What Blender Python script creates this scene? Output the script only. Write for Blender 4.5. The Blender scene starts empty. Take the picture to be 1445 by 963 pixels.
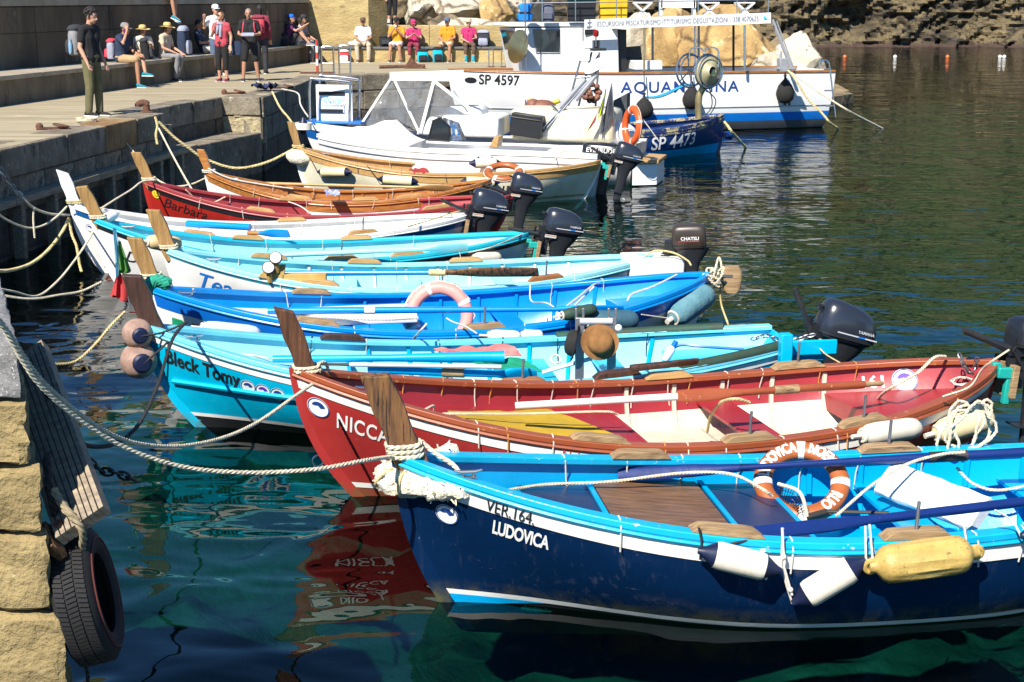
import bpy, bmesh, math, random
from mathutils import Vector, Matrix, noise, Euler

PI = math.pi
SC = bpy.context.scene
COL = SC.collection
RND = random.Random(11)

# ------------------------------------------------------------------ camera
CAM_H = 3.5
FOC = 2200.0                       # focal length in pixels of a 1445 px wide frame
PITCH = math.atan(486.5 / FOC)
cam_data = bpy.data.cameras.new('camera')
cam_data.sensor_width = 36.0
cam_data.lens = 36.0 * FOC / 1445.0
cam_data.clip_start = 0.1
cam_data.clip_end = 6000.0
cam = bpy.data.objects.new('camera', cam_data)
cam.location = (0, 0, CAM_H)
cam.rotation_euler = (PI / 2 - PITCH, 0, 0)
COL.objects.link(cam)
SC.camera = cam
SC.render.resolution_x, SC.render.resolution_y = 1024, 682

# ------------------------------------------------------------------ daylight
SUN_TO = Vector((-0.31, -0.62, 0.71)).normalized()      # direction towards the sun
SUN_EL = math.asin(SUN_TO.z)
SUN_AZ = math.atan2(SUN_TO.x, SUN_TO.y)                 # clockwise from +Y
world = bpy.data.worlds.new('World')
SC.world = world
world.use_nodes = True
wn = world.node_tree
for n_ in list(wn.nodes): wn.nodes.remove(n_)
w_out = wn.nodes.new('ShaderNodeOutputWorld')
w_bg = wn.nodes.new('ShaderNodeBackground')
w_sky = wn.nodes.new('ShaderNodeTexSky')
w_sky.sky_type = 'NISHITA'
w_sky.sun_disc = False
w_sky.sun_elevation = SUN_EL
w_sky.sun_rotation = SUN_AZ
w_sky.altitude = 2500.0
w_sky.air_density = 1.0
w_sky.dust_density = 0.0
w_sky.ozone_density = 3.5
w_bg.inputs['Strength'].default_value = 0.10
w_hs = wn.nodes.new('ShaderNodeHueSaturation')
w_hs.inputs['Saturation'].default_value = 1.2
wn.links.new(w_sky.outputs[0], w_hs.inputs['Color'])
wn.links.new(w_hs.outputs[0], w_bg.inputs[0])
wn.links.new(w_bg.outputs[0], w_out.inputs[0])
sun_data = bpy.data.lights.new('sun', 'SUN')
sun_data.energy = 5.0
sun_data.angle = math.radians(0.5)
sun_data.color = (1.0, 0.94, 0.84)
sun = bpy.data.objects.new('sun', sun_data)
sun.rotation_euler = SUN_TO.to_track_quat('Z', 'Y').to_euler()
sun.location = (-30, -30, 60)
COL.objects.link(sun)
SC.view_settings.view_transform = 'Standard'
SC.view_settings.look = 'None'
SC.view_settings.exposure = 0.80
SC.view_settings.gamma = 1.0
SC.view_settings.use_curve_mapping = False
SC.cycles.max_bounces = 8
SC.cycles.transparent_max_bounces = 12
SC.cycles.diffuse_bounces = 3
SC.cycles.glossy_bounces = 4
SC.cycles.caustics_reflective = False
SC.cycles.caustics_refractive = False
SC.cycles.sample_clamp_indirect = 4.0
# ------------------------------------------------------------------ measuring helpers
_cp, _sp = math.cos(PITCH), math.sin(PITCH)
def ray(px, py):
    a, b = px - 722.5, 481.5 - py
    return Vector((a, _cp * FOC + _sp * b, -_sp * FOC + _cp * b))
def at(px, py, z=0.0):             # the place at height z that the photograph shows at this pixel
    d = ray(px, py); t = (z - CAM_H) / d.z
    return Vector((0, 0, CAM_H)) + d * t
def aty(px, py, y):                # the same for a given distance
    d = ray(px, py); t = y / d.y
    return Vector((0, 0, CAM_H)) + d * t
def lerp(a, b, t): return a + (b - a) * t
def clamp(x, a=0.0, b=1.0): return max(a, min(b, x))
def smooth(x): x = clamp(x); return x * x * (3 - 2 * x)

# ------------------------------------------------------------------ materials
def srgb(r, g, b):
    f = lambda c: (c / 255 / 12.92) if c / 255 <= 0.04045 else ((c / 255 + 0.055) / 1.055) ** 2.4
    return (f(r), f(g), f(b))
def mat(name, base, rough=0.5, metal=0.0, var=0.18, vscale=5.0, bump=0.0, bscale=40.0, stretch=(1, 1, 1),
        col2=None, spots=None, spots2=None, coat=0.0, spec=0.5, rvar=0.0, bdist=0.01, voro=None, trans=None):
    m = bpy.data.materials.new(name); m.use_nodes = True
    nt = m.node_tree; N = nt.nodes; L = nt.links
    p = N['Principled BSDF']
    p.inputs['Roughness'].default_value = rough
    p.inputs['Metallic'].default_value = metal
    p.inputs['Specular IOR Level'].default_value = spec
    p.inputs['Coat Weight'].default_value = coat
    p.inputs['Coat Roughness'].default_value = 0.12
    tc = N.new('ShaderNodeTexCoord'); mp = N.new('ShaderNodeMapping')
    mp.inputs['Scale'].default_value = stretch
    L.new(tc.outputs['Object'], mp.inputs[0])
    def nz(scale, detail=5.0, rg=0.6):
        n = N.new('ShaderNodeTexNoise'); n.inputs['Scale'].default_value = scale
        n.inputs['Detail'].default_value = detail; n.inputs['Roughness'].default_value = rg
        L.new(mp.outputs[0], n.inputs['Vector']); return n
    def mix(a, b, fac):
        x = N.new('ShaderNodeMix'); x.data_type = 'RGBA'
        if isinstance(a, tuple): x.inputs[6].default_value = (*a, 1)
        else: L.new(a, x.inputs[6])
        if isinstance(b, tuple): x.inputs[7].default_value = (*b, 1)
        else: L.new(b, x.inputs[7])
        L.new(fac, x.inputs[0]); return x.outputs[2]
    def ramp(src, lo, hi):
        r = N.new('ShaderNodeMapRange'); r.inputs[1].default_value = lo; r.inputs[2].default_value = hi
        L.new(src, r.inputs[0]); return r.outputs[0]
    c2 = col2 if col2 is not None else tuple(c * (1 - var) for c in base)
    b2 = base if col2 is not None else tuple(min(1, c * (1 + var * 0.5)) for c in base)
    n1 = nz(vscale)
    colour = mix(c2, b2, ramp(n1.outputs[0], 0.32, 0.68))
    if voro:
        v = N.new('ShaderNodeTexVoronoi'); v.feature = 'DISTANCE_TO_EDGE'; v.inputs['Scale'].default_value = voro[0]
        nw = nz(voro[0] * 1.3, 4.0); va = N.new('ShaderNodeMix'); va.data_type = 'VECTOR'; va.inputs[0].default_value = .35; L.new(mp.outputs[0], va.inputs[4]); L.new(nw.outputs[1], va.inputs[5])
        L.new(va.outputs[1], v.inputs['Vector'])
        colour = mix(colour, voro[1], ramp(v.outputs['Distance'], voro[2], voro[3]))
    for s in (spots, spots2):
        if s:
            ns = nz(s[2], 6.0, 0.65 if len(s) < 5 else s[4])
            colour = mix(colour, s[0], ramp(ns.outputs[0], s[1], s[1] + (s[3] if len(s) > 3 else 0.04)))
    L.new(colour, p.inputs['Base Color'])
    if rvar:
        L.new(ramp(n1.outputs[0], 0.3 - rough / rvar * 0.4, 0.3 + (1 - rough) / rvar * 0.4), p.inputs['Roughness'])
    if bump:
        nb = nz(bscale, 4.0)
        bp = N.new('ShaderNodeBump'); bp.inputs['Strength'].default_value = bump; bp.inputs['Distance'].default_value = bdist
        L.new(nb.outputs[0], bp.inputs['Height']); L.new(bp.outputs[0], p.inputs['Normal'])
    return m
def paint(name, rgb, rough=0.32, wear=None, wsc=9.0, wth=0.68, var=0.14, **k):
    return mat(name, rgb, rough=rough, var=var, vscale=3.0, bump=0.12, bscale=14.0, bdist=0.012,
               spots=(wear, wth, wsc, 0.03, 0.75) if wear else None, coat=0.0, **k)
def hullpaint(name, rgb, **k):          # hull paint with scuffs and a band of weed and scum just above the water
    m = paint(name, rgb, **k); nt = m.node_tree; N = nt.nodes; L = nt.links; p = N['Principled BSDF']
    old = p.inputs['Base Color'].links[0].from_socket
    tc = N.new('ShaderNodeTexCoord'); sp = N.new('ShaderNodeSeparateXYZ'); L.new(tc.outputs['Object'], sp.inputs[0])
    def nz(sc, st):
        mp = N.new('ShaderNodeMapping'); mp.inputs['Scale'].default_value = st; L.new(tc.outputs['Object'], mp.inputs[0])
        n = N.new('ShaderNodeTexNoise'); n.inputs['Scale'].default_value = sc; n.inputs['Detail'].default_value = 6; n.inputs['Roughness'].default_value = .7; L.new(mp.outputs[0], n.inputs[0]); return n.outputs[0]
    def rg(src, a, b, c=0, d=1):
        r = N.new('ShaderNodeMapRange'); r.inputs[1].default_value = a; r.inputs[2].default_value = b; r.inputs[3].default_value = c; r.inputs[4].default_value = d; L.new(src, r.inputs[0]); return r.outputs[0]
    def mul(a, b):
        q = N.new('ShaderNodeMath'); q.operation = 'MULTIPLY'; L.new(a, q.inputs[0]); L.new(b, q.inputs[1]); return q.outputs[0]
    def mx(a, col, f):
        x = N.new('ShaderNodeMix'); x.data_type = 'RGBA'; L.new(a, x.inputs[6]); x.inputs[7].default_value = (*col, 1); L.new(f, x.inputs[0]); return x.outputs[2]
    drip = mul(rg(nz(1.0, (22, 22, 1.2)), .56, .70, 0, .40), rg(nz(1.3, (1, 1, 1)), .45, .65))
    c = mx(old, tuple(min(1, q * .6 + .10) for q in rgb), drip)
    scr = mul(rg(nz(1.0, (5, 5, 60)), .66, .70, 0, .55), rg(nz(2.2, (1, 1, 1)), .50, .62))
    c = mx(c, tuple(min(1, q * .5 + .28) for q in rgb), scr)
    f = mul(rg(sp.outputs[2], .16, .02), rg(nz(7, (1, 1, 1)), .40, .62, 0, .9))
    c = mx(c, (.10, .095, .035), f)
    L.new(c, p.inputs['Base Color']); return m
def wood(name, c1, c2, axis='x', rough=0.6, bump=0.35, wear=None):
    st = {'x': (1.2, 16, 16), 'y': (16, 1.2, 16), 'z': (16, 16, 1.2)}[axis]
    return mat(name, c1, rough=rough, col2=c2, vscale=2.2, stretch=st, bump=bump, bscale=4.0, bdist=0.006,
               spots=wear)
def clear_sheet(name, tint=(0.93, 0.95, 0.96), refl=0.10, haze_col=(0.8, 0.82, 0.84), haze_amt=0.10):
    m = bpy.data.materials.new(name); m.use_nodes = True
    nt = m.node_tree; N = nt.nodes; L = nt.links
    N.remove(N['Principled BSDF']); out = N['Material Output']
    t = N.new('ShaderNodeBsdfTransparent'); t.inputs[0].default_value = (*tint, 1)
    g = N.new('ShaderNodeBsdfGlossy'); g.inputs['Roughness'].default_value = 0.06
    d = N.new('ShaderNodeBsdfDiffuse'); d.inputs[0].default_value = (*haze_col, 1)
    tc = N.new('ShaderNodeTexCoord'); nz = N.new('ShaderNodeTexNoise'); nz.inputs['Scale'].default_value = 2.2
    nz.inputs['Detail'].default_value = 2
    bp = N.new('ShaderNodeBump'); bp.inputs['Strength'].default_value = 0.7; bp.inputs['Distance'].default_value = 0.1
    L.new(tc.outputs['Object'], nz.inputs[0]); L.new(nz.outputs[0], bp.inputs['Height']); L.new(bp.outputs[0], g.inputs['Normal'])
    fr = N.new('ShaderNodeFresnel'); fr.inputs[0].default_value = 1.45; L.new(bp.outputs[0], fr.inputs['Normal'])
    m1 = N.new('ShaderNodeMixShader'); m1.inputs[0].default_value = haze_amt
    L.new(t.outputs[0], m1.inputs[1]); L.new(d.outputs[0], m1.inputs[2])
    m2 = N.new('ShaderNodeMixShader'); L.new(fr.outputs[0], m2.inputs[0])
    L.new(m1.outputs[0], m2.inputs[1]); L.new(g.outputs[0], m2.inputs[2])
    L.new(m2.outputs[0], out.inputs[0])
    return m

# ------------------------------------------------------------------ mesh building
class MB:
    def __init__(s): s.v = []; s.f = []
    def add(s, vs, fs):
        o = len(s.v); s.v.extend([Vector(v) for v in vs]); s.f.extend([tuple(i + o for i in f) for f in fs]); return s
    def box(s, c, size, rot=None, taper=1.0):
        c = Vector(c); x, y, z = [d / 2 for d in size]
        vs = []
        for dz in (-1, 1):
            k = taper if dz > 0 else 1.0
            for dx, dy in ((-1, -1), (1, -1), (1, 1), (-1, 1)):
                p = Vector((dx * x * k, dy * y * k, dz * z))
                if rot is not None: p = rot @ p
                vs.append(c + p)
        return s.add(vs, [(3, 2, 1, 0), (4, 5, 6, 7), (0, 1, 5, 4), (1, 2, 6, 5), (2, 3, 7, 6), (3, 0, 4, 7)])
    def loft(s, rings, cap=True, closed=True):
        n = len(rings[0]); o = len(s.v)
        for r in rings: s.v.extend([Vector(p) for p in r])
        for i in range(len(rings) - 1):
            for j in range(n if closed else n - 1):
                a = o + i * n + j; b = o + i * n + (j + 1) % n
                s.f.append((a, b, b + n, a + n))
        if cap and closed:
            s.f.append(tuple(o + j for j in reversed(range(n))))
            s.f.append(tuple(o + (len(rings) - 1) * n + j for j in range(n)))
        return s
    def tube(s, pts, r, n=6, cap=True, flat=None):
        pts = [Vector(p) for p in pts]; m = len(pts)
        rs = r if isinstance(r, (list, tuple)) else [r] * m
        rings = []; up = None
        for i in range(m):
            t = (pts[min(i + 1, m - 1)] - pts[max(i - 1, 0)])
            if t.length < 1e-9: t = Vector((0, 0, 1))
            t.normalize()
            if up is None: up = Vector((0, 0, 1)) if abs(t.z) < 0.9 else Vector((0, 1, 0))
            a = t.cross(up)
            if a.length < 1e-6: a = t.orthogonal()
            a.normalize(); b = a.cross(t).normalized(); up = b
            k = flat if flat else 1.0
            rings.append([pts[i] + (a * math.cos(q) + b * math.sin(q) * k) * rs[i] for q in [2 * PI * j / n for j in range(n)]])
        return s.loft(rings, cap)
    def lathe(s, prof, origin=(0, 0, 0), axis=(0, 0, 1), n=16, cap=True):
        ax = Vector(axis).normalized(); a = ax.orthogonal().normalized(); b = ax.cross(a); o = Vector(origin)
        rings = [[o + ax * h + (a * math.cos(q) + b * math.sin(q)) * max(r, 1e-4) for q in [2 * PI * j / n for j in range(n)]] for r, h in prof]
        return s.loft(rings, cap)
    def ball(s, c, r, n=10, m=7, sc=(1, 1, 1), rot=None):
        c = Vector(c); rings = []
        for i in range(m + 1):
            th = PI * i / m
            ring = []
            for j in range(n):
                p = Vector((math.sin(th) * math.cos(2 * PI * j / n) * sc[0], math.sin(th) * math.sin(2 * PI * j / n) * sc[1], -math.cos(th) * sc[2])) * r
                if i in (0, m): p = Vector((1e-4 * math.cos(2 * PI * j / n), 1e-4 * math.sin(2 * PI * j / n), -math.cos(th) * r * sc[2]))
                ring.append(c + (rot @ p if rot is not None else p))
            rings.append(ring)
        return s.loft(rings)
    def grid(s, rows, flip=False):
        n = len(rows[0]); o = len(s.v)
        for r in rows: s.v.extend([Vector(p) for p in r])
        for i in range(len(rows) - 1):
            for j in range(n - 1):
                a = o + i * n + j
                q = (a, a + 1, a + 1 + n, a + n)
                s.f.append(tuple(reversed(q)) if flip else q)
        return s
    def prism(s, poly, vec):            # poly: list of 3-D points, extruded by vec
        v = Vector(vec); n = len(poly); p = [Vector(q) for q in poly]
        return s.loft([p, [q + v for q in p]])
    def torus(s, c, R, r, axis=(0, 0, 1), n=32, m=10, a0=0, a1=2 * PI, flat=1.0, twist=0):
        ax = Vector(axis).normalized(); a = ax.orthogonal().normalized(); b = ax.cross(a); c = Vector(c)
        full = abs(a1 - a0 - 2 * PI) < 1e-6; rings = []
        for i in range(n + (0 if full else 1)):
            q = a0 + (a1 - a0) * i / n; d = a * math.cos(q) + b * math.sin(q)
            rings.append([c + d * R + d * r * math.cos(w) + ax * r * flat * math.sin(w) for w in [2 * PI * j / m for j in range(m)]])
        if full: rings.append(rings[0]); return s.loft(rings, cap=False)
        return s.loft(rings)
    def xform(s, M):
        s.v = [M @ v for v in s.v]; return s

def link(name, me, parent=None, loc=None, rot=None):
    o = bpy.data.objects.new(name, me); COL.objects.link(o)
    if parent is not None: o.parent = parent
    if loc is not None: o.location = loc
    if rot is not None: o.rotation_euler = rot
    return o
def mesh_of(name, mb, m, smooth_ang=0.7):
    me = bpy.data.meshes.new(name)
    me.from_pydata([tuple(v) for v in mb.v], [], mb.f)
    me.validate(); me.update()
    bm = bmesh.new(); bm.from_mesh(me); bmesh.ops.recalc_face_normals(bm, faces=bm.faces); bm.to_mesh(me); bm.free()
    if m is not None: me.materials.append(m)
    if smooth_ang:
        me.shade_smooth(); me.set_sharp_from_angle(angle=smooth_ang)
    return me
def build(name, mb, m, parent=None, loc=None, rot=None, smooth_ang=0.7, bevel=0.0, label=None):
    o = link(name, mesh_of(name, mb, m, smooth_ang), parent, loc, rot)
    if bevel:
        b = o.modifiers.new('bevel', 'BEVEL'); b.width = bevel; b.segments = 2; b.limit_method = 'ANGLE'; b.angle_limit = 0.6
    if label: o['label'] = label
    return o
def tag(o, label, cat, group=None):
    o['label'] = label; o['category'] = cat
    if group: o['group'] = group
    return o
def thing(name, label, cat, loc=(0, 0, 0), rotz=0.0, group=None):
    o = bpy.data.objects.new(name, None); COL.objects.link(o)
    o.location = loc; o.rotation_euler = (0, 0, rotz); o.empty_display_size = 0.1
    return tag(o, label, cat, group)
def structure(o): o['kind'] = 'structure'; return o
def single(name, mb, m, label, cat, group=None, smooth_ang=0.7, bevel=0.0, origin=None):   # a thing that is one mesh, its origin at its base
    if origin is None:
        n = len(mb.v)
        origin = Vector((sum(v.x for v in mb.v) / n, sum(v.y for v in mb.v) / n, min(v.z for v in mb.v)))
    origin = Vector(origin); mb.v = [v - origin for v in mb.v]
    return tag(build(name, mb, m, None, origin, None, smooth_ang, bevel), label, cat, group)

def curve_pts(pts, k=6):               # Catmull-Rom through points
    P = [Vector(p) for p in pts]
    if len(P) < 3: return [P[0].lerp(P[-1], i / k) for i in range(k + 1)]
    P = [P[0] * 2 - P[1]] + P + [P[-1] * 2 - P[-2]]; out = []
    for i in range(1, len(P) - 2):
        for j in range(k):
            t = j / k
            out.append(0.5 * ((2 * P[i]) + (P[i + 1] - P[i - 1]) * t + (2 * P[i - 1] - 5 * P[i] + 4 * P[i + 1] - P[i + 2]) * t * t
                              + (3 * P[i] - P[i - 1] - 3 * P[i + 1] + P[i + 2]) * t ** 3))
    out.append(P[-2]); return out
def sag(a, b, d, n=14):
    a, b = Vector(a), Vector(b)
    return [a.lerp(b, i / n) - Vector((0, 0, 4 * d * (i / n) * (1 - i / n))) for i in range(n + 1)]
def rope_mb(pts, r=0.012, strands=3, lay=0.09, n=5):       # laid rope: strands twisted about a path
    pts = [Vector(p) for p in pts]
    # resample
    seg = [0.0]
    for i in range(1, len(pts)): seg.append(seg[-1] + (pts[i] - pts[i - 1]).length)
    Ltot = seg[-1]; step = lay / 6.0; cnt = int(clamp(Ltot / step, 8, 700)); step = Ltot / cnt
    res = []; k = 0
    for i in range(cnt + 1):
        d = i * step
        while k < len(seg) - 2 and seg[k + 1] < d: k += 1
        w = (d - seg[k]) / max(1e-6, seg[k + 1] - seg[k]); res.append(pts[k].lerp(pts[k + 1], clamp(w)))
    mb = MB(); frames = []; up = Vector((0.1, 0.2, 1)).normalized()
    for i in range(len(res)):
        t = (res[min(i + 1, cnt)] - res[max(i - 1, 0)]).normalized()
        a = t.cross(up)
        if a.length < 1e-4: a = t.orthogonal()
        a.normalize(); up = a.cross(t).normalized(); frames.append((a, up))
    for s in range(strands):
        path = []
        for i, p in enumerate(res):
            q = 2 * PI * (i * step / lay + s / strands); a, b = frames[i]
            path.append(p + (a * math.cos(q) + b * math.sin(q)) * r * 0.52)
        mb.tube(path, r * 0.56, n=n)
    return mb
def cord_mb(pts, r=0.006, n=5): return MB().tube(pts, r, n)

_font_cache = {}
def text_mb(body, size=0.1, shear=0.0, bold=0.0, space=1.0, sub=True):      # flat lettering in (x, y), origin at lower left
    key = (body, size, shear, bold, space)
    if key not in _font_cache:
        cu = bpy.data.curves.new('lettering', 'FONT'); cu.body = body; cu.size = size; cu.shear = shear; cu.offset = bold
        cu.space_character = space; cu.resolution_u = 4
        o = bpy.data.objects.new('lettering', cu); COL.objects.link(o)
        dg = bpy.context.evaluated_depsgraph_get(); dg.update()
        me = bpy.data.meshes.new_from_object(o.evaluated_get(dg))
        bm = bmesh.new(); bm.from_mesh(me)
        if sub:
            long = [e for e in bm.edges if e.calc_length() > size * 0.35]
            if long: bmesh.ops.subdivide_edges(bm, edges=long, cuts=1)
        bm.verts.index_update()
        _font_cache[key] = ([tuple(v.co) for v in bm.verts], [tuple(v.index for v in f.verts) for f in bm.faces])
        bm.free(); bpy.data.objects.remove(o); bpy.data.curves.remove(cu); bpy.data.meshes.remove(me)
    vs, fs = _font_cache[key]
    mb = MB(); mb.v = [Vector(v) for v in vs]; mb.f = list(fs)
    return mb
def sheet_build(name, mb, fn, m, parent, label=None):         # lettering laid on a surface: fn maps flat (x, y) to the surface
    if 'letter' in name or 'word' in name:
        h_ = max(v.y for v in mb.v) * .022; mb.v = [v + Vector((noise.noise(v * 40), noise.noise(v * 40 + Vector((7, 7, 0))), 0)) * h_ for v in mb.v]
    mb.v = [Vector(fn(v.x, v.y)) for v in mb.v]
    me = bpy.data.meshes.new(name); me.from_pydata([tuple(v) for v in mb.v], [], mb.f); me.update()
    me.materials.append(m)
    o = link(name, me, parent)
    if label: o['label'] = label
    return o
def disc_mb(R, n=28, r0=0.0):
    mb = MB()
    if r0 <= 0: mb.add([(0, 0, 0)] + [(R * math.cos(2 * PI * i / n), R * math.sin(2 * PI * i / n), 0) for i in range(n)], [(0, 1 + i, 1 + (i + 1) % n) for i in range(n)])
    else:
        vs = []
        for i in range(n): q = 2 * PI * i / n; vs += [(r0 * math.cos(q), r0 * math.sin(q), 0), (R * math.cos(q), R * math.sin(q), 0)]
        mb.add(vs, [(2 * i, 2 * i + 1, (2 * i + 3) % (2 * n), (2 * i + 2) % (2 * n)) for i in range(n)])
    return mb
def superring(c, ax, ay, a, b, p=3.0, n=20):
    c, ax, ay = Vector(c), Vector(ax), Vector(ay); out = []
    for j in range(n):
        q = 2 * PI * j / n; cx, sy = math.cos(q), math.sin(q)
        out.append(c + ax * (a * math.copysign(abs(cx) ** (2 / p), cx)) + ay * (b * math.copysign(abs(sy) ** (2 / p), sy)))
    return out
# ------------------------------------------------------------------ water and sea bed
def water_material():
    m = bpy.data.materials.new('sea water'); m.use_nodes = True
    nt = m.node_tree; N = nt.nodes; L = nt.links
    N.remove(N['Principled BSDF']); out = N['Material Output']
    tc = N.new('ShaderNodeTexCoord')
    def nz(scale, detail, sx=1, sy=1, dist=0.0):
        mp = N.new('ShaderNodeMapping'); mp.inputs['Scale'].default_value = (sx, sy, 1)
        mp.inputs['Rotation'].default_value = (0, 0, 0.25)
        L.new(tc.outputs['Object'], mp.inputs[0])
        n = N.new('ShaderNodeTexNoise'); n.inputs['Scale'].default_value = scale; n.inputs['Detail'].default_value = detail
        n.inputs['Distortion'].default_value = dist
        L.new(mp.outputs[0], n.inputs['Vector']); return n.outputs[0]
    def mth(op, a, b):
        x = N.new('ShaderNodeMath'); x.operation = op
        for i, q in enumerate((a, b)):
            if isinstance(q, (int, float)): x.inputs[i].default_value = q
            else: L.new(q, x.inputs[i])
        return x.outputs[0]
    sep = N.new('ShaderNodeSeparateXYZ'); L.new(tc.outputs['Object'], sep.inputs[0])
    # sheltered between the boats, livelier towards the open harbour
    far = N.new('ShaderNodeMapRange'); far.inputs[1].default_value = 8.0; far.inputs[2].default_value = 20.0
    far.inputs[3].default_value = 0.11; far.inputs[4].default_value = 0.5; L.new(sep.outputs[1], far.inputs[0])
    h = mth('MULTIPLY', nz(0.55, 1.0, 0.7, 1.0, 0.4), 0.10)
    h = mth('ADD', h, mth('MULTIPLY', nz(1.6, 1.0, 0.75, 1.0, 0.9), 0.030))
    base = N.new('ShaderNodeMapRange'); base.inputs[1].default_value = 9.0; base.inputs[2].default_value = 24.0
    base.inputs[3].default_value = 1.0; base.inputs[4].default_value = 0.6; L.new(sep.outputs[1], base.inputs[0]); h = mth('MULTIPLY', h, base.outputs[0])
    h2 = mth('ADD', mth('MULTIPLY', nz(3.0, 1.0, 0.45, 1.0, 0.3), 0.030), mth('MULTIPLY', nz(9.0, 1.0, 0.6, 1.0), 0.0050))
    h = mth('ADD', h, mth('MULTIPLY', h2, far.outputs[0]))
    bp = N.new('ShaderNodeBump'); bp.inputs['Strength'].default_value = 1.0; bp.inputs['Distance'].default_value = 1.0
    L.new(h, bp.inputs['Height'])
    fr = N.new('ShaderNodeFresnel'); fr.inputs[0].default_value = 1.34; L.new(bp.outputs[0], fr.inputs['Normal'])
    gl = N.new('ShaderNodeBsdfGlossy'); gl.inputs['Roughness'].default_value = 0.015; L.new(bp.outputs[0], gl.inputs['Normal'])
    tr = N.new('ShaderNodeBsdfTransparent'); tr.inputs[0].default_value = (0.09, 0.32, 0.345, 1)
    mx = N.new('ShaderNodeMixShader'); L.new(fr.outputs[0], mx.inputs[0]); L.new(tr.outputs[0], mx.inputs[1]); L.new(gl.outputs[0], mx.inputs[2])
    L.new(mx.outputs[0], out.inputs[0])
    return m
structure(build('water', MB().add([(-1500, -1500, 0), (1500, -1500, 0), (1500, 2500, 0), (-1500, 2500, 0)], [(0, 1, 2, 3)]), water_material(), smooth_ang=0))
def axis_steps(a, b, c, d, fine, coarse):
    xs = [a]; x = a
    while x < d:
        if b <= x <= c: x += fine
        else: x += max(fine, min(coarse, (b - x) * 0.3 if x < b else (x - c) * 0.3 + fine))
        xs.append(min(x, d))
    return xs
M_seabed = mat('sea bed', (0.14, 0.22, 0.11), rough=0.9, col2=(0.07, 0.12, 0.06), vscale=0.9, bump=0.6, bscale=6.0, bdist=0.1,
               spots=((0.26, 0.34, 0.18), 0.58, 0.55, 0.10), spots2=((0.035, 0.07, 0.04), 0.60, 1.4, 0.06))
rows = []
xs = axis_steps(-900, -9, 9, 900, 0.35, 120); ys = axis_steps(-900, 3, 24, 1500, 0.35, 120)
for y in ys:
    r = []
    for x in xs:
        z = -2.3 + 0.9 * noise.noise(Vector((x * 0.35, y * 0.35, 3.1))) + 0.55 * abs(noise.noise(Vector((x * 0.9, y * 0.9, 7.7)))) \
            + 0.25 * noise.noise(Vector((x * 2.1, y * 2.1, 1.0))) - 0.02 * max(0, y - 20)
        r.append((x, y, max(z, -6)))
    rows.append(r)
structure(build('seabed', MB().grid(rows), M_seabed, smooth_ang=0.9))

# ------------------------------------------------------------------ cliff across the harbour
def cliff_material():
    m = mat('cliff rock', (0.235, 0.175, 0.085), rough=0.92, col2=(0.04, 0.032, 0.02), vscale=0.55, bump=1.0, bscale=2.6, bdist=0.5, voro=(.55, (.03, .024, .015), .07, .0),
            stretch=(0.6, 0.6, 1.3), spots=((0.32, 0.22, 0.085), 0.62, 0.9, 0.12), spots2=((0.025, 0.021, 0.016), 0.54, 1.5, 0.08))
    nt = m.node_tree; N = nt.nodes; L = nt.links; p = N['Principled BSDF']
    old = p.inputs['Base Color'].links[0].from_socket
    tc = N.new('ShaderNodeTexCoord'); sp = N.new('ShaderNodeSeparateXYZ'); L.new(tc.outputs['Object'], sp.inputs[0])
    n = N.new('ShaderNodeTexNoise'); n.inputs['Scale'].default_value = 0.22; n.inputs['Detail'].default_value = 6; L.new(tc.outputs['Object'], n.inputs[0])
    mm = N.new('ShaderNodeMath'); mm.operation = 'MULTIPLY_ADD'; mm.inputs[1].default_value = 26; L.new(n.outputs[0], mm.inputs[0]); L.new(sp.outputs[2], mm.inputs[2])
    r = N.new('ShaderNodeMapRange'); r.inputs[1].default_value = 19; r.inputs[2].default_value = 24; L.new(mm.outputs[0], r.inputs[0])
    n2 = N.new('ShaderNodeTexNoise'); n2.inputs['Scale'].default_value = 1.1; n2.inputs['Detail'].default_value = 5; L.new(tc.outputs['Object'], n2.inputs[0])
    g = N.new('ShaderNodeMix'); g.data_type = 'RGBA'; g.inputs[6].default_value = (0.03, 0.055, 0.015, 1); g.inputs[7].default_value = (0.15, 0.155, 0.05, 1)
    L.new(n2.outputs[0], g.inputs[0])
    x = N.new('ShaderNodeMix'); x.data_type = 'RGBA'; L.new(r.outputs[0], x.inputs[0]); L.new(old, x.inputs[6]); L.new(g.outputs[2], x.inputs[7])
    # reddish wet band just above the waterline
    rb = N.new('ShaderNodeMapRange'); rb.inputs[1].default_value = 0.4; rb.inputs[2].default_value = 0.1; L.new(sp.outputs[2], rb.inputs[0])
    x2 = N.new('ShaderNodeMix'); x2.data_type = 'RGBA'; L.new(rb.outputs[0], x2.inputs[0]); L.new(x.outputs[2], x2.inputs[6]); x2.inputs[7].default_value = (0.065, 0.038, 0.026, 1)
    L.new(x2.outputs[2], p.inputs['Base Color'])
    return m
CLIFF_Y = at(1300, 66, 0).y
def ridged(v): return 1 - abs(noise.noise(v)) * 2
rows = []
xs = axis_steps(-230, 11, 42, 240, 0.24, 3.0)
zs = [-3, -1] + [i * 0.2 for i in range(-2, 30)] + [6 + i * 1.2 for i in range(36)]
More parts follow.
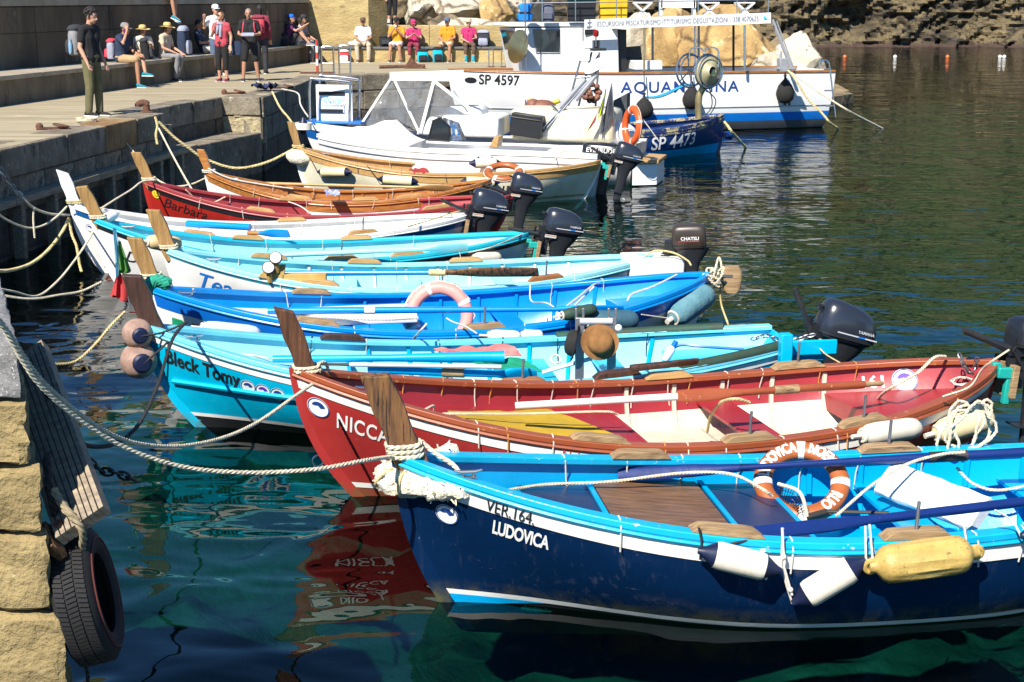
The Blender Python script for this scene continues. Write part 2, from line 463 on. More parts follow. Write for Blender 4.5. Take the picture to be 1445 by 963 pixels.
for z in zs:
    r = []
    for x in xs:
        yb = CLIFF_Y + 0.10 * max(0, 14 - x) - 0.0022 * max(0, x - 30) ** 2
        top = 26 + 9 * noise.noise(Vector((x * 0.02, 0, 4.4))) + 4 * noise.noise(Vector((x * 0.09, 0, 9.0)))
        zz = min(z, top); s = Vector((x, z * 1.0, 0))
        q1 = Vector((x * 0.16 + z * 0.07, z * 0.30 - x * 0.05, 1.7))
        q2 = Vector((x * 0.40 + z * 0.3, z * 0.85 - x * 0.42, 5.2))
        q3 = Vector((x * 1.25 + z * 0.6, z * 1.7 - x * 1.05, 9.9))
        d = 3.2 * noise.noise(q1) + 1.5 * ridged(q2) * (0.5 + noise.noise(q1 * 1.7)) + 0.85 * ridged(q3) + 0.35 * noise.noise(Vector((x * 3, z * 5 - x, 2)))
        back = max(0, zz) * 0.45 + max(0, z - top) * 3
        if z < 0.2: d += 0.3 - z * 0.8
        r.append((x, yb - d + back, zz))
    rows.append(r)
cliff = structure(build('cliff', MB().grid(rows), cliff_material(), smooth_ang=0.45))

# ------------------------------------------------------------------ quay
Q = 1.5
M_deck = mat('quay paving concrete', (0.40, 0.335, 0.215), rough=0.9, col2=(0.25, 0.205, 0.125), vscale=1.3, stretch=(0.25, 2.2, 1), bump=0.5, bscale=14, bdist=0.02,
             spots=((0.14, 0.115, 0.08), 0.60, 1.5, 0.10), spots2=((0.55, 0.48, 0.33), 0.6, 3.0, 0.06))
M_core = mat('quay masonry core', (0.10, 0.09, 0.075), rough=0.95, bump=0.5, bscale=12)
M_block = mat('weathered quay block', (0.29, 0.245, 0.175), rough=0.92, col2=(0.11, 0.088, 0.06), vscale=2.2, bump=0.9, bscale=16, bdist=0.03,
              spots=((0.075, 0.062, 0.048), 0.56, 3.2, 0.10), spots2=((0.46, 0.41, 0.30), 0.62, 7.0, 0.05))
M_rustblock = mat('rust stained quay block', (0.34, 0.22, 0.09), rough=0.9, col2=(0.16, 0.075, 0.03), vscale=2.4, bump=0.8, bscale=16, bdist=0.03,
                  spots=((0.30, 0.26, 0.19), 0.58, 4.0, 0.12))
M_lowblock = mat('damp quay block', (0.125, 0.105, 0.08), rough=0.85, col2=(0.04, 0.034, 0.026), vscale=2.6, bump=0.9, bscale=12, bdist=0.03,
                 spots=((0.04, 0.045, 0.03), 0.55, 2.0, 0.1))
M_timber = wood('weathered fender timber', (0.40, 0.32, 0.21), (0.16, 0.12, 0.075), 'x', 0.85, 0.6)
a0, a1 = at(0, 210, Q), at(226, 160, Q)
ad = (a1 - a0).normalized(); an = Vector((ad.y, -ad.x, 0))         # along the quay, and out over the water
aS = a0 - ad * 11.0
b0 = a1 - an * 0.62
b1 = at(312, 137, Q); b2 = at(368, 137.5, Q)
c1 = at(452, 107, Q); d1 = Vector((3.6, 46.0, Q))
deck_poly = [aS, a1, b0, b1, b2, c1, d1, Vector((3.6, 58, Q)), Vector((-45, 58, Q)), Vector((-45, aS.y, Q))]
structure(build('quay_pavement', MB().prism([p - Vector((0, 0, 5)) for p in deck_poly], (0, 0, 5 - 0.012)), M_core, smooth_ang=0))
deck_top = structure(build('quay_paving_surface', MB().add([tuple(p) for p in deck_poly], [tuple(range(len(deck_poly)))]), M_deck, smooth_ang=0))
deck_top.location.z = 0.0
def block_row(parent, p, q, z0, z1, length, m, depth=0.35, out=0.05, seed=1, name='stone', jit=0.012, alt=None, altset=()):
    """one course of blocks laid along the line p-q, facing right of the direction p->q"""
    R = random.Random(seed); p, q = Vector((p.x, p.y, 0)), Vector((q.x, q.y, 0)); d = (q - p); Ln = d.length; d.normalize(); nrm = Vector((d.y, -d.x, 0))
    x = 0.0; k = 0
    rot = Matrix(((d.x, nrm.x, 0), (d.y, nrm.y, 0), (0, 0, 1)))
    while x < Ln - 0.08:
        w = min(length * R.uniform(0.78, 1.22), Ln - x)
        if Ln - x - w < length * 0.3: w = Ln - x
        o = out + R.uniform(-jit, jit)
        c = p + d * (x + w / 2) + nrm * (o - depth / 2) + Vector((0, 0, (z0 + z1) / 2 + R.uniform(-0.004, 0.004)))
        mb = MB().box((0, 0, 0), (w - 0.022, depth, z1 - z0 - 0.018))
        for v in mb.v:
            v += Vector((R.uniform(-1, 1), R.uniform(-1, 1), R.uniform(-1, 1))) * 0.009
        ob = build(name, mb, alt if k in altset else m, parent, c, Euler((0, 0, math.atan2(d.y, d.x))), 0, 0.018)
        x += w; k += 1
quay_wall = thing('quay_wall', 'stone block quay wall in shade beneath the standing man and the iron bollard', 'quay wall')
def wall_courses(p, q, seed, top=Q, rust=()):
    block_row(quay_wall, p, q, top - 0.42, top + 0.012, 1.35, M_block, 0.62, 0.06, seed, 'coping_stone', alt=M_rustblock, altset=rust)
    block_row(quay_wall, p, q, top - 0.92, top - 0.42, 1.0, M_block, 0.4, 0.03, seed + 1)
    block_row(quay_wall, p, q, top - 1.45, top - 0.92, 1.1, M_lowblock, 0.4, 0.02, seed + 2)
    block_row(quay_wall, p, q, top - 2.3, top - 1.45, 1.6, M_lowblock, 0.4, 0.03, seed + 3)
wall_courses(aS + an * 0.0, a1, 3, rust=(11,))
wall_courses(a1 + ad * 0.02, b0 + ad * 0.02, 21)
block_row(quay_wall, b0, b1, 1.08, Q + 0.01, 1.1, M_block, 0.5, 0.03, 31, 'coping_stone')
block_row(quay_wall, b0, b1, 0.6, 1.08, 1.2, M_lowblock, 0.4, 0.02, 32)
block_row(quay_wall, b1, b2, 1.12, Q + 0.014, 1.2, M_block, 0.5, 0.05, 33, 'coping_stone')
block_row(quay_wall, b1, b2, 0.3, 1.12, 0.8, mat('rubble masonry', (0.50, 0.42, 0.25), rough=0.95, col2=(0.25, 0.20, 0.12), vscale=6, bump=1.0, bscale=12, bdist=0.06), 0.4, 0.02, 34)
wall_courses(b2, c1, 41)
wall_courses(c1, d1, 51)
# lower landing and its steps
l0, l1 = at(262, 206, 0.8), at(369, 187, 0.8)
landing = thing('stone_landing', 'low stone landing with two steps set into the quay beside the bollard', 'landing', (l0.x, l0.y, 0))
def rel(o, pts): return [Vector(p) - o.location for p in pts]
lp = [Vector((a1.x, a1.y + 0.1, 0.8)) + an * 0.03, l1 + Vector((0, -0.03, 0)), Vector((b1.x + 0.02, l1.y - 0.03, 0.8)), Vector((b0.x + 0.04, b0.y + 0.1, 0.8))]
lp[0] = Vector((l0.x, l0.y - 0.7, 0.8))
build('platform', MB().prism([p - Vector((0, 0, 3)) for p in rel(landing, lp)], (0, 0, 3)), M_block, landing, smooth_ang=0, bevel=0.02)
for i, hz in enumerate((1.28, 1.04)):
    s0 = Vector((a1.x - 0.25, a1.y + 0.06 + i * 0.3, 0)); 
    build('step', MB().box((s0.x - landing.location.x, s0.y + 0.15 - landing.location.y, hz / 2), (0.75, 0.297, hz)), M_block, landing, smooth_ang=0, bevel=0.015)
# timber wale and its posts along the near wall
wale = thing('timber_wale', 'long weathered timber rail bolted along the shaded quay wall behind the bows', 'timber rail', (a0.x, a0.y, 0), math.atan2(ad.y, ad.x))
wl0, wl1 = -9.5, (a1 - a0).length + 1.2
x = wl0
while x < wl1:
    w = min(3.1, wl1 - x)
    build('beam', MB().box((x + w / 2, -0.17, 0.80), (w - 0.02, 0.20, 0.10)), M_timber, wale, smooth_ang=0, bevel=0.01)
    x += w
x = wl0 + 0.4
while x < wl1:
    build('post', MB().box((x, -0.155, 0.35), (0.12, 0.15, 0.79)), M_timber, wale, smooth_ang=0, bevel=0.01); x += 1.15

# ------------------------------------------------------------------ bench, sea wall and parapets
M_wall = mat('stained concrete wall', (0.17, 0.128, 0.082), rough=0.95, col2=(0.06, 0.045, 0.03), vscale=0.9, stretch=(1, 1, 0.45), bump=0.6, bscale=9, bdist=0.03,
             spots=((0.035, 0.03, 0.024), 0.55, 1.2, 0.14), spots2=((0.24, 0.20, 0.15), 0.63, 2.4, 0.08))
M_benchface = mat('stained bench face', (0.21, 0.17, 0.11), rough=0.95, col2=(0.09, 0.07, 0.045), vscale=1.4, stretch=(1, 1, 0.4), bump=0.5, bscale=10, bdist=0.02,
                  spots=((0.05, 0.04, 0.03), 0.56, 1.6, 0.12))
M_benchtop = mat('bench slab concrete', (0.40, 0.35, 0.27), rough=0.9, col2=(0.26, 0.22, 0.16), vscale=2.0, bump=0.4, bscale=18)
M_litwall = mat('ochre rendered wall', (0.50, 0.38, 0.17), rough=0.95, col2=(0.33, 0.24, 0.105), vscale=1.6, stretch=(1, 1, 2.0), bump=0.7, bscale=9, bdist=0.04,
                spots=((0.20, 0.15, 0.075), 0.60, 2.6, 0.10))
e0, e1 = at(0, 150, Q), at(447, 86.5, Q)
ed = (e1 - e0).normalized(); en = Vector((ed.y, -ed.x, 0))
w0, w1 = at(0, 98.6, 2.05), at(432, 65, 2.05)
wd = (w1 - w0).normalized()
e1 = e0 + ed * ((49.2 - e0.y) / ed.y); w1 = aty(436, 65, 49.85); w1.z = 2.05; wd = (w1 - w0).normalized()
BZ = 2.05
bench = thing('long_bench', 'long dark concrete bench running along the foot of the shaded sea wall', 'bench', (e1.x, e1.y, Q))
eS, wS = e0 - ed * 12, w0 - wd * 12
def pr(*ps): return [Vector((p.x, p.y, 0)) for p in ps]
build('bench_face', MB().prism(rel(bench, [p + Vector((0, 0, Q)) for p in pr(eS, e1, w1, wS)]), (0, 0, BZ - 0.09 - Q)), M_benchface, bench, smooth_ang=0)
Lb = (e1 - eS).length; k = int(Lb / 2.2)
for i in range(k):
    f0, f1 = i / k, (i + 1) / k - 0.01 / 2.2 / k * 2
    P = [eS.lerp(e1, f0) + en * 0.04, eS.lerp(e1, f1) + en * 0.04, wS.lerp(w1, f1) + en * 0.02, wS.lerp(w1, f0) + en * 0.02]
    build('seat_slab', MB().prism(rel(bench, [p + Vector((0, 0, BZ - 0.088)) for p in pr(*P)]), (0, 0, 0.088 + RND.uniform(-0.004, 0.004))), M_benchtop, bench, smooth_ang=0, bevel=0.012)
sea_wall = thing('sea_wall', 'tall dark stained concrete wall rising behind the long bench', 'wall', (w1.x, w1.y, Q))
P = pr(wS, w1, w1 + Vector((-0.5, 0.6, 0)), wS + Vector((-0.9, 0, 0)))
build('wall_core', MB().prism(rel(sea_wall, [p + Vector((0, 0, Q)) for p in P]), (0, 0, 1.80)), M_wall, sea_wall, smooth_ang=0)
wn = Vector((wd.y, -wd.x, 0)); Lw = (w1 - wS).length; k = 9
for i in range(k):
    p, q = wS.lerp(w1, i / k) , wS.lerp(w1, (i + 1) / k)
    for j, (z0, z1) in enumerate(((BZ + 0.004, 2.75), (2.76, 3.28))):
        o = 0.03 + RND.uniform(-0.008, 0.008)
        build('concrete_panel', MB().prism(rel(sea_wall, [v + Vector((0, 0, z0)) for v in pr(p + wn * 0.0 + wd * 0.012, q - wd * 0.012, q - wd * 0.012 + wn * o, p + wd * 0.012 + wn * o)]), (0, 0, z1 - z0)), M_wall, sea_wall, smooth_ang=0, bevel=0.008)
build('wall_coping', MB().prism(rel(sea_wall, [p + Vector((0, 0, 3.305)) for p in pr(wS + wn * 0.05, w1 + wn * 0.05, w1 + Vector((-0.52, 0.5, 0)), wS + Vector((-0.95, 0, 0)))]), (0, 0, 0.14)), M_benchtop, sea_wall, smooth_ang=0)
# far bench in the sun, with the ochre wall and the parapet
f0 = Vector((e1.x + 0.02, e1.y + 0.02, Q)); f1 = Vector((3.0, f0.y + .25, Q)); fd = (f1 - f0).normalized(); fn = Vector((fd.y, -fd.x, 0)); f2 = f0 + fd * ((2.6 - f0.x) / fd.x)
FB = 0.62
far_bench = thing('far_bench', 'sunlit ochre bench at the end of the quay where six people sit', 'bench', (f0.x, f0.y, Q))
build('bench_face', MB().prism(rel(far_bench, [p + Vector((0, 0, Q)) for p in pr(f0, f2, f2 - fn * FB, f0 - fn * FB)]), (0, 0, 0.40)), M_litwall, far_bench, smooth_ang=0)
M_slate = mat('grey slate', (0.12, 0.12, 0.12), rough=0.7, bump=0.3)
nsl = 5; lsl = (f2 - f0).length / nsl
for i in range(nsl):
    p, q = f0 + fd * (lsl * i), f0 + fd * (lsl * (i + 1) - .015)
    build('seat_slab', MB().prism(rel(far_bench, [v + Vector((0, 0, Q + 0.402)) for v in pr(p + fn * 0.05, q + fn * 0.05, q - fn * (FB - 0.02), p - fn * (FB - 0.02))]), (0, 0, 0.06)), M_slate, far_bench, smooth_ang=0, bevel=0.008)
g0 = f0 - fn * FB; g2 = f2 - fn * FB
par_y = aty(620, 36, g0.y).z
parapet = thing('parapet', 'low sunlit ochre parapet behind the far bench below the boulders', 'wall', (g0.x, g0.y, Q))
ps = g0 + fd * ((aty(548, 60, g0.y).x - g0.x) / fd.x)
k = 5
for i in range(k):
    p, q = ps.lerp(g2, i / k), ps.lerp(g2, (i + 1) / k)
    build('wall_section', MB().prism(rel(parapet, [v + Vector((0, 0, Q)) for v in pr(p + fd * 0.006, q, q - fn * 0.5, p - fn * 0.5 + fd * 0.006)]), (0, 0, par_y - Q)), M_litwall, parapet, smooth_ang=0, bevel=0.02)
ochre = thing('ochre_wall', 'tall sunlit ochre wall at the corner where the benches meet', 'wall', (g0.x, g0.y, Q))
pe = g0 + fd * ((aty(520, 40, g0.y).x - g0.x) / fd.x); pf = g0 + fd * ((aty(546, 40, g0.y).x - g0.x) / fd.x)
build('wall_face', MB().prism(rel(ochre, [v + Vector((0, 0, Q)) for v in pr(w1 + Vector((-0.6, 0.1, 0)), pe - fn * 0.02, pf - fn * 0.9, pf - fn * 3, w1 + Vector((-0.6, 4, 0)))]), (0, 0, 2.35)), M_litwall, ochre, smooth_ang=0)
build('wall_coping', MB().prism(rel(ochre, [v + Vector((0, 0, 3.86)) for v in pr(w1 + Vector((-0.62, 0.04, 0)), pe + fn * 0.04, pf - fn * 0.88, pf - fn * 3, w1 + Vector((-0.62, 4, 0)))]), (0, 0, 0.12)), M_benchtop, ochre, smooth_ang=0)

# ------------------------------------------------------------------ boulders
M_b_white = mat('pale limestone', (0.62, 0.56, 0.44), rough=0.9, col2=(0.40, 0.34, 0.24), vscale=1.6, bump=0.7, bscale=5, bdist=0.08, spots=((0.22, 0.17, 0.10), 0.58, 1.6, 0.10), spots2=((.10, .08, .055), .64, 3.5, .03), voro=(.75, (.12, .095, .06), .05, .0))
M_b_orange = mat('orange limestone', (0.52, 0.34, 0.13), rough=0.9, col2=(0.30, 0.185, 0.07), vscale=1.5, bump=0.7, bscale=5, bdist=0.08, spots=((0.66, 0.50, 0.28), 0.57, 1.7, 0.08), spots2=((0.16, 0.10, 0.04), 0.60, 1.2, 0.08), voro=(.7, (.12, .07, .03), .05, .0))
M_b_brown = mat('brown boulder rock', (0.32, 0.24, 0.13), rough=0.9, col2=(0.10, 0.075, 0.045), vscale=1.5, voro=(.9, (.05, .04, .025), .06, .0), bump=0.8, bscale=5, bdist=0.08)
def boulder(c, size, m, label, seed, cuts=11):
    R = random.Random(seed); bm = bmesh.new(); bmesh.ops.create_icosphere(bm, subdivisions=4, radius=1.0)
    pl = [(Vector((R.gauss(0, 1), R.gauss(0, 1), R.gauss(0, 0.8))).normalized(), R.uniform(0.52, 0.86)) for _ in range(cuts)]
    for v in bm.verts:
        for nrm, d in pl:
            e = v.co.dot(nrm) - d
            if e > 0: v.co -= nrm * e * 0.93
        o = Vector((seed * 3.1, 0, 0))
        v.co += v.co.normalized() * (0.07 * noise.noise(v.co * 2.3 + o) + 0.05 * noise.noise(v.co * 6 + o) + .02 * noise.noise(v.co * 15 + o))
        v.co = Vector((v.co.x * size[0], v.co.y * size[1], v.co.z * size[2]))
    me = bpy.data.meshes.new('boulder'); zmin = min(v.co.z for v in bm.verts)
    for v in bm.verts: v.co.z -= zmin
    bm.to_mesh(me); bm.free(); me.materials.append(m); me.shade_smooth(); me.set_sharp_from_angle(angle=0.42)
    o = link('boulder', me); o.location = (c.x, c.y, c.z + zmin)
    return tag(o, label, 'boulder', 'boulders of the breakwater')
bld = [  # px, py of the centre, distance, half sizes, material, label
    (655, 14, 62, (1.7, 1.4, 0.85), M_b_white, 'large pale boulder above the parapet behind the man in the black cap'),
    (598, 14, 63, (1.0, 1.2, 0.9), M_b_white, 'pale boulder at the left end of the parapet by the bare legs'),
    (628, 34, 58, (0.8, 0.8, 0.4), M_b_brown, 'low brown boulder peeping over the parapet under the big pale one'),
    (698, 26, 60, (0.9, 1.0, 0.75), M_b_orange, 'tan boulder above the parapet left of the wheelhouse'),
    (655, 38, 57, (1.3, 0.7, 0.32), M_b_white, 'flat pale boulder lying along the parapet top'),
    (735, 8, 66, (1.5, 1.4, 1.2), M_b_white, 'pale boulder behind the blue jacket on the upper deck'),
    (1035, 72, 55, (2.05, 1.6, 1.65), M_b_orange, 'big orange boulder seen between the awning posts of the white excursion boat'),
    (950, 72, 56, (1.25, 1.3, 1.5), M_b_orange, 'craggy orange boulder behind the net hauler wheel'),
    (905, 62, 57, (1.3, 1.3, 1.3), M_b_white, 'pale boulder behind the cabin doorway of the excursion boat'),
    (985, 60, 60, (1.2, 1.2, 1.3), M_b_brown, 'brown boulder behind the gap between the two orange ones'),
    (1098, 84, 56, (0.8, 0.9, 0.9), M_b_brown, 'brown boulder at the right foot of the big orange boulder'),
    (1126, 100, 53, (1.25, 1.0, 1.35), M_b_white, 'pale pointed boulder behind the stern of the excursion boat'),
    (1085, 96, 52, (0.6, 0.7, 0.5), M_b_white, 'small pale boulder left of the pointed one at the stern'),
    (1172, 131, 55, (1.0, 0.9, 0.35), M_b_brown, 'low wet brown rock awash beside the stern ladder'),
    (850, 70, 58, (1.4, 1.2, 1.2), M_b_brown, 'brown boulder mostly hidden behind the white wheelhouse'),
    (560, 4, 64, (0.9, 1.2, 0.9), M_b_brown, 'brown boulder above the tall ochre wall end'),
]
for i, (px, py, yy, sz, m, lab) in enumerate(bld): boulder(aty(px, py, yy), sz, m, lab, 40 + i)
breakwater = structure(build('breakwater_ground', MB().prism([(3.7, 48, -3), (9, 49, -3), (11.5, 53, -3), (9, 70, -3), (-8, 75, -3), (-8, 58.1, -3), (3.7, 58.1, -3)], (0, 0, 3.3)), M_b_brown, smooth_ang=0))
# buoys
M_orange = mat('orange plastic', (0.75, 0.16, 0.04), rough=0.4, var=0.1)
M_whitep = mat('white plastic', (0.80, 0.79, 0.75), rough=0.4, var=0.08)
for px, m, lab in ((1192, M_orange, 'orange mooring buoy nearest the excursion boat'), (1263, M_whitep, 'white mooring buoy between the two orange ones'),
                   (1337, M_orange, 'orange mooring buoy beside the pair of white ones'), (1411, M_whitep, 'left of the touching pair of white buoys'), (1417, M_whitep, 'right of the touching pair of white buoys')):
    p = at(px, 82, 0); r = 0.115
    t = thing('mooring_buoy', lab, 'buoy', (p.x, p.y, 0), 0, 'buoys floating in the harbour')
    build('float', MB().ball((0, 0, 0.06), r, 12, 8), m, t); build('ring', MB().torus((0, 0, 0.22), 0.04, 0.012, (1, 0, 0), 10, 5), M_core, t)
# ------------------------------------------------------------------ shared boat materials
M_rope = mat('pale laid rope', (0.66, 0.58, 0.42), rough=0.9, var=0.25, vscale=20)
M_rope_y = mat('yellowed rope', (0.62, 0.50, 0.24), rough=0.9, var=0.3, vscale=12)
M_rope_w = mat('white cord', (0.62, 0.58, 0.50), rough=0.85, var=0.12, vscale=20)
M_rope_o = mat('orange cord', (0.55, 0.24, 0.05), rough=0.85, var=0.2, vscale=20)
M_whitehull = hullpaint('white hull paint', (0.80, 0.79, 0.75), wear=(0.60, 0.56, 0.46), wth=0.66)
M_rope_k = mat('black rope', (0.02, 0.02, 0.022), rough=0.8, var=0.3, vscale=20)
M_rope_g = mat('green braided rope', (0.015, 0.30, 0.19), rough=0.8, var=0.4, vscale=40)
M_steel = mat('stainless steel', (0.62, 0.62, 0.62), rough=0.25, metal=1.0, var=0.1)
M_dsteel = mat('dull galvanised steel', (0.32, 0.32, 0.33), rough=0.45, metal=0.9, var=0.2)
M_rust = mat('rusted iron', (0.16, 0.065, 0.035), rough=0.85, col2=(0.06, 0.028, 0.02), vscale=9, bump=0.6, bscale=40)
M_black = mat('black plastic', (0.014, 0.014, 0.016), rough=0.45, var=0.2)
M_rubber = mat('black rubber', (0.018, 0.017, 0.017), rough=0.75, var=0.3, bump=0.2, bscale=40)
M_oldpost = wood('split weathered post wood', (0.27, 0.125, 0.038), (0.05, 0.022, 0.012), 'z', 0.7, 1.0, wear=((0.018, 0.009, 0.006), 0.55, 2.6, 0.05))
M_redpost = wood('dark splintered post wood', (0.16, 0.062, 0.022), (0.035, 0.014, 0.009), 'z', 0.75, 1.0, wear=((0.30, 0.19, 0.09), 0.60, 2.2, 0.05))
M_post = wood('golden post wood', (0.44, 0.26, 0.085), (0.22, 0.115, 0.036), 'z', 0.6, 0.5, wear=((0.16, 0.085, 0.035), 0.63, 3.0, 0.06))
M_darkpost = wood('dark brown post wood', (0.085, 0.038, 0.024), (0.03, 0.015, 0.011), 'z', 0.5, 0.4)
M_pad = wood('worn rowlock block wood', (0.42, 0.28, 0.14), (0.20, 0.12, 0.055), 'x', 0.7, 0.7, wear=((0.10, 0.065, 0.035), 0.64, 2.0, 0.06))
M_brownpad = wood('brown rowlock block wood', (0.40, 0.16, 0.05), (0.22, 0.085, 0.03), 'x', 0.5, 0.4)
M_varnish = wood('varnished mahogany', (0.48, 0.20, 0.05), (0.26, 0.095, 0.025), 'x', 0.3, 0.25)
M_teak = wood('oiled teak', (0.56, 0.34, 0.13), (0.38, 0.21, 0.075), 'x', 0.4, 0.25)
M_white = paint('white boat paint', (0.80, 0.79, 0.75), wear=(0.60, 0.56, 0.46), wth=0.66)
M_whiteworn = paint('worn white boat paint', (0.78, 0.76, 0.70), wear=(0.45, 0.40, 0.30), wth=0.70, wsc=6)
M_inwhite = mat('white inner planking', (0.62, 0.56, 0.44), rough=0.5, var=0.15, vscale=4, spots=((0.30, 0.22, 0.14), 0.70, 14, 0.02))
M_gel = mat('white gelcoat', (0.82, 0.82, 0.81), rough=0.22, var=0.05, vscale=2)
M_cream = mat('cream weathered hull', (0.76, 0.72, 0.58), rough=0.35, col2=(0.62, 0.55, 0.36), vscale=2.0)
M_algae = mat('algae stained waterline', (0.20, 0.18, 0.08), rough=0.6, col2=(0.40, 0.36, 0.2), vscale=6)
M_ink = mat('black lettering paint', (0.012, 0.012, 0.014), rough=0.5, var=0.1)
M_wlet = mat('white lettering paint', (0.82, 0.81, 0.78), rough=0.5, var=0.06)
M_redlet = mat('red lettering paint', (0.5, 0.06, 0.04), rough=0.5, var=0.1)
M_bluelet = mat('blue lettering paint', (0.01, 0.16, 0.55), rough=0.4, var=0.1)
M_navylet = mat('navy lettering paint', (0.012, 0.05, 0.22), rough=0.4, var=0.1)
M_purple = mat('purple sticker print', (0.10, 0.03, 0.42), rough=0.4, var=0.1)
M_cyanlet = mat('light blue print', (0.05, 0.45, 0.75), rough=0.4, var=0.1)

GROUP_BOATS = 'small boats moored side by side along the quay'

class Boat:
    def __init__(s, name, label, cat, bow, stern, zb, zm, ze, B, rake=0.45, srake=0.3, tm=0.52, keel=0.30, transom=0.0, group=GROUP_BOATS, rev=False, fullness=1.0):
        p, q = at(bow[0], bow[1], zb), at(stern[0], stern[1], ze)
        s.p0 = Vector((p.x, p.y, 0)); d = Vector((q.x - p.x, q.y - p.y, 0)); s.L = d.length; s.ang = math.atan2(d.y, d.x)
        s.zb, s.zm, s.ze, s.B, s.rake, s.srake, s.tm, s.keel, s.w = zb, zm, ze, B, rake, srake, tm, keel, transom
        s.full = fullness
        s.near = 1 if rev else -1           # the side of the hull that faces the camera
        s.rev = rev
        s.root = thing(name, label, cat, s.p0, s.ang, group)
        s.M = Matrix.Translation(s.p0) @ Matrix.Rotation(s.ang, 4, 'Z')
    def W(s, v): return s.M @ Vector(v)
    def loc(s, v): return s.M.inverted() @ Vector(v)
    def zs(s, t):
        return s.zm + (s.zb - s.zm) * ((s.tm - t) / s.tm) ** 2 if t < s.tm else s.zm + (s.ze - s.zm) * ((t - s.tm) / (1 - s.tm)) ** 2
    def zk(s, t): return -s.keel + 0.10 * (2 * t - 1) ** 2
    def bs(s, t):
        if t < s.tm: q = t / s.tm; return s.B / 2 * (1 - (1 - q) ** 2.1) ** 0.90
        q = (1 - t) / (1 - s.tm); return s.B / 2 * (s.w + (1 - s.w) * (1 - (1 - q) ** 2.5) ** (0.78 if s.w == 0 else 1.0))
    def y(s, t, z):
        f = clamp((s.zs(t) - z) / (s.zs(t) - s.zk(t)))
        m = smooth(t / 0.42) * (smooth((1 - t) / 0.36) if s.w == 0 else 1.0)
        a = lerp(1.15, 2.7 * s.full, m); b = lerp(1.05, 0.62, m)
        return s.bs(t) * max(0.0, 1 - f ** a) ** b
    def sb(s, z):
        k = max(0, s.zb - z) / s.zb
        return s.rake * (0.35 * k + 0.65 * k ** 2.6)
    def X(s, t, z):
        ks = max(0, s.ze - z) / s.ze
        return t * s.L + s.sb(z) * (1 - t) ** 4 - s.srake * (0.5 * ks + 0.5 * ks ** 2) * t ** 4
    def pt(s, t, z, side, off=0.0): return Vector((s.X(t, z), side * (s.y(t, z) + off), z))
    def t_of(s, x, z):
        t = clamp(x / s.L)
        for _ in range(8): t = clamp(t - (s.X(t, z) - x) / s.L)
        return t
    def on_hull(s, x0, dz, side=None, off=0.006, follow=True, slope=None):     # flat (u, v) -> outside of the hull, v measured from dz below the sheer
        side = side or s.near; sg = -1 if s.rev else 1
        def fn(u, v):
            x = x0 + sg * u
            zsheer = s.zs(clamp(x / s.L)) if follow else s.zs(clamp(x0 / s.L)) + (slope or 0) * u
            z = zsheer - dz + v; t = s.t_of(x, z)
            return Vector((x, side * (s.y(t, z) + off), z))
        return fn
    def on_liner(s, x0, dz, side, off=0.045):
        def fn(u, v):
            x = x0 + u; z = s.zs(clamp(x / s.L)) - dz + v; t = s.t_of(x, z)
            return Vector((x, side * (s.y(t, z) - off), z))
        return fn
    def skin(s, ztop, zbot, rows, off=0.0, n=44, t0=0.0, t1=1.0, sides=(-1, 1)):
        mb = MB()
        for sd in sides:
            g = []
            for j in range(rows + 1):
                r = []
                for i in range(n + 1):
                    t = t0 + (t1 - t0) * i / n
                    t = t if n < 10 else t0 + (t1 - t0) * (0.5 - 0.5 * math.cos(PI * i / n)) * 0.6 + (t1 - t0) * 0.4 * i / n
                    z = lerp(ztop(t), zbot(t), j / rows); y = max(0.0, s.y(t, z) + (off if s.y(t, z) > 0.03 or (off > 0 and s.y(t, z) > .002) else 0))
                    r.append((s.X(t, z), sd * y, z))
                g.append(r)
            mb.grid(g, flip=sd > 0)
        return mb
    def hull(s, m_top, m_strake=None, m_bottom=None, m_liner=None, m_gun=None, band=0.13, zwl=0.05, gw=0.085, stripe=None, floor=0.06, m_floor=None, gun_h=0.03, liner=True, m_lower=None, zlower=0.3):
        R = s.root; zs = s.zs
        wl = lambda t: zwl + 0.06 * (1 - t) ** 4 + 0.02 * t ** 2
        if m_lower:
            build('hull', s.skin(lambda t: zs(t) - (band if m_strake else 0), lambda t: min(zlower + 0.12 * (1 - t) ** 2, zs(t) - band), 5), m_top, R)
            build('lower_hull', s.skin(lambda t: min(zlower + 0.12 * (1 - t) ** 2, zs(t) - band), wl, 5), m_lower, R)
        else:
            build('hull', s.skin(lambda t: zs(t) - (band if m_strake else 0), wl, 10), m_top, R)
        if m_strake: build('sheer_strake', s.skin(lambda t: zs(t) + 0.01, lambda t: zs(t) - band - 0.004, 3, 0.008), m_strake, R)
        if stripe:
            build('waterline_stripe', s.skin(lambda t: wl(t) + stripe[1], lambda t: wl(t) - 0.012, 2, 0.004), stripe[0], R)
        build('bottom', s.skin(wl, lambda t: s.zk(t), 7), m_bottom or m_top, R)
        if s.w > 0:
            mb = MB(); pts = []
            for sd in (-1, 1):
                col = [s.pt(1.0, lerp(zs(1.0), s.zk(1.0), j / 10), sd) for j in range(11)]
                pts = pts + col if sd < 0 else pts + list(reversed(col))
            mb.add(pts, [tuple(range(len(pts)))])
            build('transom', mb, m_top, R)
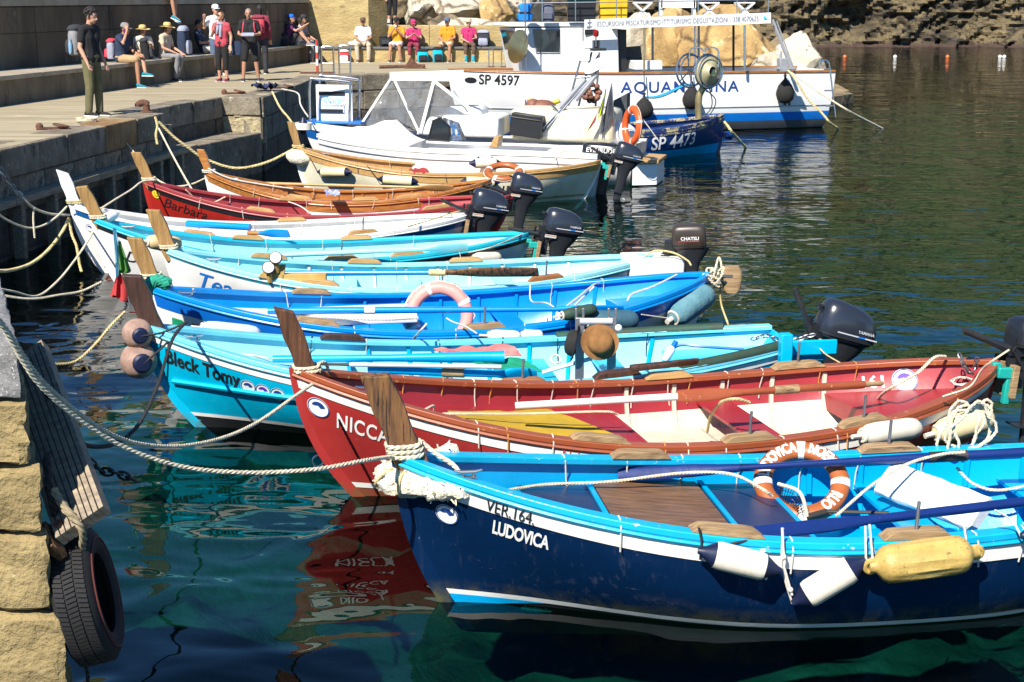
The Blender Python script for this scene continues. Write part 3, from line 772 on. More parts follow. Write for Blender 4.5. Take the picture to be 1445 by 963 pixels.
        if m_gun:
            mb = MB()
            for sd in (-1, 1):
                rings = []
                n = 52
                for i in range(n + 1):
                    t = 0.5 - 0.5 * math.cos(PI * i / n); t = 0.5 * t + 0.5 * i / n
                    z = zs(t); b = s.y(t, z); x = s.X(t, z)
                    o = b + 0.016; inn = max(0.0, b - gw)
                    rings.append([(x, sd * o, z - 0.012), (x, sd * o, z + gun_h), (x, sd * inn, z + gun_h), (x, sd * inn, z - 0.012)])
                mb.loft(rings)
            build('gunwale', mb, m_gun, R, bevel=0.006)
            mb = MB()
            for sd in (-1, 1): mb.tube([s.pt(t, zs(t) - 0.028, sd, 0.016) for t in [i / 40 for i in range(41)]], 0.014, 6)
            build('rubbing_strip', mb, m_gun, R)
        if liner:
            build('inner_planking', s.skin(lambda t: zs(t) - 0.005, lambda t: min(floor, zs(t) - 0.2), 7, -0.035), m_liner, R)
            mb = MB(); r0, r1 = [], []
            ts = [0.04 + 0.92 * i / 30 for i in range(31)]
            for t in ts:
                b = max(0.01, s.y(t, floor) - 0.02); x = s.X(t, floor); r0.append((x, -b, floor)); r1.append((x, b, floor))
            mb.grid([r0, r1])
            build('floor', mb, m_floor or m_liner, R)
    def deck(s, name, t0, t1, dz, m, m_edge=None, n=20, camber=0.03, edge_h=0.12, label=None):
        mb = MB(); rows = []
        for i in range(n + 1):
            t = lerp(t0, t1, i / n); z = s.zs(t) - dz; b = max(0.004, s.y(t, z) - 0.034); x = s.X(t, z)
            rows.append([(x, b * k, z + camber * (1 - k * k)) for k in [-1 + 2 * j / 8 for j in range(9)]])
        mb.grid(rows)
        o = build(name, mb, m, s.root, label=label)
        for te in ((t1,) if t0 < 0.3 else (t0,)):
            z = s.zs(te) - dz; b = s.y(te, z) - 0.034; x = s.X(te, z)
            top = [(x, b * k, z + camber * (1 - k * k) + 0.004) for k in [-1 + 2 * j / 8 for j in range(9)]]
            bot = [(x, max(-1, min(1, k)) * b * 0.96, z - edge_h) for k in [-1 + 2 * j / 8 for j in range(9)]]
            build('deck_beam', MB().grid([top, bot]).grid([[(p[0] + 0.03, p[1], p[2]) for p in top], [(p[0] + 0.03, p[1], p[2]) for p in bot]]).grid([top, [(p[0] + 0.03, p[1], p[2]) for p in top]]), m_edge or m, s.root)
        return o
    def thwart(s, t, dz, m, w=0.22, th=0.032, label=None):
        z = s.zs(t) - dz; x = s.X(t, z); ba, bb = s.y(t - w / 2 / s.L, z) - 0.03, s.y(t + w / 2 / s.L, z) - 0.03
        P = [(x - w / 2, -ba, z), (x + w / 2, -bb, z), (x + w / 2, bb, z), (x - w / 2, ba, z)]
        return build('thwart', MB().prism(P, (0, 0, th)), m, s.root, bevel=0.006, label=label)
    def ribs(s, t0, t1, step, m, floor=0.06):
        n = max(1, int((t1 - t0) * s.L / step))
        for i in range(n + 1):
            t = lerp(t0, t1, i / n)
            for sd in (-1, 1):
                rings = []
                for j in range(6):
                    z = lerp(s.zs(t) - 0.03, floor, j / 5); a = s.y(t, z) - 0.034; x = s.X(t, z)
                    rings.append([(x - 0.016, sd * a, z), (x - 0.016, sd * (a - 0.022), z), (x + 0.016, sd * (a - 0.022), z), (x + 0.016, sd * a, z)])
                build('rib', MB().loft(rings), m, s.root)
    def floorboards(s, t0, t1, m, z=0.085, n=5, W=None):
        for k in range(n):
            for seg in range(2):
                ta, tb = lerp(t0, t1, seg / 2) + 0.002, lerp(t0, t1, (seg + 1) / 2) - 0.002
                def yy(t, kk): b = s.y(t, z) - 0.06; return -b + 2 * b * kk / n
                P = [(s.X(ta, z), yy(ta, k) + 0.006, z), (s.X(tb, z), yy(tb, k) + 0.006, z), (s.X(tb, z), yy(tb, k + 1) - 0.006, z), (s.X(ta, z), yy(ta, k + 1) - 0.006, z)]
                build('floor_board', MB().prism(P, (0, 0, 0.016)), m, s.root, smooth_ang=0)
    def stem(s, m, w=0.03):
        zz = [lerp(s.zb + 0.02, -s.keel + 0.12, i / 16) for i in range(17)]
        mb = MB().loft([[(s.sb(z) - 0.022, -0.016, z), (s.sb(z) - 0.022, 0.016, z), (s.sb(z) + 0.07, 0.03, z), (s.sb(z) + 0.07, -0.03, z)] for z in zz])
        build('stem', mb, m, s.root)
        if s.w == 0:
            ze = [lerp(s.ze + 0.015, -s.keel + 0.12, i / 10) for i in range(11)]
            mb = MB().loft([[(s.X(1, z) + 0.022, -0.016, z), (s.X(1, z) + 0.022, 0.016, z), (s.X(1, z) - 0.07, 0.03, z), (s.X(1, z) - 0.07, -0.03, z)] for z in ze])
            build('stern_post', mb, m, s.root)
    def post(s, top_px, base_px, m, w=0.15, th=0.085, cut=0.05, wt=None, x_base=None, label=None):
        """stem-head post: from the stem top up to where the photograph shows its tip"""
        y0 = s.p0.y
        b = s.loc(aty(base_px[0], base_px[1], y0)); a = s.loc(aty(top_px[0], top_px[1], y0))
        b.y = a.y = 0; d = (a - b); n = 9
        side = Vector((d.z, 0, -d.x)).normalized()      # towards the stern
        wt = wt or w * 0.92; mb = MB(); rings = []
        b2 = b - d.normalized() * 0.16; d2 = a - b2
        for i in range(n + 1):
            k = i / n; c = b2 + d2 * k; ww = lerp(w, wt, k) / 2; tt = th / 2 * (1 + 0.06 * math.sin(k * 9 + s.L))
            up = d2.normalized() * (cut if i == n else 0)
            j1, j2 = 0.006 * math.sin(k * 13 + s.B), 0.006 * math.cos(k * 11 + s.L)
            rings.append([c + side * (-ww + j1) + Vector((0, -tt, 0)) + up, c + side * (ww + j2) + Vector((0, -tt, 0)) - up,
                          c + side * (ww + j2) + Vector((0, tt, 0)) - up, c + side * (-ww + j1) + Vector((0, tt, 0)) + up])
        mb.loft(rings)
        build('stem_post', mb, m, s.root, bevel=0.008, smooth_ang=0, label=label)
        s.post_top = s.W(a); s.post_base = s.W(b)
    def pad(s, t, side, m=None, ln=0.40, pin=True, h=0.045, w=0.10, pin_h=0.16, pin_m=None):
        z = s.zs(t) + 0.031; n = 8; rings = []
        for i in range(n + 1):
            k = -1 + 2 * i / n; tt = t + k * ln / 2 / s.L; zz = s.zs(tt) + 0.031; hh = h * (1 if abs(k) < 0.72 else max(0.12, (1 - abs(k)) / 0.28)); y = s.y(tt, s.zs(tt)); x = s.X(tt, zz)
            rings.append([(x, side * (y + 0.006), zz), (x, side * (y + 0.006), zz + hh), (x, side * (y - w), zz + hh), (x, side * (y - w), zz)])
        build('rowlock_block', MB().loft(rings), m or M_pad, s.root, bevel=0.006)
        if pin:
            y = side * (s.y(t, s.zs(t)) - w * 0.45)
            build('thole_pin', MB().tube([(s.X(t, z), y, z), (s.X(t, z) + 0.01, y, z + h + pin_h)], 0.011, 8), pin_m or M_dsteel, s.root)
            return s.W((s.X(t, z), y, z + h + pin_h * 0.5))
        return s.W((s.X(t, z), side * (s.y(t, s.zs(t)) - w / 2), z + h))
    def lash(s, ts, side, m=None, drop_in=0.16, drop_out=0.14, r=0.0048, inside=True, gw=0.085):
        for t in ts:
            z = s.zs(t); x = s.X(t, z); b = s.y(t, z); j = RND.uniform(-0.03, 0.03); pts = []
            if drop_in and inside:
                yi = s.y(t, z - drop_in) - 0.045
                pts += [(x + j * 1.5, side * yi, z - drop_in), (x + j, side * (min(s.y(t, z - drop_in * 0.5), b) - 0.046), z - drop_in * 0.5), (x + j * 0.5, side * (b - gw - 0.004), z + 0.012)]
            pts += [(x + j * 0.3, side * (b - gw * 0.7), z + 0.037), (x, side * (b - 0.01), z + 0.037), (x - j * 0.2, side * (b + 0.024), z - 0.01)]
            if drop_out: pts += [(x - j, side * (s.y(t, z - drop_out) + 0.022), z - drop_out)]
            build('lashing_cord', MB().tube(pts, r, 5), m or M_rope_w, s.root)
    def emblem(s, x, dz, r, m_mark, side=None, liner=False, seed=0):
        fn = s.on_liner(x, dz, side or -s.near, 0.048) if liner else s.on_hull(x, dz, side)
        f2 = s.on_liner(x, dz, side or -s.near, 0.051) if liner else s.on_hull(x, dz, side, 0.009)
        o = sheet_build('round_emblem', disc_mb(r), fn, M_wlet, s.root)
        sheet_build('emblem_ring', disc_mb(r * 0.97, 28, r * 0.88), f2, M_navylet, o)
        mb = MB(); P = [(0.62 * math.cos(q), 0.62 * math.sin(q)) for q in [0.25 + i * 0.22 for i in range(13)]]
        P += [(-0.35, 0.12), (-0.05, 0.22), (0.2, -0.02)]
        mb.add([(0.0, 0.28, 0)] + [(a * 1, b * 1, 0) for a, b in P], [(0, 1 + i, 1 + (i + 1) % len(P)) for i in range(len(P))])
        mb.v = [v * r for v in mb.v]
        sheet_build('emblem_mark', mb, f2, m_mark, o)
        return o
    def letters(s, body, x, dz, size, m, side=None, shear=0.0, bold=0.0, space=1.0, liner=False, name='name_lettering', off=0.006, rise=0.0, ux=1.0):
        fn = s.on_liner(x, dz, side or -s.near) if liner else s.on_hull(x, dz, side, off)
        mb = text_mb(body, size, shear, bold, space)
        if s.rev and not liner: pass
        return sheet_build(name, mb, (lambda u, v: fn(u * ux, v + rise * u)), m, s.root)
    def cleat(s, t, side, m=None, inset=0.05, ln=0.16):
        z = s.zs(t) + 0.03; x = s.X(t, z); y = side * (s.y(t, s.zs(t)) - inset)
        mb = MB().tube([(x - ln / 2, y, z + 0.045), (x - ln / 4, y, z + 0.035), (x + ln / 4, y, z + 0.035), (x + ln / 2, y, z + 0.045)], [0.006, 0.011, 0.011, 0.006], 8)
        for dx in (-0.03, 0.03): mb.tube([(x + dx, y, z), (x + dx, y, z + 0.035)], 0.009, 6)
        mb.box((x, y, z + 0.004), (ln * 0.6, 0.035, 0.006))
        build('cleat', mb, m or M_steel, s.root)
        return s.W((x, y, z + 0.03))
    def gun(s, t, side, dz=0.03, out=0.0): return s.W((s.X(t, s.zs(t)), side * (s.y(t, s.zs(t)) + out), s.zs(t) + dz))
    def P(s, x, y, z): return s.W((x, y, z))

    def hullpix(s, px, py, off=0.0, side=None, lo=None, hi=None):     # where the line of sight meets the near hull side, pushed out by off
        side = side or s.near; d = ray(px, py); d = d / d.y; o = Vector((0, 0, CAM_H)); Mi = s.M.inverted()
        cy = s.W((s.L / 2, 0, 0)).y; a, b = cy - s.B * 1.3 - 0.6, cy + 0.6
        def g(Y):
            v = Mi @ (o + d * Y); t = s.t_of(v.x, v.z); return side * v.y - (s.y(t, v.z) + off)
        for _ in range(40):
            m = (a + b) / 2
            if g(m) > 0: a = m
            else: b = m
        return o + d * b
# ------------------------------------------------------------------ paints of the fleet
C_navy = hullpaint('navy hull paint', (0.0018, 0.016, 0.060), rough=0.2, wear=(0.10, 0.13, 0.25), wth=0.735, wsc=16)
C_navydeck = paint('navy deck paint', (0.018, 0.028, 0.085), rough=0.35, wear=(0.10, 0.22, 0.35), wth=0.74, wsc=10)
C_cyan = paint('bright cyan paint', (0.0, 0.34, 0.68), rough=0.3, wear=(0.30, 0.52, 0.62), wth=0.70, wsc=12)
C_cyan_g = paint('bright cyan gunwale paint', (0.005, 0.40, 0.66), rough=0.3, wear=(0.55, 0.62, 0.58), wth=0.63, wsc=14)
C_red = hullpaint('brick red paint', (0.36, 0.030, 0.028), rough=0.32, wear=(0.46, 0.13, 0.08), wth=0.68, wsc=8)
C_redin = paint('rose red inside paint', (0.32, 0.024, 0.032), rough=0.4, wear=(0.42, 0.11, 0.10), wth=0.70, wsc=8)
C_redgun = paint('orange brown gunwale paint', (0.30, 0.072, 0.026), rough=0.42, wear=(0.50, 0.28, 0.12), wth=0.62, wsc=9)
C_turq = hullpaint('turquoise hull paint', (0.0, 0.42, 0.66), rough=0.25, wear=(0.16, 0.55, 0.70), wth=0.72, wsc=8)
C_turqin = paint('pale turquoise paint', (0.32, 0.70, 0.80), rough=0.4, wear=(0.5, 0.75, 0.8), wth=0.70)
C_turqgun = paint('turquoise gunwale paint', (0.16, 0.58, 0.74), rough=0.35, wear=(0.60, 0.72, 0.72), wth=0.66, wsc=14)
C_blue = paint('bright blue paint', (0.0, 0.24, 0.66), rough=0.3, wear=(0.03, 0.38, 0.74), wth=0.68)
C_bluedk = paint('deep blue paint', (0.003, 0.13, 0.52), rough=0.3, wear=(0.02, 0.24, 0.6), wth=0.70)
C_ltcyan = paint('light sky cyan paint', (0.30, 0.68, 0.76), rough=0.4, wear=(0.5, 0.76, 0.8), wth=0.72)
C_cyanrim = paint('aqua rim paint', (0.02, 0.44, 0.58), rough=0.35, wear=(0.3, 0.6, 0.66), wth=0.70)
C_midblue = paint('mid blue band paint', (0.006, 0.085, 0.27), rough=0.3)
C_black = paint('black bottom paint', (0.012, 0.013, 0.016), rough=0.4, wear=(0.0, 0.28, 0.42), wth=0.74, wsc=7)
C_scarlet = hullpaint('scarlet hull paint', (0.35, 0.02, 0.014), rough=0.3)
C_fadedred = paint('faded red paint', (0.32, 0.04, 0.042), rough=0.45, wear=(0.55, 0.22, 0.20), wth=0.67)
C_spblue = hullpaint('fishing boat blue paint', (0.008, 0.035, 0.15), rough=0.3, wear=(0.05, 0.1, 0.25), wth=0.74, wsc=5)
C_redbottom = paint('red bottom paint', (0.42, 0.03, 0.025), rough=0.4)

# 1 --- navy boat in front
B1 = Boat('wooden_rowing_boat', 'dark navy rowing boat with bright cyan inside, nearest to the camera', 'rowing boat', (557, 645), (1760, 640), 0.90, 0.54, 0.72, 1.72, rake=0.27, srake=0.3, tm=0.50)
B1.hull(C_navy, M_white, C_black, C_cyan, C_cyan_g, band=0.125, zwl=0.012, stripe=(M_whiteworn, 0.022), gw=0.09)
B1.stem(C_navy)
build('bow_patch', B1.skin(lambda t: .012 + .06 * (1 - t) ** 4 - .01, lambda t: .012 + .06 * (1 - t) ** 4 - .01 - .10 * (1 - t / .14), 2, .006, n=12, t0=0.0, t1=.14), C_cyan, B1.root)
B1.deck('foredeck', 0.14, 0.455, 0.155, C_navydeck, C_cyan, camber=0.015)
def quad_on_deck(b, dz, ta, tb, ya, yb, th, m, name, parent=None):
    """panel on the foredeck: ta/tb stations, ya/yb fractions of the half width"""
    n = 8; rings = []
    for i in range(n + 1):
        t = lerp(ta, tb, i / n); z = b.zs(t) - dz + 0.016; w = b.y(t, b.zs(t) - dz) - 0.034; x = b.X(t, z)
        rings.append([(x, ya * w, z), (x, ya * w, z + th), (x, yb * w, z + th), (x, yb * w, z)])
    return build(name, MB().loft(rings), m, b.root, bevel=0.003)
M_hatch = wood('brown varnished hatch plywood', (0.24, 0.125, 0.055), (0.10, 0.05, 0.022), 'x', 0.4, 0.3, wear=((0.33, 0.22, 0.11), 0.66, 2.0, 0.06))
def slat_on_deck(b, dz, t, w, th, m, name, skew=0.0):
    z = b.zs(t) - dz + 0.018; hw = b.y(t, b.zs(t) - dz) - 0.04; x = b.X(t, z)
    P = [(x - w / 2 - skew, -hw, z), (x + w / 2 - skew, -hw, z), (x + w / 2 + skew, hw, z), (x - w / 2 + skew, hw, z)]
    return build(name, MB().prism(P, (0, 0, th)), m, b.root, bevel=0.003)
quad_on_deck(B1, 0.155, 0.235, 0.370, -0.97, 0.97, 0.012, M_hatch, 'deck_hatch')
slat_on_deck(B1, 0.155, 0.229, 0.03, 0.02, C_cyan, 'hatch_trim'); slat_on_deck(B1, 0.155, 0.376, 0.03, 0.02, C_cyan, 'hatch_trim')
B1.ribs(0.52, 0.92, 0.34, C_cyan)
B1.thwart(0.60, 0.22, C_cyan); B1.thwart(0.78, 0.22, C_cyan)
B1.floorboards(0.49, 0.93, C_cyan)
B1.post((528, 528), (572, 632), M_oldpost, w=0.18, th=0.09, cut=0.03)
for t, sd in ((0.335, -1), (0.535, -1), (0.62, 1), (0.76, -1), (0.30, 1)): B1.pad(t, sd, pin=(t in (0.535, 0.62, 0.76)))
B1.lash([0.225, 0.40, 0.485, 0.60, 0.655, 0.72], -1, drop_in=0, drop_out=0.15)
B1.lash([0.20, 0.28, 0.355, 0.43, 0.51, 0.585, 0.66], 1, drop_in=0.22, drop_out=0.08)
B1.cleat(0.075, -1, M_dsteel, 0.05)
B1.letters('LUDOVICA', 0.53, 0.255, 0.125, M_wlet, bold=0.004, shear=0.12, space=0.95, ux=0.50)
B1.letters('VER.164.', 0.49, 0.118, 0.115, M_ink, shear=0.15, ux=0.62, name='number_lettering', off=0.016)
B1.emblem(0.285, 0.235, 0.062, M_navylet)
fn = B1.on_hull(0.72, 0.74, follow=False)
mb = MB(); a, b = fn(0, 0), fn(0.17, -0.01)
mb.tube([a + Vector((0, -0.03, 0)), a.lerp(b, 0.5) + Vector((0, -0.035, 0)), b + Vector((0, -0.03, 0))], [0.008, 0.014, 0.008], 8)
for k in (0.15, 0.5, 0.85): mb.tube([a.lerp(b, k), a.lerp(b, k) + Vector((0, -0.03, 0))], 0.010, 6)
build('hull_cleat', mb, mat('verdigris bronze', (0.10, 0.28, 0.24), rough=0.4, metal=0.6, var=0.4, vscale=30), B1.root)

# 2 --- red boat
B2 = Boat('wooden_rowing_boat', 'brick red rowing boat with a mustard cloth on its foredeck', 'rowing boat', (412, 523), (1407, 512), 0.95, 0.465, 0.70, 1.95, rake=0.42, srake=0.22, tm=0.52)
B2.hull(C_red, M_white, C_red, C_redin, C_redgun, band=0.11, zwl=0.03, stripe=(M_white, 0.03), gw=0.09, m_floor=M_inwhite)
B2.stem(C_red)
build('lower_planking', B2.skin(lambda t: B2.zs(t) - 0.245, lambda t: 0.065, 5, -0.040, t0=0.45, t1=0.86), M_inwhite, B2.root)
B2.deck('foredeck', 0.10, 0.455, 0.17, C_redin, C_redin, camber=0.02)
B2.deck('stern_deck', 0.80, 0.985, 0.20, C_redin, C_redin, camber=0.02)
B2.thwart(0.635, 0.21, C_redin, 0.26)
B2.ribs(0.50, 0.80, 0.36, M_inwhite)
B2.floorboards(0.42, 0.80, M_inwhite)
quad_on_deck(B2, 0.17, 0.205, 0.30, -0.99, 0.60, 0.006, M_hatch, 'deck_hatch')
B2.post((400, 436), (432, 520), M_redpost, w=0.14, th=0.085, cut=0.04)
for t, sd in ((0.36, -1), (0.555, -1), (0.72, -1), (0.565, 1), (0.76, 1)): B2.pad(t, sd, M_pad if t != 0.565 else M_teak, pin=(t in (0.555, 0.72, 0.76)))
B2.lash([0.21, 0.30, 0.385, 0.47, 0.52, 0.60, 0.675, 0.75], -1, drop_in=0, drop_out=0.14)
B2.lash([0.245, 0.44, 0.69, 0.88], -1, M_rope_o, drop_in=0, drop_out=0.16)
B2.lash([0.26, 0.325, 0.385, 0.45, 0.51, 0.56, 0.655, 0.71], 1, drop_in=0.20, drop_out=0.05)
B2.lash([0.155, 0.215, 0.29, 0.42, 0.60, 0.79, 0.84], 1, M_rope_o, drop_in=0.20, drop_out=0.05)
B2.letters('NICCA', 0.28, 0.30, 0.165, M_wlet, bold=0.003, space=1.1, ux=0.62)
B2.letters('N 1', 1.72, 0.098, 0.085, M_redlet, name='number_lettering', off=0.016)
B2.emblem(0.165, 0.20, 0.072, M_navylet)
B2.letters('161', 4.62, 0.17, 0.13, M_wlet, side=1, bold=0.003, liner=True, name='number_lettering')
B2.emblem(4.93, 0.12, 0.085, M_purple, side=1, liner=True)
B2.cleat(0.085, -1, M_steel, 0.06)
build('bow_ring', MB().torus((B2.sb(0.28) - 0.05, -0.0, 0.28), 0.04, 0.007, (0, 1, 0), 16, 6), M_steel, B2.root)

# 3 --- turquoise boat
B3 = Boat('wooden_rowing_boat', 'turquoise rowing boat with two round bow fenders and a brown hat on its frame', 'rowing boat', (202, 460), (1104, 474), 0.87, 0.45, 0.62, 1.78, rake=0.40, tm=0.5, transom=0.42)
B3.hull(C_turq, M_white, C_black, C_turqin, C_turqgun, band=0.10, zwl=0.06, gw=0.085, stripe=(M_white, 0.02), m_floor=C_turq)
B3.stem(C_turq)
mb = MB()
for sd in (-1, 1): mb.tube([B3.pt(t, 0.30 + 0.12 * (1 - t) ** 2, sd, 0.012) for t in [0.02 + 0.96 * i / 40 for i in range(41)]], 0.022, 6)
build('hull_moulding', mb, C_turq, B3.root)
B3.deck('foredeck', 0.03, 0.30, 0.13, C_turqin, C_turq, camber=0.02)
B3.deck('stern_deck', 0.84, 0.99, 0.16, C_turq, C_turq, camber=0.0)
B3.thwart(0.44, 0.20, C_turq); B3.thwart(0.62, 0.20, C_turq); B3.thwart(0.74, 0.20, C_turq)
B3.ribs(0.34, 0.82, 0.36, C_turq); B3.floorboards(0.32, 0.83, C_turq)
B3.post((186, 388), (211, 452), M_darkpost, w=0.17, th=0.09, cut=0.03)
for t, sd in ((0.555, -1), (0.70, -1), (0.30, 1)): B3.pad(t, sd, M_brownpad if t == 0.555 else M_darkpost, pin=(t == 0.555))
B3.lash([0.25, 0.46, 0.57, 0.66, 0.73, 0.81], 1, drop_in=0.20, drop_out=0.04, m=M_rope_k)
B3.lash([0.22, 0.34], 1, drop_in=0.18, drop_out=0.04)
B3.lash([0.475, 0.60, 0.645, 0.69, 0.75], -1, M_rope_k, drop_in=0, drop_out=0.10)
B3.letters('Bleck Tomy', 0.17, 0.235, 0.17, M_ink, bold=0.0045, shear=0.0, space=1.02, ux=0.72)
for i, mm in enumerate((M_navylet, M_purple, M_navylet)): B3.emblem(0.84 + i * 0.118, 0.215, 0.060, mm)
B3.cleat(0.075, -1, M_steel, 0.06)
# green foam sleeves along the stern gunwale
M_greenfoam = mat('dark green foam sleeve', (0.012, 0.07, 0.045), rough=0.7, col2=(0.03, 0.035, 0.02), vscale=5)
for nm, ta, tb, sd in (('gunwale_sleeve', 0.80, 0.975, -1), ('gunwale_sleeve', 0.66, 0.93, 1)):
    build(nm, MB().tube([B3.pt(lerp(ta, tb, i / 12), B3.zs(lerp(ta, tb, i / 12)) + 0.02, sd, -0.035) for i in range(13)], 0.05, 10), M_greenfoam, B3.root)
build('stern_bracket', MB().box((B3.L + 0.12, -0.0, 0.50), (0.30, 0.75, 0.05)).box((B3.L + 0.15, 0.0, 0.36), (0.06, 0.5, 0.30)).prism([(B3.L - 0.05, -0.36, 0.48), (B3.L + 0.26, -0.36, 0.48), (B3.L - 0.05, -0.36, 0.15)], (0, 0.04, 0)), C_turq, B3.root, bevel=0.01)
build('bracket_rail', MB().box((B3.L - 0.16, -0.58, 0.60), (0.10, 0.10, 0.34)).box((B3.L + 0.10, -0.40, 0.60), (0.5, 0.04, 0.13)), C_turq, B3.root, bevel=0.012)

# 4 --- white boat with bright blue inside
B4 = Boat('wooden_rowing_boat', 'white hulled rowing boat with bright blue inside and a pink lifebuoy', 'rowing boat', (212, 407), (1002, 388), 0.80, 0.45, 0.74, 1.98, rake=0.36, tm=0.5)
B4.hull(M_whitehull, C_bluedk, C_cyan, C_blue, C_blue, band=0.16, gw=0.085)
B4.stem(M_white)
B4.deck('foredeck', 0.05, 0.33, 0.14, M_white, C_blue, camber=0.02); B4.deck('stern_deck', 0.84, 0.985, 0.18, C_blue, C_blue)
B4.thwart(0.46, 0.2, C_blue); B4.thwart(0.64, 0.2, C_blue); B4.ribs(0.38, 0.82, 0.36, C_blue)
B4.post((190, 335), (212, 388), M_post, w=0.15, th=0.09, cut=0.03)
for t, sd in ((0.27, -1), (0.55, -1), (0.28, 1)): B4.pad(t, sd, pin=(t == 0.55))
B4.lash([0.33, 0.50, 0.62, 0.70], -1, drop_in=0, drop_out=0.17); B4.lash([0.23, 0.30, 0.74, 0.83], 1, drop_in=0.2, drop_out=0.04)
B4.cleat(0.06, -1, M_steel)
for x, mm in ((0.19, mat('green sticker', (0.01, 0.30, 0.14), rough=0.4)), (0.37, mat('orange sticker', (0.62, 0.15, 0.04), rough=0.4))):
    sheet_build('sticker', MB().grid([[(0.00 + 0.025 * i, 0.0 + 0.1 * j, 0) for i in range(5)] for j in range(3)]), B4.on_hull(x, 0.42, off=0.008), mm, B4.root)
sheet_build('round_sticker', disc_mb(0.075), B4.on_hull(0.58, 0.31, off=0.008), mat('rust orange sticker', (0.50, 0.10, 0.04), rough=0.4), B4.root)
# 5 --- pale cyan boat
B5 = Boat('wooden_rowing_boat', 'white rowing boat with pale cyan inside and a wooden roller frame at its bow', 'rowing boat', (232, 352), (922, 363), 0.80, 0.43, 0.62, 1.75, rake=0.36, tm=0.5)
B5.hull(M_whitehull, C_cyanrim, C_cyan, C_ltcyan, C_ltcyan, band=0.06, gw=0.085)
B5.stem(M_white); B5.deck('foredeck', 0.04, 0.25, 0.13, C_ltcyan, C_ltcyan)
B5.deck('stern_deck', 0.85, 0.985, 0.16, C_ltcyan, C_ltcyan)
for t in (0.36, 0.50, 0.70): B5.thwart(t, 0.19, C_ltcyan)
B5.ribs(0.28, 0.84, 0.36, M_inwhite)
B5.post((216, 296), (237, 347), M_post, w=0.16, th=0.09, cut=0.03)
for t, sd in ((0.55, -1), (0.31, -1), (0.76, -1), (0.40, 1), (0.62, 1), (0.20, 1)): B5.pad(t, sd, M_brownpad if t == 0.76 else M_teak, pin=(t in (0.55, 0.76)))
B5.lash([0.23, 0.37, 0.46, 0.66, 0.82], -1, drop_in=0, drop_out=0.12); B5.lash([0.14, 0.33, 0.47, 0.58, 0.70], 1, drop_in=0.18, drop_out=0.04)
B5.cleat(0.10, -1, M_steel)
B5.letters('Tea', 0.33, 0.30, 0.26, M_bluelet, shear=0.35, bold=0.002)
build('stern_box', MB().box((B5.L - 0.02, 0, 0.52), (0.62, 0.66, 0.22)), M_whiteworn, B5.root, bevel=0.02)
# 6 --- cyan boat with white hull
B6 = Boat('wooden_rowing_boat', 'white rowing boat with aqua gunwale and the number 404 inside its stern', 'rowing boat', (130, 309), (748, 330), 0.92, 0.45, 0.62, 1.62, rake=0.34, tm=0.5)
B6.hull(M_whitehull, C_black, C_redbottom, C_ltcyan, C_cyanrim, band=0.09, gw=0.085, zwl=0.03)
B6.stem(M_white); B6.deck('foredeck', 0.05, 0.25, 0.14, C_ltcyan, C_ltcyan); B6.thwart(0.42, 0.19, C_ltcyan); B6.thwart(0.62, 0.19, C_ltcyan); B6.deck('stern_deck', 0.85, 0.985, 0.16, C_ltcyan, C_ltcyan)
B6.post((115, 263), (137, 305), M_post, w=0.15, th=0.09, cut=0.02)
for t, sd in ((0.55, -1), (0.70, -1), (0.34, 1), (0.60, 1)): B6.pad(t, sd, M_teak, pin=(t == 0.55))
B6.lash([0.20, 0.33, 0.50, 0.66, 0.82], -1, drop_in=0, drop_out=0.10); B6.lash([0.25, 0.38, 0.52, 0.74], 1, drop_in=0.18, drop_out=0.04)
B6.letters('D', 0.36, 0.36, 0.20, M_ink, shear=0.4); B6.letters('404', 4.05, 0.18, 0.13, M_ink, side=1, liner=True, name='number_lettering')
B6.cleat(0.08, -1, M_dsteel)
# 7 --- white boat with mid-blue band
B7 = Boat('wooden_rowing_boat', 'white rowing boat with a dark blue band and white stem post', 'rowing boat', (100, 289), (664, 304), 0.90, 0.46, 0.60, 1.68, rake=0.36, tm=0.5)
B7.hull(M_whitehull, C_midblue, C_redbottom, M_white, M_white, band=0.11, gw=0.085, zwl=0.03)
B7.stem(M_white); B7.deck('foredeck', 0.05, 0.30, 0.12, M_white, M_white); B7.thwart(0.42, 0.19, M_white); B7.thwart(0.62, 0.19, M_white); B7.deck('stern_deck', 0.85, 0.985, 0.16, M_white, M_white)
B7.post((88, 242), (104, 284), M_white, w=0.15, th=0.09, cut=0.05, label='white painted stem post')
for t, sd in ((0.30, -1), (0.55, 1), (0.70, -1)): B7.pad(t, sd, M_teak, pin=(t == 0.70))
B7.lash([0.22, 0.36, 0.48, 0.60, 0.78], -1, drop_in=0, drop_out=0.12); B7.lash([0.3, 0.45, 0.58, 0.72], 1, drop_in=0.18, drop_out=0.04)
B7.cleat(0.10, -1, M_dsteel); B7.emblem(0.22, 0.22, 0.05, M_navylet)
sheet_build('waterline_mark', MB().grid([[(0.04 * i, 0.04 * j, 0) for i in range(7)] for j in range(2)]), B7.on_hull(0.42, 0.83, follow=False), M_bluelet, B7.root)
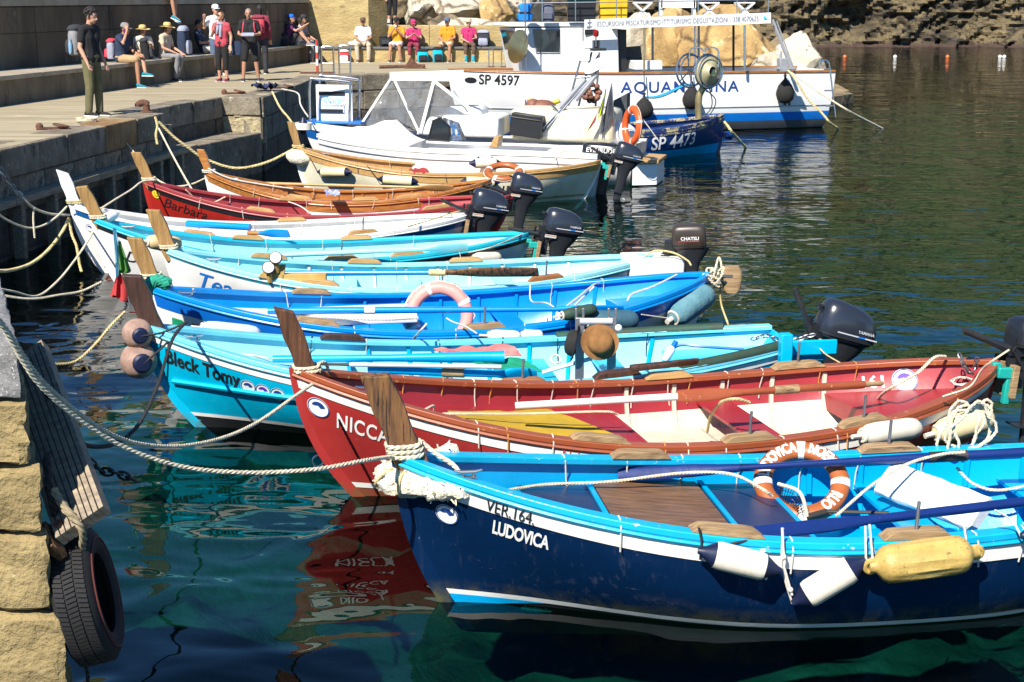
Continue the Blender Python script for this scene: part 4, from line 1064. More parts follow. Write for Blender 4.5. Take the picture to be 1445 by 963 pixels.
# 8 --- red boat with black band
B8 = Boat('wooden_rowing_boat', 'faded red rowing boat with a black band and a yellow smiley at its bow', 'rowing boat', (203, 256), (722, 277), 0.92, 0.46, 0.62, 1.66, rake=0.32, tm=0.5)
B8.hull(C_scarlet, C_black, C_redbottom, C_fadedred, C_fadedred, band=0.10, gw=0.085)
B8.stem(C_scarlet); B8.deck('foredeck', 0.04, 0.26, 0.13, C_fadedred, C_fadedred); B8.thwart(0.42, 0.19, C_fadedred); B8.thwart(0.62, 0.19, C_fadedred); B8.deck('stern_deck', 0.82, 0.985, 0.16, C_fadedred, C_fadedred)
B8.post((192, 215), (209, 252), M_post, w=0.15, th=0.09, cut=0.03)
for t, sd in ((0.31, -1), (0.39, 1), (0.60, 1), (0.78, -1)): B8.pad(t, sd, M_teak, pin=False)
B8.lash([0.15, 0.26, 0.38, 0.52, 0.62, 0.72], -1, drop_in=0, drop_out=0.12); B8.lash([0.22, 0.30, 0.43, 0.52, 0.66, 0.78], 1, drop_in=0.18, drop_out=0.04)
B8.letters('Barbara', 0.26, 0.255, 0.20, M_ink, shear=0.35)
o = sheet_build('smiley_sticker', disc_mb(0.055), B8.on_hull(0.17, 0.12, off=0.012), mat('yellow sticker', (0.75, 0.55, 0.03), rough=0.4), B8.root)
mbs = disc_mb(0.007, 8); q = disc_mb(0.007, 8); q.v = [v + Vector((0.018, 0.016, 0)) for v in q.v]; mbs.v = [v + Vector((-0.018, 0.016, 0)) for v in mbs.v]; mbs.add(q.v, q.f)
arc = [(0.03 * math.cos(a), 0.03 * math.sin(a), 0) for a in [PI * 1.12 + i * PI * 0.76 / 8 for i in range(9)]]; arc2 = [(p[0] * 0.8, p[1] * 0.8, 0) for p in arc]
mbs.grid([arc, arc2]); sheet_build('smiley_face', mbs, B8.on_hull(0.17, 0.12, off=0.015), M_ink, o)
sheet_build('round_sticker', disc_mb(0.06), B8.on_liner(4.35, 0.12, 1, 0.05), mat('yellow round sticker', (0.72, 0.55, 0.05), rough=0.4), B8.root)
# 9 --- varnished boat
B9 = Boat('wooden_rowing_boat', 'varnished brown wooden rowing boat between the red boat and the white one with teak rails', 'rowing boat', (290, 243), (694, 255), 0.86, 0.46, 0.72, 1.5, rake=0.3, tm=0.5)
B9.hull(M_whitehull, M_varnish, M_white, M_varnish, M_varnish, band=0.13, gw=0.07)
B9.stem(M_white); B9.deck('foredeck', 0.05, 0.24, 0.13, M_varnish, M_varnish); B9.thwart(0.42, 0.19, M_varnish); B9.thwart(0.62, 0.19, M_varnish); B9.ribs(0.26, 0.9, 0.36, M_varnish)
B9.post((283, 211), (294, 241), M_varnish, w=0.12, th=0.08, cut=0.02)
B9.lash([0.18, 0.28, 0.45, 0.6, 0.75], -1, drop_in=0, drop_out=0.08); B9.lash([0.22, 0.36, 0.5, 0.65, 0.8], 1, drop_in=0.18, drop_out=0.03)
for t, sd in ((0.34, -1), (0.72, -1)): B9.pad(t, sd, M_teak, pin=False)
B9.cleat(0.10, -1)
# 10 --- white boat with teak rails
B10 = Boat('wooden_rowing_boat', 'white rowing boat with broad teak rails and an orange lifebuoy inside', 'rowing boat', (416, 208), (848, 228), 0.95, 0.54, 0.66, 1.75, rake=0.3, tm=0.5, transom=0.0)
B10.hull(M_cream, M_teak, M_cream, M_teak, M_teak, band=0.14, gw=0.08, stripe=(M_algae, 0.03))
B10.stem(M_white); B10.deck('foredeck', 0.05, 0.30, 0.13, M_teak, M_teak); B10.thwart(0.42, 0.19, M_teak); B10.thwart(0.62, 0.19, M_teak); B10.deck('stern_deck', 0.84, 0.985, 0.15, M_teak, M_teak)
B10.post((410, 172), (420, 206), M_post, w=0.13, th=0.08, cut=0.02)
B10.lash([0.2, 0.34, 0.48, 0.62, 0.74], -1, drop_in=0, drop_out=0.12, m=M_rope_k); B10.lash([0.3, 0.5, 0.7], 1, drop_in=0.16, drop_out=0.03)
B10.cleat(0.10, -1)
# ------------------------------------------------------------------ outboard motors
M_cowl = mat('dark grey engine cowling', (0.020, 0.024, 0.035), rough=0.28, var=0.1, vscale=2, coat=0.4)
M_leg = mat('grey black engine leg', (0.020, 0.022, 0.026), rough=0.42, var=0.2)
M_cowl_b = mat('bronze black cowling', (0.045, 0.032, 0.024), rough=0.4, var=0.2)
M_cowl_k = mat('gloss black cowling', (0.015, 0.017, 0.022), rough=0.3, var=0.1)
M_silver = mat('silver decal', (0.50, 0.51, 0.53), rough=0.4, var=0.05)
M_labelw = mat('white warning label', (0.78, 0.76, 0.72), rough=0.5, var=0.1)
M_labelo = mat('orange label print', (0.70, 0.25, 0.05), rough=0.5)
M_teal = mat('teal plastic bracket', (0.01, 0.36, 0.30), rough=0.5, var=0.15)
G_OUT = 'outboard motors on the boats'
def outboard(label, loc, rotz, k=1.0, tilt=0.22, style='a', brand='YAMAHA', turn=0.0, tiller=0.5, tlen=1.0, tiller_turn=0.0, block=True, teal=False):
    t = thing('outboard_motor', label, 'outboard motor', loc, rotz, G_OUT)
    t.rotation_euler = (0, 0, rotz + turn)
    Rm = Matrix.Scale(k, 4) @ Matrix.Rotation(tilt, 4, 'Y')
    def B(name, mb, m, parent=t, **kw):
        mb.xform(Rm); return build(name, mb, m, parent, **kw)
    cm = {'a': M_cowl, 'b': M_cowl_b, 'k': M_cowl_k}[style]
    def ring(z, xc, hx, hy, p=3.2, sl=0.0, n=28):
        pts = superring((xc, 0, z), (1, 0, 0), (0, 1, 0), hx, hy, p, n)
        return [v + Vector((0, 0, sl * (v.x - xc))) for v in pts]
    if style == 'a':
        prof = [(0.155, .265, .215, .125, 3.2, 0.0), (0.175, .27, .245, .150, 3.2, 0), (0.215, .275, .262, .163, 3.4, 0), (0.30, .275, .262, .163, 3.2, 0), (0.37, .265, .246, .157, 3.0, -0.03),
                (0.425, .25, .220, .142, 2.8, -0.06), (0.462, .235, .180, .118, 2.6, -0.09), (0.482, .225, .12, .08, 2.4, -0.1), (0.487, .22, .04, .03, 2.2, -0.1)]
    elif style == 'b':
        prof = [(0.15, .25, .17, .12, 5, 0), (0.17, .25, .195, .14, 5, 0), (0.36, .25, .195, .14, 6, 0), (0.40, .25, .185, .13, 5, 0), (0.425, .25, .15, .105, 4, 0), (0.43, .25, .06, .05, 3, 0)]
    else:
        prof = [(0.15, .25, .24, .13, 4, 0), (0.17, .25, .28, .155, 4, 0), (0.28, .25, .28, .155, 4.5, 0), (0.345, .24, .265, .145, 4, 0), (0.37, .23, .22, .12, 3.5, 0), (0.378, .22, .10, .06, 3, 0)]
    cowl = B('cowling', MB().loft([ring(*p) for p in prof]), cm, smooth_ang=0.9)
    B('cowling_seam', MB().loft([ring(0.196 if style == 'a' else 0.19, prof[2][1], prof[2][2] + .003, prof[2][3] + .003, prof[2][4]), ring(0.212 if style == 'a' else 0.20, prof[2][1], prof[2][2] + .003, prof[2][3] + .003, prof[2][4])], cap=False), M_black, cowl)
    hy = prof[2][3]; xc, hx = prof[3][1], prof[3][2]
    for sd in (-1, 1) if brand else ():
        tm = text_mb(brand, 0.06 if style != 'k' else 0.085, 0.12 if style == 'k' else 0, 0.001, 1.0); wtx = max(v.x for v in tm.v)
        x0 = xc + hx * 0.78 - wtx if style == 'a' else xc - wtx / 2
        z0 = 0.275 if style == 'a' else 0.26
        ss = 0.60 if style == 'a' else (0.9 if style == 'b' else 1.0)
        tm.v = [Vector(((x0 + wtx * (1 - ss) if sd < 0 else x0 + wtx) + v.x * ss * (1 if sd < 0 else -1), sd * (hy + 0.0025), z0 + v.y * ss)) for v in tm.v]
        tm.xform(Rm); me = bpy.data.meshes.new('maker_lettering'); me.from_pydata([tuple(v) for v in tm.v], [], tm.f); me.materials.append(M_silver if style == 'a' else M_wlet); link('maker_lettering', me, cowl)
    if style == 'a':
        B('pull_start', MB().tube([(0.03, -0.03, .40), (-0.01, -0.03, .41)], 0.014, 6).box((-0.02, -0.03, .41), (0.03, 0.09, 0.025)).box((0.05, 0, 0.36), (0.06, 0.12, 0.06)), M_black, cowl)
        for sd in (-1, 1):
            B('stripe_decal', MB().box((xc + .06, sd * (hy + .001), .243), (.36, .004, .010)), M_silver, cowl)
            B('badge_decal', MB().box((xc + .10, sd * (hy + .0025), .243), (.06, .004, .013)), M_bluelet, cowl)
    if style == 'b': B('stripe_decal', MB().box((xc + .0, -(hy + .002), .245), (.24, .004, .008)), M_redlet, cowl)
    # mid section, leg and gear case
    def sec(z, xa, xb, hyy, p=3.0): return superring((( xa + xb) / 2, 0, z), (1, 0, 0), (0, 1, 0), (xb - xa) / 2, hyy, p, 16)
    B('leg', MB().loft([sec(0.165, .06, .49, .125), sec(0.08, .09, .45, .105), sec(-.02, .13, .37, .075), sec(-.12, .15, .345, .062), sec(-.36, .165, .325, .045), sec(-.42, .165, .33, .04)]), M_leg, smooth_ang=0.8)
    gc = B('gearcase', MB().box((.28, 0, -.425), (.38, .16, .012)).loft([sec(-.43, .17, .32, .032), sec(-.60, .18, .30, .028)]).lathe([(.005, -.06), (.03, -.02), (.042, .06), (.042, .16), (.03, .24), (.012, .26)], (.15, 0, -.62), (1, 0, 0), 12).prism([(.18, -.008, -.65), (.33, -.008, -.65), (.31, -.008, -.78)], (0, .016, 0)), M_leg)
    pm = MB()
    for q in range(3):
        a = q * 2 * PI / 3; rad = Vector((0, math.cos(a), math.sin(a))); tg = Vector((0.5, -math.sin(a), math.cos(a))).normalized()
        c = Vector((.37, 0, -.62)); rr = [(0.03, .03), (.07, .05), (.10, .045), (.118, .015)]
        g = [[c + rad * r - tg * w, c + rad * r + tg * w] for r, w in rr]
        pm.loft([[x[0] + Vector((.004, 0, 0)), x[1] + Vector((.004, 0, 0)), x[1] - Vector((.004, 0, 0)), x[0] - Vector((.004, 0, 0))] for x in g])
    B('propeller', pm, M_silver, gc)
    # bracket, swivel, carburettor clutter and tiller
    B('clamp_bracket', MB().box((.0, -.075, -.05), (.035, .03, .30)).box((.0, .075, -.05), (.035, .03, .30)).box((-.035, -.075, .06), (.09, .03, .05)).box((-.035, .075, .06), (.09, .03, .05)).box((.06, 0, -.03), (.08, .10, .22)).tube([(-.05, -.075, .0), (-.12, -.075, .0)], .010, 6).tube([(-.05, .075, .0), (-.12, .075, .0)], .010, 6).tube([(-.12, -.075, -.03), (-.12, -.075, .03)], .008, 6).tube([(-.12, .075, -.03), (-.12, .075, .03)], .008, 6), M_black)
    B('engine_front', MB().box((.03, 0, .17), (.12, .16, .14)).tube([(.0, -.06, .2), (-.05, -.09, .14), (.02, -.1, .05)], .009, 6).tube([(.0, .03, .2), (-.06, .02, .12), (.03, .0, .03)], .009, 6).box((-.03, -.05, .13), (.05, .05, .05)), M_black)
    if style == 'a':
        lab = B('warning_label', MB().box((.10, -.1335, .125), (.15, .006, .038), Matrix.Rotation(0.32, 3, 'X')), M_labelw)
        B('label_print', MB().box((.10, -.139, .135), (.14, .004, .010), Matrix.Rotation(0.32, 3, 'X')), M_labelo, lab)
    if tiller is not None:
        d = Vector((-math.cos(tiller), 0, math.sin(tiller))); d = Matrix.Rotation(tiller_turn, 3, 'Z') @ d
        p0 = Vector((0.02, -.02, .12))
        d = d * tlen; tl = B('tiller', MB().tube([p0, p0 + d * .20], [.036, .026], 8).tube([p0 + d * .19, p0 + d * .30], [.024, .022], 8), M_leg)
        B('tiller_grip', MB().tube([p0 + d * .29, p0 + d * .47], [.026, .024], 10), M_rubber, tl)
        if style == 'a': B('gear_lever', MB().tube([p0 + d * .12, p0 + d * .12 + Vector((.0, -.03, .09))], [.012, .016], 8), M_black, tl)
    if block: B('mounting_block', MB().box((-.03, 0, -.08), (.05, .30, .24)), M_pad, bevel=0.006)
    if teal: B('teal_bracket', MB().box((-.09, -.10, -.02), (.14, .06, .08)).box((-.06, -.10, -.14), (.05, .05, .22)).box((-.16, -.08, .02), (.07, .05, .06)), M_teal, bevel=0.01)
    return t
# ------------------------------------------------------------------ fenders, lifebuoys, oars
M_fwhite = mat('white fender vinyl', (0.74, 0.68, 0.55), rough=0.42, var=0.14, vscale=6, spots=((0.48, 0.38, 0.20), 0.60, 5, 0.10), spots2=((.20, .18, .14), .70, 14, .02))
M_fcream = mat('cream fender vinyl', (0.74, 0.62, 0.36), rough=0.45, var=0.15, vscale=6, spots=((0.42, 0.32, 0.14), 0.64, 5, 0.06))
M_fyellow = mat('grimy yellow fender vinyl', (0.60, 0.42, 0.12), rough=0.5, col2=(0.40, 0.26, 0.07), vscale=4, spots=((0.20, 0.13, 0.045), 0.58, 34, 0.10), spots2=((.68, .54, .24), .55, 2, .15), bump=0.3, bscale=60)
M_fnavy = mat('navy fender end', (0.007, 0.012, 0.045), rough=0.45, var=0.15)
M_fteal = mat('teal fender cloth cover', (0.06, 0.18, 0.22), rough=0.85, col2=(0.13, 0.27, 0.31), vscale=5, bump=0.6, bscale=14, bdist=0.02)
M_fblue = mat('slate blue fender', (0.025, 0.075, 0.115), rough=0.5, col2=(0.06, 0.14, 0.18), vscale=5)
M_fblack = mat('black fender sock', (0.016, 0.015, 0.014), rough=0.9, var=0.3, vscale=12, bump=0.3, bscale=60)
G_F = 'fenders hung between and along the boats'
def fender(label, a, b, r, m=M_fwhite, me_=M_fnavy, style='cone', group=G_F):
    a, b = Vector(a), Vector(b); d = (b - a); Ln = d.length; ax = d / Ln
    t = thing('boat_fender', label, 'fender', (a + b) / 2 - Vector((0, 0, r)), 0, group); o = a - t.location
    if style == 'cone':
        e = r * 1.25
        build('fender_body', MB().lathe([(r * .92, e - .004), (r, e + .02), (r, Ln - e - .02), (r * .92, Ln - e + .004)], o, ax, 20), m, t)
        build('end_cap', MB().lathe([(r * .22, 0), (r * .30, e * .18), (r * .45, e * .4), (r * .93, e)], o, ax, 18), me_, t)
        build('end_cap', MB().lathe([(r * .93, Ln - e), (r * .45, Ln - e * .4), (r * .30, Ln - e * .18), (r * .22, Ln)], o, ax, 18), me_, t)
    elif style == 'ribbed':
        n = 36; rings = []
        for h, k in [(0.0, .30), (.05, .36), (.075, .50), (.11, .80), (.155, .96), (.22, 1.0), (.5, 1.0), (.78, 1.0), (.845, .96), (.89, .80), (.925, .50), (.95, .36), (1.0, .30)]:
            u = ax.orthogonal().normalized(); w = ax.cross(u); amp = 0.05 * clamp((0.5 - abs(h - .5)) * 5 - 0.5)
            rings.append([o + ax * (Ln * h) + (u * math.cos(q) + w * math.sin(q)) * r * k * (1 + amp * math.cos(q * 12)) for q in [2 * PI * j / n for j in range(n)]])
        build('fender_body', MB().loft(rings), m, t)
        for h in (0.02, 0.98):
            build('fender_eye', MB().torus(o + ax * Ln * h, r * .32, r * .15, (0, 1, 0.2), 16, 8), m, t)
    elif style == 'bag':
        build('fender_body', MB().lathe([(r * .25, 0), (r * .62, .04 * Ln), (r * .9, .12 * Ln), (r, .25 * Ln), (r, .78 * Ln), (r * .9, .90 * Ln), (r * .6, .97 * Ln), (r * .1, Ln)], o, ax, 20), m, t)
        build('neck_cord', MB().torus(o + ax * .03 * Ln, r * .55, .012, ax, 16, 6).tube([o, o - ax * .08], r * .22, 8), M_rope_w, t)
    elif style == 'pear':
        build('fender_body', MB().lathe([(r * .10, 0), (r * .14, .10 * Ln), (r * .35, .17 * Ln), (r * .75, .33 * Ln), (r * .98, .55 * Ln), (r, .66 * Ln), (r * .86, .84 * Ln), (r * .5, .96 * Ln), (.01, Ln)], o, ax, 20), m, t)
        build('fender_eye', MB().torus(o - ax * .02, r * .12, r * .05, (0, 1, 0), 12, 6), m, t)
    return t
def hang(f, p, q, m=M_rope_w, r=0.006, mid=None, name='hanging_cord'):
    o = f.location; pts = [Vector(p) - o] + ([Vector(mid) - o] if mid is not None else []) + [Vector(q) - o]
    build(name, MB().tube(curve_pts(pts, 5), r, 5), m, f)
M_lb_orange = mat('orange lifebuoy skin', (0.36, 0.10, 0.025), rough=0.42, var=0.15, vscale=5)
M_lb_pink = mat('faded pink lifebuoy skin', (0.72, 0.30, 0.25), rough=0.5, var=0.15, vscale=5)
M_lb_red = mat('vivid orange lifebuoy skin', (0.70, 0.10, 0.02), rough=0.4, var=0.12)
M_lb_band = mat('lifebuoy reflective band', (0.76, 0.74, 0.70), rough=0.35, var=0.1, vscale=14)
def lifebuoy(label, c, normal, R, r, m, bands=(0.3, 1.87, 3.44, 5.01), words=(), flat=0.8, cord=True, up=None, bw=0.13):
    t = thing('lifebuoy', label, 'lifebuoy', c, 0, 'lifebuoys kept in the boats')
    nrm = Vector(normal).normalized(); u = (Vector((0, 0, 1)).cross(nrm)); u.normalize(); v = nrm.cross(u)       # u right, v up as seen from the front
    def P(ang, w, ex=0.0):
        d = u * math.cos(ang) + v * math.sin(ang)
        return d * (R + (r + ex) * math.cos(w)) + nrm * ((r + ex) * flat * math.sin(w))
    n, k = 56, 14
    rings = [[P(2 * PI * i / n, 2 * PI * j / k) for j in range(k)] for i in range(n)]; rings.append(rings[0])
    build('ring', MB().loft(rings, cap=False), m, t)
    for b in bands:
        build('reflective_band', MB().loft([[P(b + bw * q, 2 * PI * j / k, 0.004) for j in range(k)] for q in (-1, -.5, 0, .5, 1)]), M_lb_band, t)
    for body, a_mid, size, aspect in words:
        tm = text_mb(body, size, 0, 0.004, 1.0); wd_ = max(p.x for p in tm.v)
        def fn(x, y):
            ang = a_mid - (x - wd_ / 2) * aspect / R; w = PI / 2 - (y - size * .36) / r * 1.15
            return P(ang, w, 0.005)
        sheet_build('painted_word', tm, fn, M_wlet, t)
    if cord:
        for i in range(4):
            a, b = bands[i % len(bands)], bands[(i + 1) % len(bands)] + (2 * PI if i == len(bands) - 1 else 0)
            build('grab_line', MB().tube([P(lerp(a, b, q), 0, 0.006 + 0.014 * math.sin(PI * q)) for q in [j / 8 for j in range(9)]], 0.006, 5), M_rope_w, t)
    return t
def oar(label, pts, m, r=0.024, blade=0.0, m_blade=None, sleeve=None, m_sleeve=None, handle=None, m_handle=None, group='oars and poles lying in the boats', cat='oar', name='oar', blade_w=0.07, r2=None):
    pts = [Vector(p) for p in pts]; a, b = pts[0], pts[-1]; d = (b - a); Ln = d.length; ax = d / Ln
    t = thing(name, label, cat, Vector((a.x, a.y, a.z - r)), 0, group); o = a - t.location
    side = ax.cross(Vector((0, 0, 1))).normalized(); up = side.cross(ax).normalized()
    e0 = Ln - blade; s0 = handle if handle else 0.0
    build('shaft', MB().tube([o + ax * s0, o + ax * (s0 + 0.05), o + ax * (e0 * .5), o + ax * e0], [r, r * 1.05, r, r2 or r * .85], 10), m, t)
    if blade:
        rings = []
        for k in range(9):
            q = k / 8; w = lerp(r * .9, blade_w, smooth(q * 2.2)) * (1 if q < .96 else .85); th = lerp(r * .8, .010, smooth(q * 1.6))
            c = o + ax * (e0 - .02 + (blade + .02) * q)
            rings.append(superring(c, (side * .55 + up * .83).normalized(), (side * -.83 + up * .55).normalized(), w, th, 2.5, 12))
        build('blade', MB().loft(rings), m_blade or m, t)
    if sleeve:
        build('leather_sleeve', MB().tube([o + ax * sleeve[0], o + ax * sleeve[1]], r * 1.18, 10), m_sleeve, t)
    if handle:
        build('handle', MB().tube([o, o + ax * .02, o + ax * (handle * .5), o + ax * (handle + .01)], [r * .55, r * .72, r * .66, r * .8], 10), m_handle or M_pad, t)
    return t
def rope(label, pts, r=0.012, m=None, name='mooring_rope', cat='rope', group='mooring ropes', laid=True, smooth_=True, lay=None):
    p = curve_pts(pts, 8) if smooth_ else [Vector(q) for q in pts]
    mb = rope_mb(p, r, lay=lay or r * 7) if laid else cord_mb(p, r)
    return single(name, mb, m or M_rope, label, cat, group)
def wrap(b, m, turns, r, z0, x0, half, th=0.06, name='rope_turns', label=None):
    """turns of rope round a stem post, in the boat's own frame"""
    pts = []
    for i in range(turns * 14 + 1):
        q = 2 * PI * i / 14; z = z0 + r * 1.9 * i / 14 
        pts.append((x0 + half * math.copysign(abs(math.cos(q)) ** .6, math.cos(q)) + (z0 - z) * .25, th * math.copysign(abs(math.sin(q)) ** .6, math.sin(q)), z + 0.01 * math.sin(q * 1.0)))
    pts = [b.W(p) for p in pts]
    return pts
def chain_mb(pts, ln=0.055, r=0.006):
    p = curve_pts(pts, 10); mb = MB(); d = 0.0; k = 0; acc = 0.0; nxt = 0.0
    for i in range(len(p) - 1):
        seg = p[i + 1] - p[i]; L0 = seg.length
        while nxt <= acc + L0:
            c = p[i] + seg * ((nxt - acc) / max(L0, 1e-6)); tdir = seg.normalized(); a = tdir.orthogonal().normalized(); a = Matrix.Rotation(PI / 2 * (k % 2) + 0.4, 3, tdir) @ a
            ring = [c + tdir * (ln * .62 * math.cos(q)) + a * (ln * .33 * math.sin(q)) for q in [2 * PI * j / 10 for j in range(11)]]
            mb.tube(ring, r, 5, cap=False); nxt += ln * .78; k += 1
        acc += L0
    return mb
# ================================================================== gear in and around each boat
def zz(px, py, z): return at(px, py, z)
# ---------- navy boat
f = fender('upper white fender with navy ends hung by black cord on the navy hull', B1.hullpix(985, 777, 0.10), B1.hullpix(1102, 806, 0.10), 0.078)
hang(f, B1.hullpix(985, 777, 0.09), B1.gun(0.36, -1, 0.03), M_rope_k, 0.008); hang(f, B1.hullpix(1102, 806, 0.09), B1.hullpix(1105, 745, 0.03))
f = fender('lower slanting white fender with navy ends on the navy hull', B1.hullpix(1118, 852, 0.10), B1.hullpix(1222, 790, 0.10), 0.078)
hang(f, B1.hullpix(1118, 852, 0.09), B1.hullpix(1104, 745, 0.03), mid=B1.hullpix(1106, 808, 0.05)); hang(f, B1.hullpix(1222, 790, 0.09), B1.hullpix(1221, 742, 0.03))
f = fender('grimy yellow ribbed fender with moulded eyes on the navy hull', B1.hullpix(1226, 800, 0.115), B1.hullpix(1380, 779, 0.115), 0.105, M_fyellow, style='ribbed')
hang(f, B1.hullpix(1232, 795, 0.12), B1.hullpix(1227, 740, 0.03)); hang(f, B1.hullpix(1366, 778, 0.12), B1.hullpix(1358, 726, 0.03))
f = fender('pale fender cut by the right edge of the navy hull', B1.hullpix(1441, 757, 0.10), B1.hullpix(1500, 742, 0.10), 0.085)
hang(f, B1.hullpix(1441, 757, 0.09), B1.hullpix(1404, 720, 0.03), mid=B1.hullpix(1428, 735, 0.04))
lifebuoy('orange lifebuoy lettered LUDOVICA NOEMI inside the navy boat', zz(1131, 680, 0.47), (-0.10, -0.62, 0.78), 0.245, 0.060, M_lb_orange, bands=(1.60, 3.25, 4.75, -0.02),
         words=(('LUDOVICA', 2.42, 0.085, 0.80), ('NOEMI', 0.95, 0.085, 0.82), ('RUO', -0.70, 0.085, 0.82)), flat=0.75, bw=0.10, cord=False)
M_navyoar = paint('navy oar paint', (0.008, 0.026, 0.14), rough=0.3, wear=(0.5, 0.42, 0.25), wth=0.74, wsc=12)
M_leather = mat('dark leather sleeve', (0.035, 0.028, 0.022), rough=0.6, var=0.3)
oar('navy oar crossing in front of the orange lifebuoy', [zz(1560, 632, 0.70), zz(872, 670, 0.53)], M_navyoar, 0.030, 0.75, sleeve=(0.88, 1.12), m_sleeve=M_leather, r2=0.018, blade_w=0.045)
oar('navy oar lying along the near gunwale of the navy boat', [zz(1600, 690, 0.60), zz(1035, 757, 0.56)], M_navyoar, 0.030, 0.9, r2=0.028, blade_w=0.042)
# white wrapped board
p, q = zz(1250, 672, 0.52), zz(1385, 735, 0.42)
dv = (q - p); rz = math.atan2(dv.y, dv.x)
t = thing('foam_board', 'white cloth wrapped foam board leaning inside the navy boat', 'foam board', (p + q) / 2 - Vector((0, 0, 0.06)), rz)
mb = MB(); rows = []
for i in range(13):
    r_ = superring((-dv.length / 2 + dv.length * i / 12, 0, 0.07 + 0.05 * (0.5 - i / 12)), (0, 0.8, 0.6), (0, -0.6, 0.8), 0.13, 0.035 + 0.006 * math.sin(i * 2.3), 4, 16)
    rows.append([v + Vector((0, 0.008 * math.sin(i * 1.7 + v.z * 30), 0)) for v in r_])
build('board', MB().loft(rows), mat('pale wrapped foam', (0.76, 0.78, 0.75), rough=0.6, var=0.12, vscale=8, bump=0.4, bscale=20), t)
# landing net
t = thing('landing_net', 'small black landing net with a pale hoop lying beside the lifebuoy', 'landing net', zz(1118, 715, 0.30))
o0 = t.location; A = zz(1098, 683, 0.50) - o0; Bp = zz(1140, 729, 0.34) - o0; C = zz(1100, 729, 0.28) - o0
arc = curve_pts([A, zz(1128, 695, 0.48) - o0, Bp], 8)
build('hoop', MB().tube(arc, 0.012, 6), M_rope, t)
mb = MB()
for k in range(1, 14):
    s_ = arc[int(k * (len(arc) - 1) / 14)]; mb.tube([s_, s_.lerp(C, .5) + Vector((0, .02, -.03)), C], 0.0025, 4)
for k in range(1, 8):
    mb.tube([a_.lerp(C, k / 8) + Vector((0, .02, -.03 * math.sin(PI * k / 8))) for a_ in arc[::2]], 0.0025, 4)
build('net', mb, M_black, t); t.children[-1]['kind'] = 'stuff'
build('handle', MB().tube([Bp, zz(1166, 722, 0.36) - o0], 0.02, 8).tube([zz(1166, 722, 0.36) - o0, zz(1255, 724, 0.38) - o0], 0.012, 8), M_leather, t)
# ropes of the navy boat
postx = B1.loc(B1.post_base)
wp = wrap(B1, M_rope, 3, 0.016, postx.z - 0.055, postx.x + 0.01, 0.10, 0.068)
rope('thick pale rope wound round the split stem post of the navy boat', wp + [B1.W((0.22, -0.02, 0.93)), B1.W((0.33, -0.06, 0.86)), B1.W((0.36, -0.12, 0.83))], 0.015, group='ropes made fast at the bows')
nearY = 6.6
main = [aty(-60, 392, nearY - .2), aty(0, 457, nearY), aty(58, 545, lerp(nearY, 8.2, .12)), aty(150, 618, lerp(nearY, 8.2, .30)), aty(245, 656, lerp(nearY, 8.2, .47)), aty(340, 667, lerp(nearY, 8.2, .63)), aty(440, 663, lerp(nearY, 8.2, .8)), aty(515, 650, lerp(nearY, 8.3, .93)), B1.W((-0.02, -0.075, postx.z - .03))]
rope('longest pale mooring rope sagging from the near quay to the navy bow', main, 0.0125)
sec_ = [aty(-58, 388, nearY - .2), aty(4, 458, nearY + .03), aty(64, 542, lerp(nearY, 9.6, .10)), aty(155, 612, lerp(nearY, 9.6, .27)), aty(228, 630, lerp(nearY, 9.6, .44)), aty(300, 622, lerp(nearY, 9.6, .62)), aty(360, 598, lerp(nearY, 9.6, .8)), aty(418, 558, 9.75), aty(440, 543, 10.2)]
rope('second pale mooring rope rising to the far side of the red bow', sec_, 0.0115)
# fluffy rope fender under the bow
M_fluff = mat('frayed white rope fibre', (0.72, 0.64, 0.44), rough=0.95, col2=(0.86, 0.83, 0.74), vscale=14, bump=1.0, bscale=50, bdist=0.03)
pts = [B1.pt(0.07, 0.84, 1, 0.05), B1.pt(0.03, 0.80, 1, 0.05), Vector((B1.sb(0.80) - 0.05, 0.02, 0.80)), Vector((B1.sb(0.77) - 0.055, -0.03, 0.77)), B1.pt(0.015, 0.755, -1, 0.045), B1.pt(0.045, 0.75, -1, 0.03), B1.pt(0.07, 0.76, -1, 0.022)]
path = [B1.W(p_) for p_ in curve_pts(pts, 6)]
mb = MB(); tube = MB().tube(path, [0.078 * (0.42 + 0.45 * math.sin(PI * clamp(i / (len(path) - 1) * .9 + .08))) for i in range(len(path))], 16); R_ = random.Random(5)
tube.v = [v + Vector((noise.noise(v * 22), noise.noise(v * 22 + Vector((9, 0, 0))), noise.noise(v * 22 + Vector((0, 9, 0))))) * 0.03 for v in tube.v]
t = thing('bow_pudding', 'fluffy white rope fender lashed round the navy bow', 'bow fender', path[len(path) // 2] - Vector((0, 0, 0.1)))
o0 = t.location; tube.v = [v - o0 for v in tube.v]; build('pad', tube, M_fluff, t)
mb = MB()
for k in range(120):
    i = R_.randrange(1, len(path) - 1); d = Vector((R_.gauss(0, 1), R_.gauss(0, 1), R_.gauss(0, 1))).normalized(); c = path[i] - o0 + d * 0.06
    e = c + d * R_.uniform(.008, .028) + Vector((R_.uniform(-.02, .02), R_.uniform(-.02, .02), -R_.uniform(0, .015)))
    mb.tube([c, (c + e) / 2 + d * .01, e], [.006, .005, .001], 3)
build('frayed_fibres', mb, M_fluff, t)['kind'] = 'stuff'
for k in (10, 16, 22): build('lashing', MB().torus(path[k] - o0, 0.070, 0.009, path[k + 1] - path[k - 1], 14, 6), M_rope_y, t)
